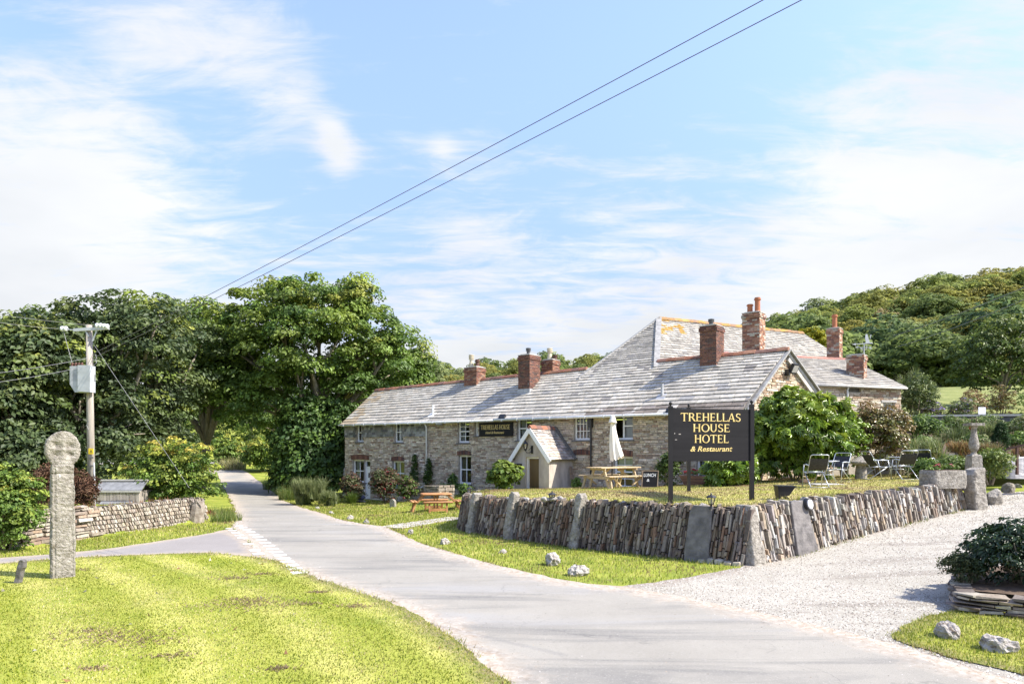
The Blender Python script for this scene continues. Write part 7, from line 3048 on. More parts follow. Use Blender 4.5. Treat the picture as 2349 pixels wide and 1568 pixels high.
# slate-edged bed at the right foreground
bed = empty('slate_bed_edging', gp(2260, 1415))
tag(bed, 'low dry-stone slate edging of the planted bed at the lower right', 'bed edging')
bpts = [gp(2183, 1352), gp(2176, 1380), gp(2190, 1402), gp(2240, 1412), gp(2300, 1418), gp(2360, 1426), gp(2440, 1436)]
BP = Path(smooth_path([(p.x, p.y) for p in bpts]))
row = 0
for row in range(6):
    s = RNG.uniform(-0.2, 0)
    while s < BP.L:
        l = RNG.uniform(0.16, 0.5)
        p, d = BP.at(max(s + l / 2, 0))
        o_ = Vector((d.y, -d.x, 0))
        fr = Fr((p.x, p.y, float(g(p.x, p.y)) - 0.01), d, UP, o_)
        h = 0.05
        tilt = RNG.uniform(-0.06, 0.06)
        b0 = row * 0.05
        vs_, fs_ = block(Fr(fr.p(0, 0, 0), (d + UP * tilt).normalized(), UP, o_), -l / 2, l / 2, b0, b0 + h * RNG.uniform(0.7, 1.0), -0.28, RNG.uniform(-0.02, 0.06) - row * 0.012, 0.012, 0.006)
        add('slate_stone', raw_mesh('slate_stone', vs_, fs_ + [(3, 2, 1, 0)], M['drystone'], [pick([(0.25, 0.21, 0.175), (0.19, 0.155, 0.13), (0.33, 0.29, 0.245), (0.42, 0.37, 0.30), (0.15, 0.125, 0.11)], RNG, 0.2)] * 8), bed)
        s += l + 0.006
soilp = [(p.x, p.y) for p in [gp(2200, 1352), gp(2196, 1380), gp(2212, 1396), gp(2260, 1400), gp(2330, 1408), gp(2440, 1420)]] + [(9.5, 9.6), (9.5, 11.5), (7.0, 11.2)]
sheet('bed_soil', refine(soilp, 0.3, 0.02, 12), 0.27, M['soil'], res=0.4)

# orange picnic bench on the lower lawn ---------------------------------------------
b = gp(1000, 1172)
ob = empty('log_picnic_bench', b, math.radians(14))
tag(ob, 'orange stained rounded-log picnic bench on the lower lawn', 'picnic bench')
for i in range(4):
    m = MB()
    y = -0.27 + 0.18 * i
    m.tube([(-0.62, y, 0.70), (-0.56, y, 0.71), (0.56, y, 0.71), (0.62, y, 0.70)], [0.05, 0.085, 0.085, 0.05], 8, tint())
    m.v = [(x, yy, 0.71 + (z - 0.71) * 0.5) for x, yy, z in m.v]
    lpart(m, 'table_log', M['orangewood'], ob, True)
for sy in (-1, 1):
    m = MB()
    m.tube([(-0.62, sy * 0.68, 0.42), (-0.55, sy * 0.68, 0.42), (0.55, sy * 0.68, 0.42), (0.62, sy * 0.68, 0.42)], [0.05, 0.095, 0.095, 0.05], 8, tint())
    m.v = [(x, yy, 0.42 + (z - 0.42) * 0.5) for x, yy, z in m.v]
    lpart(m, 'side_bench', M['orangewood'], ob, True)
    for x in (-0.35, 0.35):
        m = MB()
        m.beam((x, sy * 0.66, 0.4), (x, sy * 0.72, 0.0), 0.07, 0.06, tint())
        lpart(m, 'bench_leg', M['orangewood'], ob)
    m = MB()
    m.beam((-0.35, sy * 0.7, 0.12), (0.35, sy * 0.7, 0.12), 0.04, 0.1, tint())
    lpart(m, 'stretcher', M['orangewood'], ob)
for sx in (-1, 1):
    for j in range(2):
        m = MB()
        x = sx * (0.86 + 0.13 * j)
        m.tube([(x, -0.40, 0.42), (x, -0.34, 0.42), (x, 0.34, 0.42), (x, 0.40, 0.42)], [0.04, 0.075, 0.075, 0.04], 8, tint())
        m.v = [(xx, yy, 0.42 + (z - 0.42) * 0.6) for xx, yy, z in m.v]
        lpart(m, 'end_bench', M['orangewood'], ob, True)
    for sy in (-1, 1):
        m = MB()
        m.beam((sx * 0.86, sy * 0.22, 0.4), (sx * 0.99, sy * 0.25, 0.0), 0.1, 0.07, tint())
        lpart(m, 'bench_leg', M['orangewood'], ob)
        m = MB()
        m.beam((sx * 0.5, sy * 0.22, 0.68), (sx * 0.8, sy * 0.22, 0.38), 0.08, 0.06, tint())
        lpart(m, 'brace', M['orangewood'], ob)
m = MB()
for x, y in ((-0.06, -0.06), (0.06, 0.06), (-0.06, 0.06), (0.06, -0.06)):
    m.beam((x, y, 0.0), (x, y, 0.68), 0.05, 0.05, tint())
lpart(m, 'centre_post', M['orangewood'], ob)

# headstone, stone pier, bird table, goose by the cottage ---------------------------
p = gp(901.5, 1162)
k = p.y / FPX
top('stone_marker', slab_mesh('stone_marker', Fr(p, (E + Vector((0.3, 0, 0))).normalized(), UP, Vector((-0.45, -0.89, 0))), [(-0.05, -8 * k, 8 * k), (13 * k, -7.5 * k, 7.5 * k), (16 * k, -6 * k, 6 * k), (18 * k, -2 * k, 2 * k)], 0.16, M['granite'], 44, 14, 22, 0.012), 'small round-topped grey stone in the lawn before the cottage shrubs', 'stone')
pr = gp(978, 1157)
pier = empty('stone_pier', pr)
tag(pier, 'square rubble stone planter pier behind the orange bench', 'pier')
prf = Fr(pr + NIN * 0.3, E, UP, -NIN)
wid = 47 / FPX * pr.y
hgt_ = 44 / FPX * pr.y
m = MB()
m.obox(prf, -wid / 2, wid / 2, -0.1, hgt_ - 0.03, -1.0, -0.01)
m.part('core', M['wallcore'], pier)
pcs = rubble(prf, -wid / 2, wid / 2, -0.05, hgt_, [], [(0.3, 0.26, 0.21), (0.22, 0.19, 0.155), (0.16, 0.135, 0.11), (0.36, 0.32, 0.27)], (0.05, 0.11), (0.15, 0.4), None, (0.0, 0.05))
pcs += rubble(Fr(prf.p(wid / 2, 0, 0), NIN, UP, E), 0, 1.0, -0.05, hgt_, [], [(0.34, 0.3, 0.25), (0.26, 0.22, 0.18)], (0.05, 0.11), (0.15, 0.4), None, (0.0, 0.05))
for vs_, fs_, c in pcs:
    add('stone', raw_mesh('stone', vs_, fs_, M['stone'], [c] * 8), pier)
bt = on(at(926, 1150, 33.5).x, 33.5)
btb = empty('bird_table', bt)
tag(btb, 'small dark roofed bird table among the cottage shrubs', 'bird table')
m = MB()
m.beam((0, 0, 0), (0, 0, 0.55), 0.07, 0.07)
lpart(m, 'post', M['trelliswood'], btb)
m = MB()
m.box((-0.25, -0.2, 0.5), (0.25, 0.2, 0.54))
for x in (-0.2, 0.2):
    m.beam((x, 0, 0.5), (x, 0, 0.75), 0.04, 0.3)
lpart(m, 'tray', M['trelliswood'], btb)
m = MB()
m.put([(-0.36, -0.32, 0.72), (0.36, -0.32, 0.72), (0.36, 0, 0.88), (-0.36, 0, 0.88), (0.36, 0.32, 0.72), (-0.36, 0.32, 0.72)], [(0, 1, 2, 3), (3, 2, 4, 5), (0, 3, 5), (1, 4, 2)])
lpart(m, 'roof', M['felt'], btb)
gb_ = on(at(829, 1146, 37.3).x, 37.3)
go = empty('goose_ornament', gb_)
tag(go, 'blue and white goose ornament at the cottage doorstep', 'ornament')
m = MB()
m.tube([(-0.3, 0, 0.2), (-0.15, 0, 0.24), (0.05, 0, 0.24), (0.2, 0, 0.3)], [0.03, 0.14, 0.15, 0.07], 10, (0.10, 0.12, 0.22))
lpart(m, 'body', M['goose'], go, True)
m = MB()
m.tube([(0.16, 0, 0.28), (0.16, 0, 0.42), (0.12, 0, 0.55), (0.16, 0, 0.6), (0.2, 0, 0.6)], [0.07, 0.045, 0.04, 0.05, 0.03], 10, (0.75, 0.75, 0.75))
m.tube([(0.19, 0, 0.6), (0.27, 0, 0.58)], [0.022, 0.006], 8, (0.6, 0.3, 0.05))
lpart(m, 'neck', M['goose'], go, True)
m = MB()
m.lathe((0, 0, -0.03), [(0.26, 0), (0.24, 0.08), (0.1, 0.12)], 12, (0.2, 0.2, 0.2))
lpart(m, 'base', M['goose'], go)

# whitewashed stub wall at the left end of the house
m = MB()
swf = Fr(F0 + NIN * 1.0, -E, UP, -NIN)
top('side_wall', slab_mesh('side_wall', Fr(F0 + NIN * 0.9 + UP * -0.7, -E, UP, -NIN), [(0, 0.05, 1.35), (1.7, 0.05, 1.25), (1.85, 0.05, 1.1), (1.9, 0.1, 0.8)], 0.3, M['whitewash'], 41, 16, 30, 0.02, 8), 'flaking whitewashed wall stub at the left end of the house', 'wall')

# weathervane on the wing chimney ---------------------------------------------------
vb_ = at(1975.5, 855, 31.5)
wv = empty('weathervane', vb_)
tag(wv, 'silver ship weathervane on the brick chimney of the rear wing', 'weathervane')
k = 31.5 / FPX


def vp(zx, zy):
    """place on the vane from the photo"""
    return at((2080 + zx * 0.12759) / 1.0898, (780 + zy * 0.12759) / 1.0898, 31.5)


m = MB()
m.tube([vp(628, 985), vp(628, 610)], 0.022, 8)
m.part('rod', M['galv'], wv)
VF = Fr((0, 31.5, 0), X1, UP, Vector((0, -1, 0)))


def vpoly(m, pts, c0=-0.008, c1=0.008):
    q = [(vp(x, y).x, vp(x, y).z) for x, y in pts]
    ar = sum(q[i][0] * q[(i + 1) % len(q)][1] - q[(i + 1) % len(q)][0] * q[i][1] for i in range(len(q)))
    m.prism(VF, q if ar > 0 else q[::-1], c0, c1)


m = MB()
vpoly(m, [(460, 622), (640, 605), (780, 600), (790, 612), (640, 620), (460, 632)])
vpoly(m, [(395, 628), (465, 605), (465, 648)], -0.009, 0.009)
m.part('arrow', M['galv'], wv)
m = MB()
vpoly(m, [(640, 615), (800, 612), (770, 592), (650, 596)], -0.03, 0.03)
vpoly(m, [(660, 430), (690, 430), (735, 590), (665, 590), (648, 520)], -0.01, 0.01)
vpoly(m, [(755, 440), (770, 440), (752, 520), (745, 520)], -0.01, 0.01)
m.part('ship', M['galv'], wv)
m = MB()
m.beam(vp(520, 690), vp(740, 690), 0.015, 0.015)
m.beam(vp(628, 700) + V(0, -0.25, 0), vp(628, 700) + V(0, 0.25, 0), 0.015, 0.015)
m.tube([vp(570, 720), vp(600, 740), vp(628, 735), vp(656, 740), vp(690, 715)], 0.008, 6)
m.part('compass_arms', M['galv'], wv)
for ch_, x0, x1, y0, y1, dy in (('W', 462, 520, 705, 660, 0), ('E', 735, 778, 720, 672, 0), ('N', 515, 548, 735, 695, -0.2), ('S', 705, 738, 690, 650, 0.2)):
    a, bq = vp(x0, y0), vp(x1, y1)
    font_word(ch_, Fr((0, 31.5 + dy, 0), X1, UP, Vector((0, -1, 0))), a.x, bq.x, a.z, (bq.z - a.z) * 1.4, 0.0, M['galv'], wv, name='compass_letter', bold=0.02)
# notice board on the garden wall
p = at(2253, 947, 31.9)
m = MB()
m.box((p.x - 0.17, p.y, p.z - 0.05), (p.x + 0.17, p.y + 0.03, p.z + 0.28))
top('white_panel', m.mesh('white_panel', M['whiteplastic']), 'small white panel standing on the garden wall', 'panel')

# ------------------------------------------------------------------ vegetation
def unit(a):
    return a / np.maximum(np.linalg.norm(a, axis=1, keepdims=True), 1e-9)


def leaf_arrays(P, Nn, size, col, aspect=0.62, fold=0.14, fingers=1, tdir=None):
    """one folded diamond per leaf (several per leaf for lobed leaves)"""
    n = len(P)
    R = NPR.normal(size=(n, 3))
    if tdir is not None:
        R = tdir + 0.45 * R
    Tn = unit(R - (R * Nn).sum(1, keepdims=True) * Nn)
    B = np.cross(Nn, Tn)
    VV, TT, CC = [], [], []
    off = 0
    for f in range(fingers):
        if fingers == 1:
            t, b, s = Tn, B, size
        else:
            a = (f - (fingers - 1) / 2) * (2.0 / max(1, fingers - 1))
            t = Tn * math.cos(a) + B * math.sin(a)
            b = -Tn * math.sin(a) + B * math.cos(a)
            s = size * (1.0 - 0.18 * abs(a))
        s = s[:, None]
        v = np.empty((n, 4, 3))
        asp = aspect if fingers == 1 else 0.34
        base = P - (t * s * 0.5 if fingers == 1 else 0)
        v[:, 0] = base
        v[:, 1] = base + t * s * 0.5 + b * s * asp * 0.5 + Nn * s * fold
        v[:, 2] = base + t * s * 1.0 - Nn * s * fold * 0.8
        v[:, 3] = base + t * s * 0.5 - b * s * asp * 0.5 + Nn * s * fold
        VV.append(v.reshape(-1, 3))
        q = np.arange(n)[:, None] * 4 + off
        TT.append(np.concatenate([np.hstack([q, q + 1, q + 2]), np.hstack([q, q + 2, q + 3])]))
        CC.append(np.repeat(col, 4, 0))
        off += n * 4
    return np.concatenate(VV), np.concatenate(TT), np.concatenate(CC)


def cloud(lobes, ncl, nleaf, cr, size, pal, tops=None, flat=0.55, inner=0.3, upb=0.55, lowkeep=0.55, fingers=1, aspect=0.62, svar=0.35, tipamt=0.5):
    """leaf clumps over several lobes (cx,cy,cz,rx,ry,rz); tops = palette of young growth and painted-in sunlit tops, favoured high and outside"""
    L = np.array(lobes, dtype=float)
    area = (L[:, 3] * L[:, 4] + L[:, 3] * L[:, 5] + L[:, 4] * L[:, 5])
    li = NPR.choice(len(L), ncl, p=area / area.sum())
    d = unit(NPR.normal(size=(ncl, 3)))
    flip = (d[:, 2] < -0.1) & (NPR.random(ncl) > lowkeep)
    d[flip, 2] *= -1
    rr = 1 - 0.32 * NPR.random(ncl) ** 1.6
    inn = NPR.random(ncl) < inner
    rr[inn] = NPR.uniform(0.35, 0.8, inn.sum())
    bump = 1 + 0.16 * np.sin(d[:, 0] * 5 + li * 1.7) * np.sin(d[:, 2] * 6 + li) + NPR.normal(size=ncl) * 0.05
    C = L[li, :3] + d * L[li, 3:] * (rr * bump)[:, None]
    zmin, zmax = C[:, 2].min(), C[:, 2].max()
    pal = np.array(pal)
    cc = pal[NPR.integers(0, len(pal), ncl)]
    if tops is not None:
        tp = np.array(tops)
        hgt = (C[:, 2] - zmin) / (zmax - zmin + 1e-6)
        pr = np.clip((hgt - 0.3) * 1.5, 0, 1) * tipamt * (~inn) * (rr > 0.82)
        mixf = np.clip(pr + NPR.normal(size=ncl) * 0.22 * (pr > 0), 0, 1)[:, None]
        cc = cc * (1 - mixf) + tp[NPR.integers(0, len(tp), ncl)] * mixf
    cc = cc * NPR.uniform(0.8, 1.2, (ncl, 1))
    n = ncl * nleaf
    ci = np.repeat(np.arange(ncl), nleaf)
    csz = NPR.uniform(0.65, 1.3, ncl)[ci]
    od = NPR.normal(size=(n, 3)) + d[ci] * 0.55 + np.array([0, 0, 0.45])
    od = unit(od)
    low_ = od[:, 2] < -0.25
    od[low_, 2] *= -0.6
    rad = NPR.uniform(0.55, 1.0, n) ** 0.7
    off = od * np.array([1, 1, flat + 0.1]) * (cr * csz * rad)[:, None]
    P = C[ci] + off
    Nn = unit(od * 0.75 + np.array([0, 0, upb * 0.55]) + NPR.normal(size=(n, 3)) * 0.3)
    s = size * NPR.uniform(1 - svar, 1 + svar, n)
    col = cc[ci] * NPR.uniform(0.78, 1.25, (n, 1))
    return leaf_arrays(P, Nn, s, col, aspect=aspect, fingers=fingers, tdir=d[ci] * np.array([1, 1, 0.3]) + np.array([0, 0, -0.3]))


def straps(c, n, length, spread, w, pal, up=1.0, baser=0.2, seg=3):
    """arching strap leaves from a crown at c"""
    a = NPR.uniform(0, 2 * np.pi, n)
    ln = length * NPR.uniform(0.6, 1.1, n)
    sp = spread * NPR.uniform(0.2, 1.0, n)
    br = baser * np.sqrt(NPR.random(n))
    ba = NPR.uniform(0, 2 * np.pi, n)
    base = np.stack([c[0] + br * np.cos(ba), c[1] + br * np.sin(ba), np.full(n, c[2])], 1)
    dr_ = np.stack([np.cos(a), np.sin(a), 0 * a], 1)
    sd = np.stack([-np.sin(a), np.cos(a), 0 * a], 1)
    V_, T_ = [], []
    pts = []
    for k in range(seg + 1):
        f = k / seg
        q = base + dr_ * (sp * ln * f ** 1.3)[:, None]
        q[:, 2] += ln * up * (f - 0.55 * sp * f * f)
        wk = w * (1 - f * 0.9) * 0.5
        pts.append((q - sd * wk, q + sd * wk))
    v = np.stack([x for pr_ in pts for x in pr_], 1).reshape(-1, 3)
    m_ = 2 * (seg + 1)
    tr = []
    b0 = np.arange(n)[:, None] * m_
    for k in range(seg):
        tr.append(np.hstack([b0 + 2 * k, b0 + 2 * k + 1, b0 + 2 * k + 3]))
        tr.append(np.hstack([b0 + 2 * k, b0 + 2 * k + 3, b0 + 2 * k + 2]))
    pal = np.array(pal)
    cc = pal[NPR.integers(0, len(pal), n)] * NPR.uniform(0.75, 1.25, (n, 1))
    return v, np.concatenate(tr), np.repeat(cc, m_, 0)


def join(arrs):
    vs_, ts_, cs_, o = [], [], [], 0
    for v, t, c in arrs:
        vs_.append(v)
        ts_.append(t + o)
        cs_.append(c)
        o += len(v)
    return np.concatenate(vs_), np.concatenate(ts_), np.concatenate(cs_)


def limb_paths(base, lobes, r0, seed, fork=0.3, n=6):
    """trunk rising to a fork and limbs curving into the lobes"""
    r = random.Random(seed)
    m = MB()
    top_ = max(l[2] for l in lobes)
    fk = Vector((base[0] * 0.7 + 0.3 * sum(l[0] for l in lobes) / len(lobes), base[1] * 0.7 + 0.3 * sum(l[1] for l in lobes) / len(lobes), base[2] + (top_ - base[2]) * fork))
    b = Vector(base)
    m.tube([b - UP * 0.3, b + UP * 0.15, b.lerp(fk, 0.5) + V(r.uniform(-.15, .15), r.uniform(-.15, .15), 0), fk], [r0 * 1.5, r0 * 1.1, r0 * 0.9, r0 * 0.8], 10)
    for l in lobes:
        c = Vector(l[:3])
        mid = fk.lerp(c, 0.5) + V(r.uniform(-.5, .5), r.uniform(-.5, .5), r.uniform(0, .4))
        m.tube([fk - UP * 0.2, fk.lerp(mid, 0.5) + UP * 0.15, mid, c], [r0 * 0.62, r0 * 0.5, r0 * 0.36, r0 * 0.12], 7)
        for k in range(3):
            e = c + V(r.uniform(-1, 1) * l[3] * 0.7, r.uniform(-1, 1) * l[4] * 0.7, r.uniform(-0.2, 0.9) * l[5] * 0.7)
            m.tube([mid.lerp(c, 0.4), mid.lerp(e, 0.6) + UP * 0.2, e], [r0 * 0.25, r0 * 0.16, 0.02], 6)
    return m


def tree(name, label, base, lobes, ncl, nleaf, cr, size, pal, tops=None, r0=0.3, seed=1, group=None, mat='leaf', fork=0.3, **kw):
    """lobes relative to the base"""
    o = empty(name, base)
    tag(o, label, 'tree', group)
    m = limb_paths((0, 0, 0), lobes, r0, seed, fork)
    add('trunk', m.mesh('trunk', M['bark'], True), o, True)
    v, t, c = cloud(lobes, ncl, nleaf, cr, size, pal, tops, **kw)
    add('crown', fast_mesh('crown', v, t, M[mat], c), o, True)
    return o


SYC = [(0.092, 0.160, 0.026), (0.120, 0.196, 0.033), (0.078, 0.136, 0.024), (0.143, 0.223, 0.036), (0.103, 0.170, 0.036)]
SYCT = [(0.234, 0.294, 0.041), (0.304, 0.353, 0.051), (0.180, 0.252, 0.036), (0.358, 0.378, 0.073)]  # young leaf yellow plus the sunlit crown top, put into the colour
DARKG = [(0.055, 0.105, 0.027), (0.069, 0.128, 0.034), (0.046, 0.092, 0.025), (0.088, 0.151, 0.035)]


def L_(*a):
    return tuple(a)


# the great sycamore by the house
Yb = 45.0
tb_ = at(735, 1100, Yb)
tb_.z = float(g(tb_.x, tb_.y))
kk = Yb / FPX


def rel(px, py, rx, rz, dy=0.0, ry=None):
    p = at(px, py, Yb)
    return ((p.x - tb_.x), dy, (p.z - tb_.z), rx * kk, (ry or rx) * kk, rz * kk)


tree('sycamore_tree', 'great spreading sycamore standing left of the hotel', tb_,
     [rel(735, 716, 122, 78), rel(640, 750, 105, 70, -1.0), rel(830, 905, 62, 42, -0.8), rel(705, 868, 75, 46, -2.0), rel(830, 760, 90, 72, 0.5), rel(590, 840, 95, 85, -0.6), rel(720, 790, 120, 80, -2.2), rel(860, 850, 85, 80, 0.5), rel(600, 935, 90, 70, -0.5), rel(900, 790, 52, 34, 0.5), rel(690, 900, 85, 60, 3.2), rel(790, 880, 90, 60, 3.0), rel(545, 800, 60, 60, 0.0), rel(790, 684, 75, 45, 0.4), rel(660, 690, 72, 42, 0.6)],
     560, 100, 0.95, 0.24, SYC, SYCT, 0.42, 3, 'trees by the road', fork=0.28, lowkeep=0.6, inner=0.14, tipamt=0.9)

GT = 'trees by the road'


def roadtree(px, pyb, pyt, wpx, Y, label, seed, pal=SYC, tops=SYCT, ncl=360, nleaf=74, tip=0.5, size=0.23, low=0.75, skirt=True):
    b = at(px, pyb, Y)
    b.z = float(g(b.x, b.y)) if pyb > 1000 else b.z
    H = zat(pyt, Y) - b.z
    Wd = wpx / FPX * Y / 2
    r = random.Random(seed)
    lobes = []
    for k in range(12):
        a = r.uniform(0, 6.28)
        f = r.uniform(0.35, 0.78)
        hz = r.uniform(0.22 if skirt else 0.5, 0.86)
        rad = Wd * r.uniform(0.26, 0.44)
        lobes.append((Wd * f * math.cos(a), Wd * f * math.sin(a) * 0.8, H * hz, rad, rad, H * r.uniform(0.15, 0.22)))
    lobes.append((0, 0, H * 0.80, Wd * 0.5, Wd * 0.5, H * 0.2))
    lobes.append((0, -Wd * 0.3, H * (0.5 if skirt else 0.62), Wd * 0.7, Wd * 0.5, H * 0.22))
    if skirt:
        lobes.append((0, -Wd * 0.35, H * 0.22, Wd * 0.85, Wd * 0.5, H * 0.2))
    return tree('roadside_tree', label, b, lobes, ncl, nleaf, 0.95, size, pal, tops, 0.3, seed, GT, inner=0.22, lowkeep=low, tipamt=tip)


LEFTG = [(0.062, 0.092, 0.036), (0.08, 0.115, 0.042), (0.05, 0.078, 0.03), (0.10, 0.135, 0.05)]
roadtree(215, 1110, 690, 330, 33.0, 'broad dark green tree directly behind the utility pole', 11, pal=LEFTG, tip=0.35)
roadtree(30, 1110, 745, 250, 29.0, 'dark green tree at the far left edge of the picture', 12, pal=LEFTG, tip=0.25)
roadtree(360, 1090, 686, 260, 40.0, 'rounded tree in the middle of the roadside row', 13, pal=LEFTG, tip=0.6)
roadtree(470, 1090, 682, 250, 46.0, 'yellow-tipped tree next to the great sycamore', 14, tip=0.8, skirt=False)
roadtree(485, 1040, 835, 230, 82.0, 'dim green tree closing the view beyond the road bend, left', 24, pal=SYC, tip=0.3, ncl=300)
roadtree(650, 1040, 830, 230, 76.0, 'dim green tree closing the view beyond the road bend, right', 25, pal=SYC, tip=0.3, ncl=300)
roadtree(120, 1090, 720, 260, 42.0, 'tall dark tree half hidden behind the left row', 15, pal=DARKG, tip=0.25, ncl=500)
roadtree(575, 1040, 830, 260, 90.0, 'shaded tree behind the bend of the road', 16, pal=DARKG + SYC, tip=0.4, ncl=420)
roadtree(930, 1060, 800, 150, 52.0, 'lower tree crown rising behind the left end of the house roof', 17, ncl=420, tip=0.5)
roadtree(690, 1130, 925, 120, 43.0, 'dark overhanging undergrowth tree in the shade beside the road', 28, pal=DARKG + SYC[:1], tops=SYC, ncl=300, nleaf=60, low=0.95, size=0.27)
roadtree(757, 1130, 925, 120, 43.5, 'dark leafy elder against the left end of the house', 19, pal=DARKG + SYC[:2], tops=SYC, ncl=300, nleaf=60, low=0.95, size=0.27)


# shrubs ------------------------------------------------------------------------------
def shrub(name, label, box, Y, pal, tops=None, ncl=160, nleaf=16, cr=0.2, size=0.1, seed=1, h=g, cat='shrub', mat='leaf', nl=6, depth=None, group=None, extra=None, stems=True, z0=None, **kw):
    x0, y0, x1, y1 = box
    c = at((x0 + x1) / 2, y1, Y)
    c.z = float(h(c.x, c.y)) - 0.05 if z0 is None else z0
    Wd = (x1 - x0) / FPX * Y / 2 * 1.1
    H = (zat(y0, Y) - c.z) * 1.07
    D = depth or Wd * 0.8
    r = random.Random(seed)
    lobes = [(0, 0, H * 0.45, Wd * 0.72, D * 0.72, H * 0.42)]
    for k in range(nl):
        a = 6.28 * k / nl + r.uniform(-0.4, 0.4)
        f = r.uniform(0.35, 0.62)
        lobes.append((Wd * f * math.cos(a), D * f * math.sin(a), H * r.uniform(0.3, 0.68), Wd * r.uniform(0.3, 0.42), D * r.uniform(0.3, 0.42), H * r.uniform(0.22, 0.32)))
    lobes.append((r.uniform(-.15, .15) * Wd, 0, H * 0.74, Wd * 0.4, D * 0.4, H * 0.24))
    o = empty(name, c)
    tag(o, label, cat, group)
    if stems:
        m = MB()
        for k in range(5):
            a = r.uniform(0, 6.28)
            m.tube([(0.06 * math.cos(a), 0.06 * math.sin(a), 0), (Wd * 0.25 * math.cos(a), D * 0.25 * math.sin(a), H * 0.35), (Wd * 0.5 * math.cos(a), D * 0.5 * math.sin(a), H * 0.7)], [0.03, 0.022, 0.008], 6)
        add('stem', m.mesh('stem', M['bark'], True), o, True)
    v, t, cc = cloud(lobes, ncl, nleaf, cr, size, pal, tops, **kw)
    v[:, 2] = np.maximum(v[:, 2], 0.0)
    add('foliage', fast_mesh('foliage', v, t, M[mat], cc), o, True)
    if extra:
        nm, epal, en, es = extra
        v, t, cc = cloud(lobes, en, 5, cr * 0.35, es, epal, None, inner=0.0, upb=0.4)
        add(nm, fast_mesh(nm, v, t, M['petal'], cc), o, True)
    return o


def strap_plant(name, label, box, Y, pal, n=160, w=0.02, h=g, cat='plant', spread=0.9, group=None, z0=None, cr=None):
    x0, y0, x1, y1 = box
    c = at((x0 + x1) / 2, y1, Y)
    c.z = float(h(c.x, c.y)) - 0.03 if z0 is None else z0
    H = max(0.1, zat(y0, Y) - c.z)
    Wd = (x1 - x0) / FPX * Y / 2
    o = empty(name, c)
    tag(o, label, cat, group)
    v, t, cc = straps((0, 0, 0), n, H * 1.15, min(1.2, Wd / H * spread), w, pal, baser=cr or Wd * 0.35)
    add('leaves', fast_mesh('leaves', v, t, M['leaf'], cc), o, True)
    return o


YG = [(0.296, 0.336, 0.044), (0.390, 0.398, 0.058), (0.233, 0.291, 0.044), (0.468, 0.382, 0.073)]
MIDG = [(0.110, 0.185, 0.030), (0.140, 0.222, 0.036), (0.090, 0.157, 0.027), (0.170, 0.250, 0.045)]
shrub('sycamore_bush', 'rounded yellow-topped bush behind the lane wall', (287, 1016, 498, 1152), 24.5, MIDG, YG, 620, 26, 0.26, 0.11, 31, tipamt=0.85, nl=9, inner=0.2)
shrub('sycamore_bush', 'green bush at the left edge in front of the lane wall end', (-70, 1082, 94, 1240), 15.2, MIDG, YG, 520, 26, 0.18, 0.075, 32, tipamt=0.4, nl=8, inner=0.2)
# dead brash and brown weeds along the bank
for i, (bx, Y, lab) in enumerate(((( 70, 1072, 175, 1178), 19.2, 'heap of brown dead brash left of the cross'), ((165, 1095, 215, 1180), 19.6, 'heap of brown dead brash between the cross and the pole'))):
    shrub('dead_brash', lab, bx, Y, [(0.13, 0.07, 0.045), (0.18, 0.10, 0.065), (0.09, 0.05, 0.035), (0.22, 0.14, 0.09)], None, 220, 16, 0.25, 0.13, 33 + i, mat='dry_leaf', cat='brash', aspect=0.18, upb=0.2)
n = 2600
s_ = NPR.uniform(0.2, 8.4, n)
nn_ = NPR.uniform(-0.75, 0.02, n)
X = LW0.x + LWD.x * s_ + LWN.x * (nn_ - 0.1)
Y = LW0.y + LWD.y * s_ + LWN.y * (nn_ - 0.1)
o = blades('dead_weeds', 'rusty dead weeds along the top of the lane wall', X, Y, g(X, Y) + 0.02, 0.08, 0.26, 0.022, [(0.20, 0.09, 0.045), (0.27, 0.13, 0.06), (0.15, 0.075, 0.04), (0.32, 0.2, 0.1)], 0.8)
o['category'] = 'weeds'
# long grass at the wall ends and the road bend
for i, (bx, Y, lab) in enumerate((((480, 1160, 520, 1192), 23.8, 'long green grass at the right end of the lane wall'), ((505, 1172, 532, 1196), 22.5, 'grass tuft where the lane wall meets the road'), ((630, 1110, 690, 1158), 38.5, 'long verge grass on the shaded side of the road'), ((600, 1095, 640, 1135), 47, 'long verge grass farther along the shaded road'))):
    strap_plant('long_grass', lab, bx, Y, [(0.11, 0.17, 0.03), (0.16, 0.21, 0.04), (0.08, 0.13, 0.025), (0.22, 0.23, 0.07)], 420, 0.02, cat='grass tuft', group='long grass tufts', cr=0.5)
# lit hedge round the bend
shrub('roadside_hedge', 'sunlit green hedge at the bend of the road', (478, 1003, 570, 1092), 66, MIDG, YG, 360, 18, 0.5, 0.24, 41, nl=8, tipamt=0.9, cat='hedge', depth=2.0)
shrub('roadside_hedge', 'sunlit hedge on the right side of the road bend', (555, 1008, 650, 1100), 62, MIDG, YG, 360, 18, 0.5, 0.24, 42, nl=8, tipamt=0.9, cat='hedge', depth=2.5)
strap_plant('pale_grass', 'pale dry grass clump under the hedge at the bend', (505, 1045, 560, 1090), 63, [(0.33, 0.30, 0.13), (0.25, 0.27, 0.09), (0.4, 0.36, 0.18)], 420, 0.06, cat='grass tuft', cr=1.2)
shrub('dark_undergrowth', 'dark undergrowth along the shaded right verge', (625, 1045, 725, 1140), 46, DARKG, None, 320, 18, 0.5, 0.2, 43, nl=8, depth=2.4)

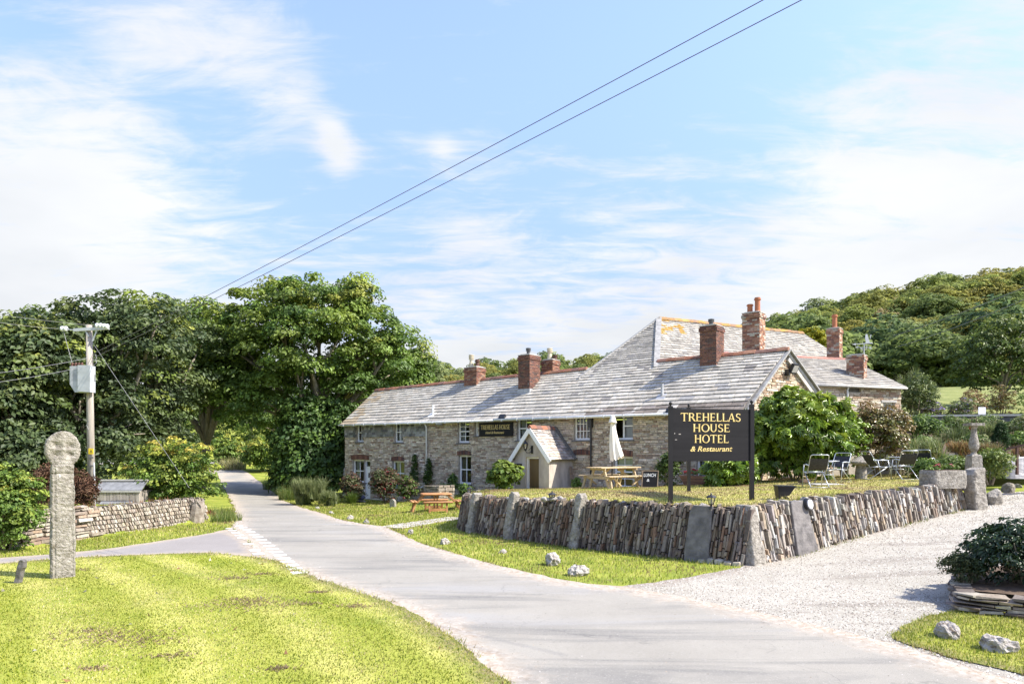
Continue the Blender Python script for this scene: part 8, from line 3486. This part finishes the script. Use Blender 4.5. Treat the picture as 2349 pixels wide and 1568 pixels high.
# cottage front garden
LAV = [(0.17, 0.20, 0.075), (0.22, 0.25, 0.10), (0.12, 0.15, 0.05), (0.26, 0.29, 0.13)]
for i, (bx, Y, lab) in enumerate((((664, 1076, 760, 1163), 34.6, 'large feathery pale green shrub at the corner of the lower lawn'), ((728, 1113, 780, 1163), 33.8, 'smaller feathery pale green shrub beside the large one'))):
    c = at((bx[0] + bx[2]) / 2, bx[3], Y)
    c.z = float(g(c.x, c.y)) - 0.03
    o = empty('feathery_shrub', c)
    tag(o, lab, 'shrub', 'feathery shrubs')
    H = zat(bx[1], Y) - c.z
    Wd = (bx[2] - bx[0]) / FPX * Y / 2
    arr = []
    for k in range(34 if i == 0 else 18):
        a, f = NPR.uniform(0, 6.28), math.sqrt(NPR.random()) * 0.75
        zz = H * NPR.uniform(0.0, 0.62) * (1 - 0.3 * f)
        arr.append(straps((Wd * f * math.cos(a), Wd * f * math.sin(a) * 0.8, zz), 70, H * 0.42, 0.85, 0.03, LAV, up=1.0, baser=0.16))
    v, t, cc = join(arr)
    add('foliage', fast_mesh('foliage', v, t, M['leaf'], cc), o, True)
FUC = [(0.068, 0.074, 0.029), (0.108, 0.081, 0.039), (0.135, 0.074, 0.046), (0.054, 0.088, 0.026), (0.095, 0.108, 0.039)]
REDF = [(0.42, 0.03, 0.04), (0.5, 0.05, 0.09), (0.3, 0.02, 0.03)]
shrub('fuchsia_bush', 'brownish fuchsia bush left of the cottage door', (778, 1092, 838, 1152), 36.8, FUC, None, 220, 16, 0.22, 0.10, 51, extra=('flowers', REDF, 30, 0.06))
shrub('fuchsia_bush', 'large red-flowered fuchsia bush right of the cottage door', (846, 1076, 926, 1160), 34.6, FUC, None, 420, 16, 0.24, 0.10, 52, extra=('flowers', REDF, 160, 0.07))
shrub('rose_bush', 'small rose bush between the fuchsia and the stone pier', (908, 1095, 958, 1158), 33.4, FUC + MIDG, None, 200, 16, 0.2, 0.10, 53, extra=('flowers', [(0.6, 0.15, 0.2), (0.7, 0.35, 0.4)], 24, 0.07))
strap_plant('crocosmia_clump', 'arching green leaf clump by the cottage doorstep', (788, 1126, 828, 1158), 36.0, [(0.10, 0.16, 0.03), (0.15, 0.2, 0.04), (0.07, 0.12, 0.02)], 320, 0.04, spread=1.1)
for i, (px, pyt, pyb, lab) in enumerate(((958, 1042, 1116, 'slim conical green climber on the front wall, left of the downpipe'), (990, 1052, 1114, 'slim conical green climber on the front wall, right of the downpipe'))):
    t_ = wt(px)
    b = FRONT.p(t_, 0.0, 0.3)
    b.z = zat(pyb, b.y)
    H = zat(pyt, b.y) - b.z
    o = empty('wall_climber', b, math.atan2(E.y, E.x))
    tag(o, lab, 'climber', 'conical climbers')
    v, t, cc = cloud([(0, 0, H * 0.22, 0.22, 0.16, H * 0.3), (0, 0.05, H * 0.5, 0.16, 0.12, H * 0.3), (0, 0.1, H * 0.78, 0.08, 0.07, H * 0.24)], 130, 14, 0.1, 0.075, [(0.06, 0.11, 0.018), (0.09, 0.15, 0.022), (0.045, 0.085, 0.016)], None, inner=0.1)
    add('foliage', fast_mesh('foliage', v, t, M['leaf'], cc), o, True)
for i, (bx, Y, lab) in enumerate((((1028, 1088, 1050, 1135), 33.2, 'dark upright shrub against the wall right of the bench'), ((1050, 1112, 1085, 1140), 31.6, 'low dark border plants below the ground floor window'), ((1000, 1112, 1030, 1150), 33.2, 'low green border plant right of the stone pier'))):
    shrub('border_plant', lab, bx, Y, MIDG + DARKG, None, 90, 14, 0.16, 0.09, 55 + i, group='border plants along the house front')
shrub('hydrangea_bush', 'round light green bush left of the porch', (1115, 1060, 1198, 1124), 28.6, [(0.12, 0.19, 0.028), (0.16, 0.235, 0.035), (0.085, 0.145, 0.022)], [(0.24, 0.29, 0.05)], 230, 13, 0.18, 0.16, 58, h=T, tipamt=0.6, aspect=0.8, inner=0.15, depth=1.0)
shrub('wall_shrub', 'dark green climber on the front wall behind the chalk board', (1508, 1040, 1560, 1118), 25.6, [(0.05, 0.09, 0.02), (0.075, 0.12, 0.025), (0.10, 0.15, 0.03)], None, 200, 14, 0.16, 0.09, 59, h=T, depth=0.35)
shrub('low_plant', 'low green plant at the porch side under the trellis', (1308, 1098, 1335, 1120), 28.4, MIDG, None, 50, 12, 0.1, 0.08, 60, h=T)
# red flowers in the planter boat
v, t, cc = cloud([(0, 0, 0.42, 0.42, 0.16, 0.1)], 60, 8, 0.07, 0.05, MIDG)
add('foliage', fast_mesh('foliage', v, t, M['leaf'], cc), fbx, True)
v, t, cc = cloud([(0, 0, 0.48, 0.42, 0.16, 0.1)], 36, 7, 0.05, 0.05, [(0.5, 0.03, 0.06), (0.55, 0.1, 0.15), (0.4, 0.02, 0.04)])
add('flowers', fast_mesh('flowers', v, t, M['petal'], cc), fbx, True)

# the fig against the gable
FIG = [(0.130, 0.213, 0.027), (0.180, 0.278, 0.033), (0.100, 0.176, 0.024), (0.240, 0.342, 0.042)]
FIGT = [(0.246, 0.329, 0.042), (0.319, 0.385, 0.060), (0.203, 0.287, 0.036)]
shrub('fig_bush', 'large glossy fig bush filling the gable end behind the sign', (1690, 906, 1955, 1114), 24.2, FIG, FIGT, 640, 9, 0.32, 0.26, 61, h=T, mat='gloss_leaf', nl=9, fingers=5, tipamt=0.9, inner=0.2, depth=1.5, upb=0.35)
shrub('fig_bush', 'lower shaded fig branches under the hotel sign', (1615, 1055, 1735, 1118), 22.6, FIG, FIG, 150, 8, 0.25, 0.24, 62, h=T, mat='gloss_leaf', fingers=5, depth=0.8, upb=0.35)
BRN = [(0.14, 0.16, 0.04), (0.18, 0.185, 0.05), (0.19, 0.135, 0.055), (0.12, 0.14, 0.035), (0.22, 0.16, 0.07)]
shrub('bronze_shrub', 'bronze-tinted leafy shrub beside the fig', (1928, 938, 2098, 1098), 26.0, BRN, [(0.20, 0.17, 0.05), (0.24, 0.15, 0.05)], 430, 17, 0.26, 0.12, 63, h=T, mat='gloss_leaf', nl=8, tipamt=0.6, depth=1.0, inner=0.15)
shrub('leafy_shrub', 'leafy green shrub between the fig and the bronze shrub', (1885, 945, 1985, 1100), 25.6, FIG, FIGT, 200, 14, 0.26, 0.14, 65, h=T, mat='gloss_leaf', depth=0.9, tipamt=0.6)
top('earth_mound', rock_mesh('earth_mound', gp(2008 - 0 if False else 1990, 1101, T) * 1.0 if False else gp(1846, 1107, T), (0.55, 0.3, 0.16), M['soil'], 77, 5, 2, 0.08, 0.2), 'small brown soil heap under the fig bush', 'soil heap')

# right-hand garden beds
GRY = [(0.176, 0.230, 0.078), (0.243, 0.297, 0.117), (0.135, 0.176, 0.058), (0.297, 0.297, 0.143)]


def gardh(X, Y):
    return np.maximum(T(X, Y), g(X, Y))


beds = (('garden_shrub', 'grassy shrub in the bed behind the right chairs', (2085, 985, 2160, 1052), 25.2, 'strap', GRY), ('garden_shrub', 'dark clump below the garden wall, left part', (2080, 955, 2165, 1010), 29.5, 'leaf', MIDG + DARKG), ('garden_shrub', 'dark arching clump with a red bloom below the garden wall', (2150, 958, 2235, 1045), 28.5, 'strap', [(0.07, 0.11, 0.03), (0.11, 0.15, 0.045), (0.16, 0.18, 0.07)]),
        ('garden_shrub', 'bronze grass left of the stone pedestal', (2180, 1000, 2232, 1050), 25.8, 'strap', [(0.26, 0.15, 0.06), (0.2, 0.17, 0.06), (0.3, 0.2, 0.1)]), ('garden_shrub', 'bronze grass right of the stone pedestal', (2240, 1005, 2290, 1055), 25.4, 'strap', [(0.2, 0.14, 0.06), (0.15, 0.16, 0.05), (0.28, 0.2, 0.1)]),
        ('garden_shrub', 'silvery shrub below the right part of the garden wall', (2235, 955, 2300, 1010), 29.3, 'strap', GRY), ('garden_shrub', 'broad green shrub at the right edge below the garden wall', (2300, 950, 2420, 1030), 28.6, 'leaf', MIDG + GRY), ('garden_shrub', 'low bright green shrub behind the granite trough', (2130, 1050, 2225, 1105), 22.6, 'leaf', [(0.12, 0.18, 0.03), (0.17, 0.23, 0.045), (0.09, 0.14, 0.025)]),
        ('garden_shrub', 'spreading yellow-green shrub right of the stone pedestal', (2232, 1035, 2310, 1108), 21.6, 'leaf', [(0.16, 0.21, 0.04), (0.22, 0.26, 0.06), (0.11, 0.16, 0.03)]), ('garden_shrub', 'dry brown clump beside the handrail', (2320, 1010, 2400, 1055), 24.5, 'strap', [(0.2, 0.12, 0.06), (0.26, 0.18, 0.1)]),
        ('garden_shrub', 'pink-flowered plant between the chairs and the trough', (2092, 1058, 2140, 1102), 22.8, 'leaf', MIDG),
        ('garden_shrub', 'trailing grey-green shrub hanging below the wall coping, left', (2075, 956, 2150, 1000), 31.2, 'leaf', GRY + MIDG), ('garden_shrub', 'trailing grey-green shrub hanging below the wall coping, middle', (2150, 957, 2225, 1005), 31.0, 'leaf', GRY + MIDG), ('garden_shrub', 'trailing grey-green shrub hanging below the wall coping, right', (2225, 957, 2310, 1005), 30.8, 'leaf', GRY + MIDG), ('garden_shrub', 'trailing grey-green shrub hanging below the wall coping at the picture edge', (2310, 955, 2420, 1005), 30.6, 'leaf', GRY + MIDG),
        ('garden_shrub', 'low leafy clump in the middle of the bed, left', (2080, 1005, 2150, 1050), 27.2, 'leaf', MIDG), ('garden_shrub', 'low leafy clump in the middle of the bed behind the pedestal', (2195, 995, 2275, 1048), 27.4, 'leaf', MIDG + GRY), ('garden_shrub', 'low leafy clump right of the dwarf conifer', (2305, 995, 2380, 1048), 27.0, 'leaf', MIDG))
for i, (nm, lab, bx, Y, kd, pal) in enumerate(beds):
    if kd == 'leaf':
        shrub(nm, lab, bx, Y, pal, None, 220, 15, 0.22, 0.085, 80 + i, h=gardh, group='garden bed shrubs', z0=zat(bx[3], Y) - 0.05, depth=0.8, extra=(('flowers', [(0.6, 0.2, 0.3), (0.65, 0.35, 0.4)], 18, 0.06) if 'pink' in lab else None))
    else:
        x0, y0, x1, y1 = bx
        c = at((x0 + x1) / 2, y1, Y)
        H = zat(y0, Y) - c.z
        Wd = (x1 - x0) / FPX * Y / 2
        o = empty(nm, c)
        tag(o, lab, 'shrub', 'garden bed shrubs')
        arr = []
        for k in range(14):
            a, f = NPR.uniform(0, 6.28), math.sqrt(NPR.random()) * 0.8
            arr.append(straps((Wd * f * math.cos(a), 0.5 * f * math.sin(a), H * NPR.uniform(-0.05, 0.4)), 55, H * 0.62, 0.95, 0.03, pal, baser=0.2))
        v, t, cc = join(arr)
        add('leaves', fast_mesh('leaves', v, t, M['leaf'], cc), o, True)
        if 'red' in lab:
            v, t, cc = cloud([(0.3, -0.6, H * 0.7, 0.06, 0.05, 0.05)], 8, 14, 0.06, 0.08, [(0.55, 0.02, 0.02), (0.65, 0.04, 0.03)])
            add('flowers', fast_mesh('flowers', v, t, M['petal'], cc), o, True)
# soil under the beds, sloping up to the garden wall
vsb = []
for (px, py, Y) in ((2060, 1045, 26.2), (2440, 1045, 25.2), (2460, 980, 30.8), (2060, 984, 31.9)):
    p = at(px, py, Y)
    vsb.append((p.x, p.y, p.z))
me_ = raw_mesh('garden_bed', vsb, [(0, 1, 2, 3)], M['soil'])
kind(add('garden_bed', me_), 'structure')
# conifer
cb_ = at(2295, 1047, 26.3)
o = empty('dwarf_conifer', cb_)
tag(o, 'dense dark green egg-shaped dwarf conifer in the garden bed', 'conifer')
H = zat(970, 26.3) - cb_.z
v, t, cc = cloud([(0, 0, H * 0.42, 0.29, 0.29, H * 0.42), (0.03, 0, H * 0.72, 0.16, 0.16, H * 0.27)], 420, 14, 0.07, 0.06, [(0.03, 0.07, 0.018), (0.045, 0.095, 0.024), (0.022, 0.055, 0.016)], None, upb=1.4, aspect=0.3, inner=0.05, flat=1.2)
add('foliage', fast_mesh('foliage', v, t, M['leaf'], cc), o, True)
# flowers in the trough
v, t, cc = cloud([(b_, 0, 0.06, 0.16, 0.12, 0.08) for b_ in (-0.3, -0.05, 0.25)], 50, 8, 0.06, 0.05, MIDG)
tb0 = trg.location
v = v + np.array([tb0.x, tb0.y, tb0.z + Ht * 0 + 36 / FPX * tb0.y])
add('foliage', fast_mesh('foliage', v, t, M['leaf'], cc), trg)
v, t, cc = cloud([(b_, 0, 0.12, 0.08, 0.08, 0.05) for b_ in (-0.12, -0.06, 0.28)], 16, 7, 0.05, 0.05, [(0.6, 0.1, 0.15), (0.65, 0.3, 0.3), (0.4, 0.05, 0.15)])
v = v + np.array([tb0.x, tb0.y, tb0.z + 36 / FPX * tb0.y])
add('flowers', fast_mesh('flowers', v, t, M['petal'], cc), trg)

# behind the garden wall
zw = zat(950, 32)
shrub('palm_lily', 'leafy palm-like shrub at the right end of the rear wing', (2062, 862, 2145, 955), 33.2, [(0.12, 0.16, 0.05), (0.17, 0.21, 0.07), (0.08, 0.12, 0.035)], None, 240, 14, 0.3, 0.15, 101, z0=zw - 0.8, depth=1.0, aspect=0.35)
o = empty('cabbage_palm', at(2098, 900, 34.5))
tag(o, 'spiky cabbage palm heads above the leafy shrub by the wing', 'palm')
arr = [straps((dx, 0, dz), 130, 1.0, 0.95, 0.05, [(0.14, 0.18, 0.06), (0.2, 0.24, 0.09), (0.1, 0.13, 0.04)], baser=0.05) for dx, dz in ((-0.5, 0.1), (0.45, 0.0), (0.0, 0.45), (0.9, -0.25))]
v, t, cc = join(arr)
add('leaves', fast_mesh('leaves', v, t, M['leaf'], cc), o, True)
m = MB()
for dx, dz in ((-0.5, 0.1), (0.45, 0.0), (0.0, 0.45), (0.9, -0.25)):
    m.tube([(0.2, 0, -2.2), (dx, 0, dz)], [0.08, 0.05], 7)
add('trunk', m.mesh('trunk', M['bark']), o, True)
for i, (bx, Y, pal, ex, lab) in enumerate((((2108, 920, 2170, 952), 32.8, GRY, [(0.30, 0.22, 0.5), (0.4, 0.32, 0.6)], 'purple hydrangea on the garden wall, left'), ((2176, 916, 2236, 952), 32.8, GRY + [(0.4, 0.3, 0.2)], [(0.24, 0.17, 0.5), (0.5, 0.42, 0.5)], 'purple and cream hydrangea on the garden wall, right'),
                                           ((2195, 895, 2262, 950), 34.0, [(0.25, 0.15, 0.07), (0.2, 0.17, 0.05), (0.3, 0.2, 0.1)], None, 'russet shrub behind the garden wall beside the white panel'), ((2262, 890, 2330, 948), 34.0, [(0.22, 0.15, 0.06), (0.18, 0.18, 0.05)], None, 'russet and green shrub under the garden tree'), ((2325, 880, 2440, 948), 34.0, MIDG, None, 'green shrub at the right edge above the garden wall'))):
    shrub('wall_top_shrub', lab, bx, Y, pal, None, 150, 13, 0.2, 0.09, 110 + i, z0=zw - 0.35, depth=0.7, group='shrubs above the garden wall', extra=(('flowers', ex, 60, 0.09) if ex else None))
# sunny meadow beyond
md = [at(2040, 948, 34), at(2460, 948, 34), at(2480, 893, 52), at(2030, 893, 52)]
md = [V(12, 34, 4.0), V(34, 34, 4.0), V(46, 62, 8.0), V(18, 62, 7.4)]
kind(add('meadow', raw_mesh('meadow', [tuple(p) for p in md], [(0, 1, 2, 3)], M['field'])), 'structure')

# garden tree on the right
gb0 = at(2291, 945, 38)
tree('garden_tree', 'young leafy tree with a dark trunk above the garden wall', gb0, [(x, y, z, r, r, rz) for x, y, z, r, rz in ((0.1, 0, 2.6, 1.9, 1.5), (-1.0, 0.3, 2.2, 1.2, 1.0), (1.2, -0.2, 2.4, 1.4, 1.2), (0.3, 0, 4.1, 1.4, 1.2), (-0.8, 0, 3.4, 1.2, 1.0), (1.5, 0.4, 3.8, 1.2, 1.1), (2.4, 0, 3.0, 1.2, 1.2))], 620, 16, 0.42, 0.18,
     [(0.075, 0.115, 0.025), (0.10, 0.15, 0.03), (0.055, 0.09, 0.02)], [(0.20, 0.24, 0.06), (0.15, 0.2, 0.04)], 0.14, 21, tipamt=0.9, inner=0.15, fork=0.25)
# golden tree behind the roof
gt0 = at(1868, 840, 52)
tree('golden_tree', 'golden yellow conifer tree behind the tall house roof', gt0, [(0, 0, 1.6, 1.0, 1.0, 1.2), (-0.4, 0, 2.3, 0.6, 0.6, 0.6), (0.6, 0, 1.5, 0.7, 0.7, 0.8)], 200, 16, 0.3, 0.2, [(0.36, 0.34, 0.025), (0.44, 0.40, 0.03), (0.26, 0.28, 0.03)], None, 0.12, 22, inner=0.1)

# dark bush in the slate bed
bpos = gp(2290, 1385)
shrub('evergreen_bush', 'dark evergreen bush in the slate-edged bed at the right edge', (2205, 1203, 2490, 1398), 10.2, [(0.020, 0.042, 0.016), (0.028, 0.055, 0.02), (0.036, 0.068, 0.026)], [(0.055, 0.095, 0.035)], 380, 20, 0.15, 0.085, 131, mat='gloss_leaf', nl=8, aspect=0.36, upb=0.7, tipamt=0.5, inner=0.25, z0=0.22)
shrub('low_juniper', 'low feathery bush spilling over the left of the slate bed', (2168, 1272, 2262, 1362), 10.3, [(0.04, 0.065, 0.025), (0.06, 0.09, 0.03), (0.085, 0.10, 0.035)], None, 200, 18, 0.12, 0.055, 132, mat='leaf', nl=7, aspect=0.3, z0=0.24)

# ------------------------------------------------------------------ wooded hills
KPAL = [([(0.274, 0.289, 0.077), (0.338, 0.338, 0.088), (0.221, 0.239, 0.066)], 1.0), ([(0.242, 0.289, 0.077), (0.306, 0.348, 0.090), (0.189, 0.234, 0.066)], 1.0), ([(0.169, 0.223, 0.069), (0.221, 0.278, 0.086), (0.137, 0.183, 0.059)], 1.05), ([(0.348, 0.328, 0.081), (0.401, 0.368, 0.097), (0.285, 0.278, 0.074)], 0.95),
        ([(0.252, 0.299, 0.127), (0.306, 0.348, 0.144), (0.200, 0.243, 0.101)], 1.0), ([(0.106, 0.160, 0.066), (0.139, 0.199, 0.077)], 1.15), ([(0.359, 0.299, 0.144), (0.306, 0.259, 0.120), (0.422, 0.348, 0.185)], 0.85)]
KLAB = ['olive green', 'mid green', 'deep green', 'yellow green', 'grey green', 'dark pine-like', 'pale brown half-bare']
kmesh = []
for ki, (pal, sc) in enumerate(KPAL):
    r = random.Random(200 + ki)
    lobes = [(0, 0, 3.6, 2.2, 2.2, 1.9)]
    for k in range(6):
        a = 6.28 * k / 6 + r.uniform(-0.4, 0.4)
        lobes.append((1.9 * math.cos(a), 1.9 * math.sin(a), r.uniform(2.0, 4.2), 1.5, 1.5, 1.2))
    lobes.append((0, 0, 5.3, 1.4, 1.4, 1.0))
    v, t, cc = cloud(lobes, 280, 24, 0.66, 0.31, pal, None, inner=0.15, lowkeep=0.7)
    m = limb_paths((0, 0, 0), lobes[:4], 0.2, ki, 0.4)
    tv = np.array(m.v)
    tt = []
    for f in m.f:
        for q in range(1, len(f) - 1):
            tt.append((f[0], f[q], f[q + 1]))
    V2, T2, C2 = join([(v, t, cc), (tv, np.array(tt), np.full((len(tv), 3), 0.07))])
    kmesh.append(fast_mesh('woodland_tree', V2, T2, M['hill_leaf'], C2))
cnt = 0
HR_ = random.Random(77)
yy = 64.0
spots_ = []
while yy < 178:
    step = 5.2 + yy * 0.014
    xx = -70.0
    while xx < 150:
        x = xx + HR_.uniform(-2.0, 2.0)
        y = yy + HR_.uniform(-2.0, 2.0)
        xx += step
        u = x / y
        if not (-0.24 < u < 0.86):
            continue
        right = u > 0.36
        if right and y < 70:
            continue
        if not right and (y < 118 or y > 172):
            continue
        if right and y > 174:
            continue
        spots_.append((x, y, u))
    yy += step * 0.95
ks = len(spots_)
keepn = 295
if ks > keepn:
    HR_.shuffle(spots_)
    vis = [s for s in spots_ if s[2] > 0.36]
    oth = [s for s in spots_ if s[2] <= 0.36]
    spots_ = vis[:215] + oth[:80]
for (x, y, u) in spots_:
    z = float(g(x, y))
    hf = z / (float(hillH(x)) + 1)
    if u > 0.36:
        w = [3, 3, 1.2, 2.6, 1, 0.3, 0.35] if hf > 0.55 else [1, 2, 3, 0.6, 1, 3, 0.3]
    else:
        w = [2, 3, 2, 1.0, 1.2, 0.5, 0.0]
    ki = HR_.choices(range(7), w)[0]
    o = bpy.data.objects.new('woodland_tree', kmesh[ki])
    COL.objects.link(o)
    sc = HR_.uniform(0.95, 1.45) * KPAL[ki][1] * (1.2 if u > 0.36 and hf < 0.5 else 1.0)
    o.location = (x, y, z - 0.4)
    o.scale = (sc * HR_.uniform(1.1, 1.4), sc * HR_.uniform(1.1, 1.4), sc * HR_.uniform(0.85, 1.1))
    o.rotation_euler = (0, 0, HR_.uniform(0, 6.28))
    where = 'in the wood on the steep right-hand hill' if u > 0.36 else 'in the wood on the low hill behind the house'
    tag(o, KLAB[ki] + ' tree crown ' + where, 'tree', ('woodland on the right-hand hill, ' if u > 0.36 else 'woodland on the low hill, ') + KLAB[ki])
# the rest of the wood, merged into one mass between the trees told apart above
arr = []
small = []
for ki in range(5):
    r = random.Random(300 + ki)
    lb = [(0, 0, 3.4, 2.6, 2.6, 2.0)] + [(2.0 * math.cos(k * 1.26), 2.0 * math.sin(k * 1.26), r.uniform(2.4, 4.2), 1.6, 1.6, 1.3) for k in range(5)]
    small.append(cloud(lb, 110, 16, 0.7, 0.42, KPAL[ki][0], None, inner=0.1))
nm = 0
for k in range(900):
    y = HR_.uniform(72, 182)
    u = HR_.uniform(0.3, 0.88) if k % 3 else HR_.uniform(-0.24, 0.36)
    x = u * y
    if u < 0.36 and y < 116:
        continue
    if nm >= 330:
        break
    nm += 1
    v, t, c = small[HR_.choices(range(5), [2, 3, 2, 2, 1])[0]]
    a, sc = HR_.uniform(0, 6.28), HR_.uniform(0.8, 1.3)
    R = np.array([[math.cos(a), -math.sin(a), 0], [math.sin(a), math.cos(a), 0], [0, 0, 1]]) * sc
    arr.append((v @ R.T + np.array([x, y, float(g(x, y)) - 1.2]), t, c * HR_.uniform(0.85, 1.15)))
v, t, c = join(arr)
o = add('distant_wood', fast_mesh('distant_wood', v, t, M['hill_leaf'], c))
tag(o, 'merged canopy of the distant wooded hillside', 'wood')
kind(o, 'stuff')
print('woodland', ks, len(spots_))

# grass and weeds spilling over the retaining wall, top and foot
tx, ty, tz = [], [], []
for path, n in ((PF_, 1500), (PR_, 1500)):
    for k in range(n):
        s_ = NPR.uniform(0.0, path.L)
        if wander(np.array([s_]), np.array([0.0]), 2.2, 8 if path is PF_ else 14)[0] < -0.1:
            continue
        fr, H = wall_fr(path, s_)
        p = fr.p(0, H - 0.02, NPR.uniform(-0.3, -0.06)) if k % 3 else fr.p(0, 0.05, NPR.uniform(0.05, 0.2))
        tx.append(p.x)
        ty.append(p.y)
        tz.append(p.z)
o = blades('wall_top_grass', 'grass and weeds along the top and foot of the retaining wall', np.array(tx), np.array(ty), np.array(tz), 0.05, 0.13, 0.014, [(0.16, 0.2, 0.03), (0.24, 0.25, 0.06), (0.34, 0.3, 0.13), (0.12, 0.16, 0.03)], 0.9)
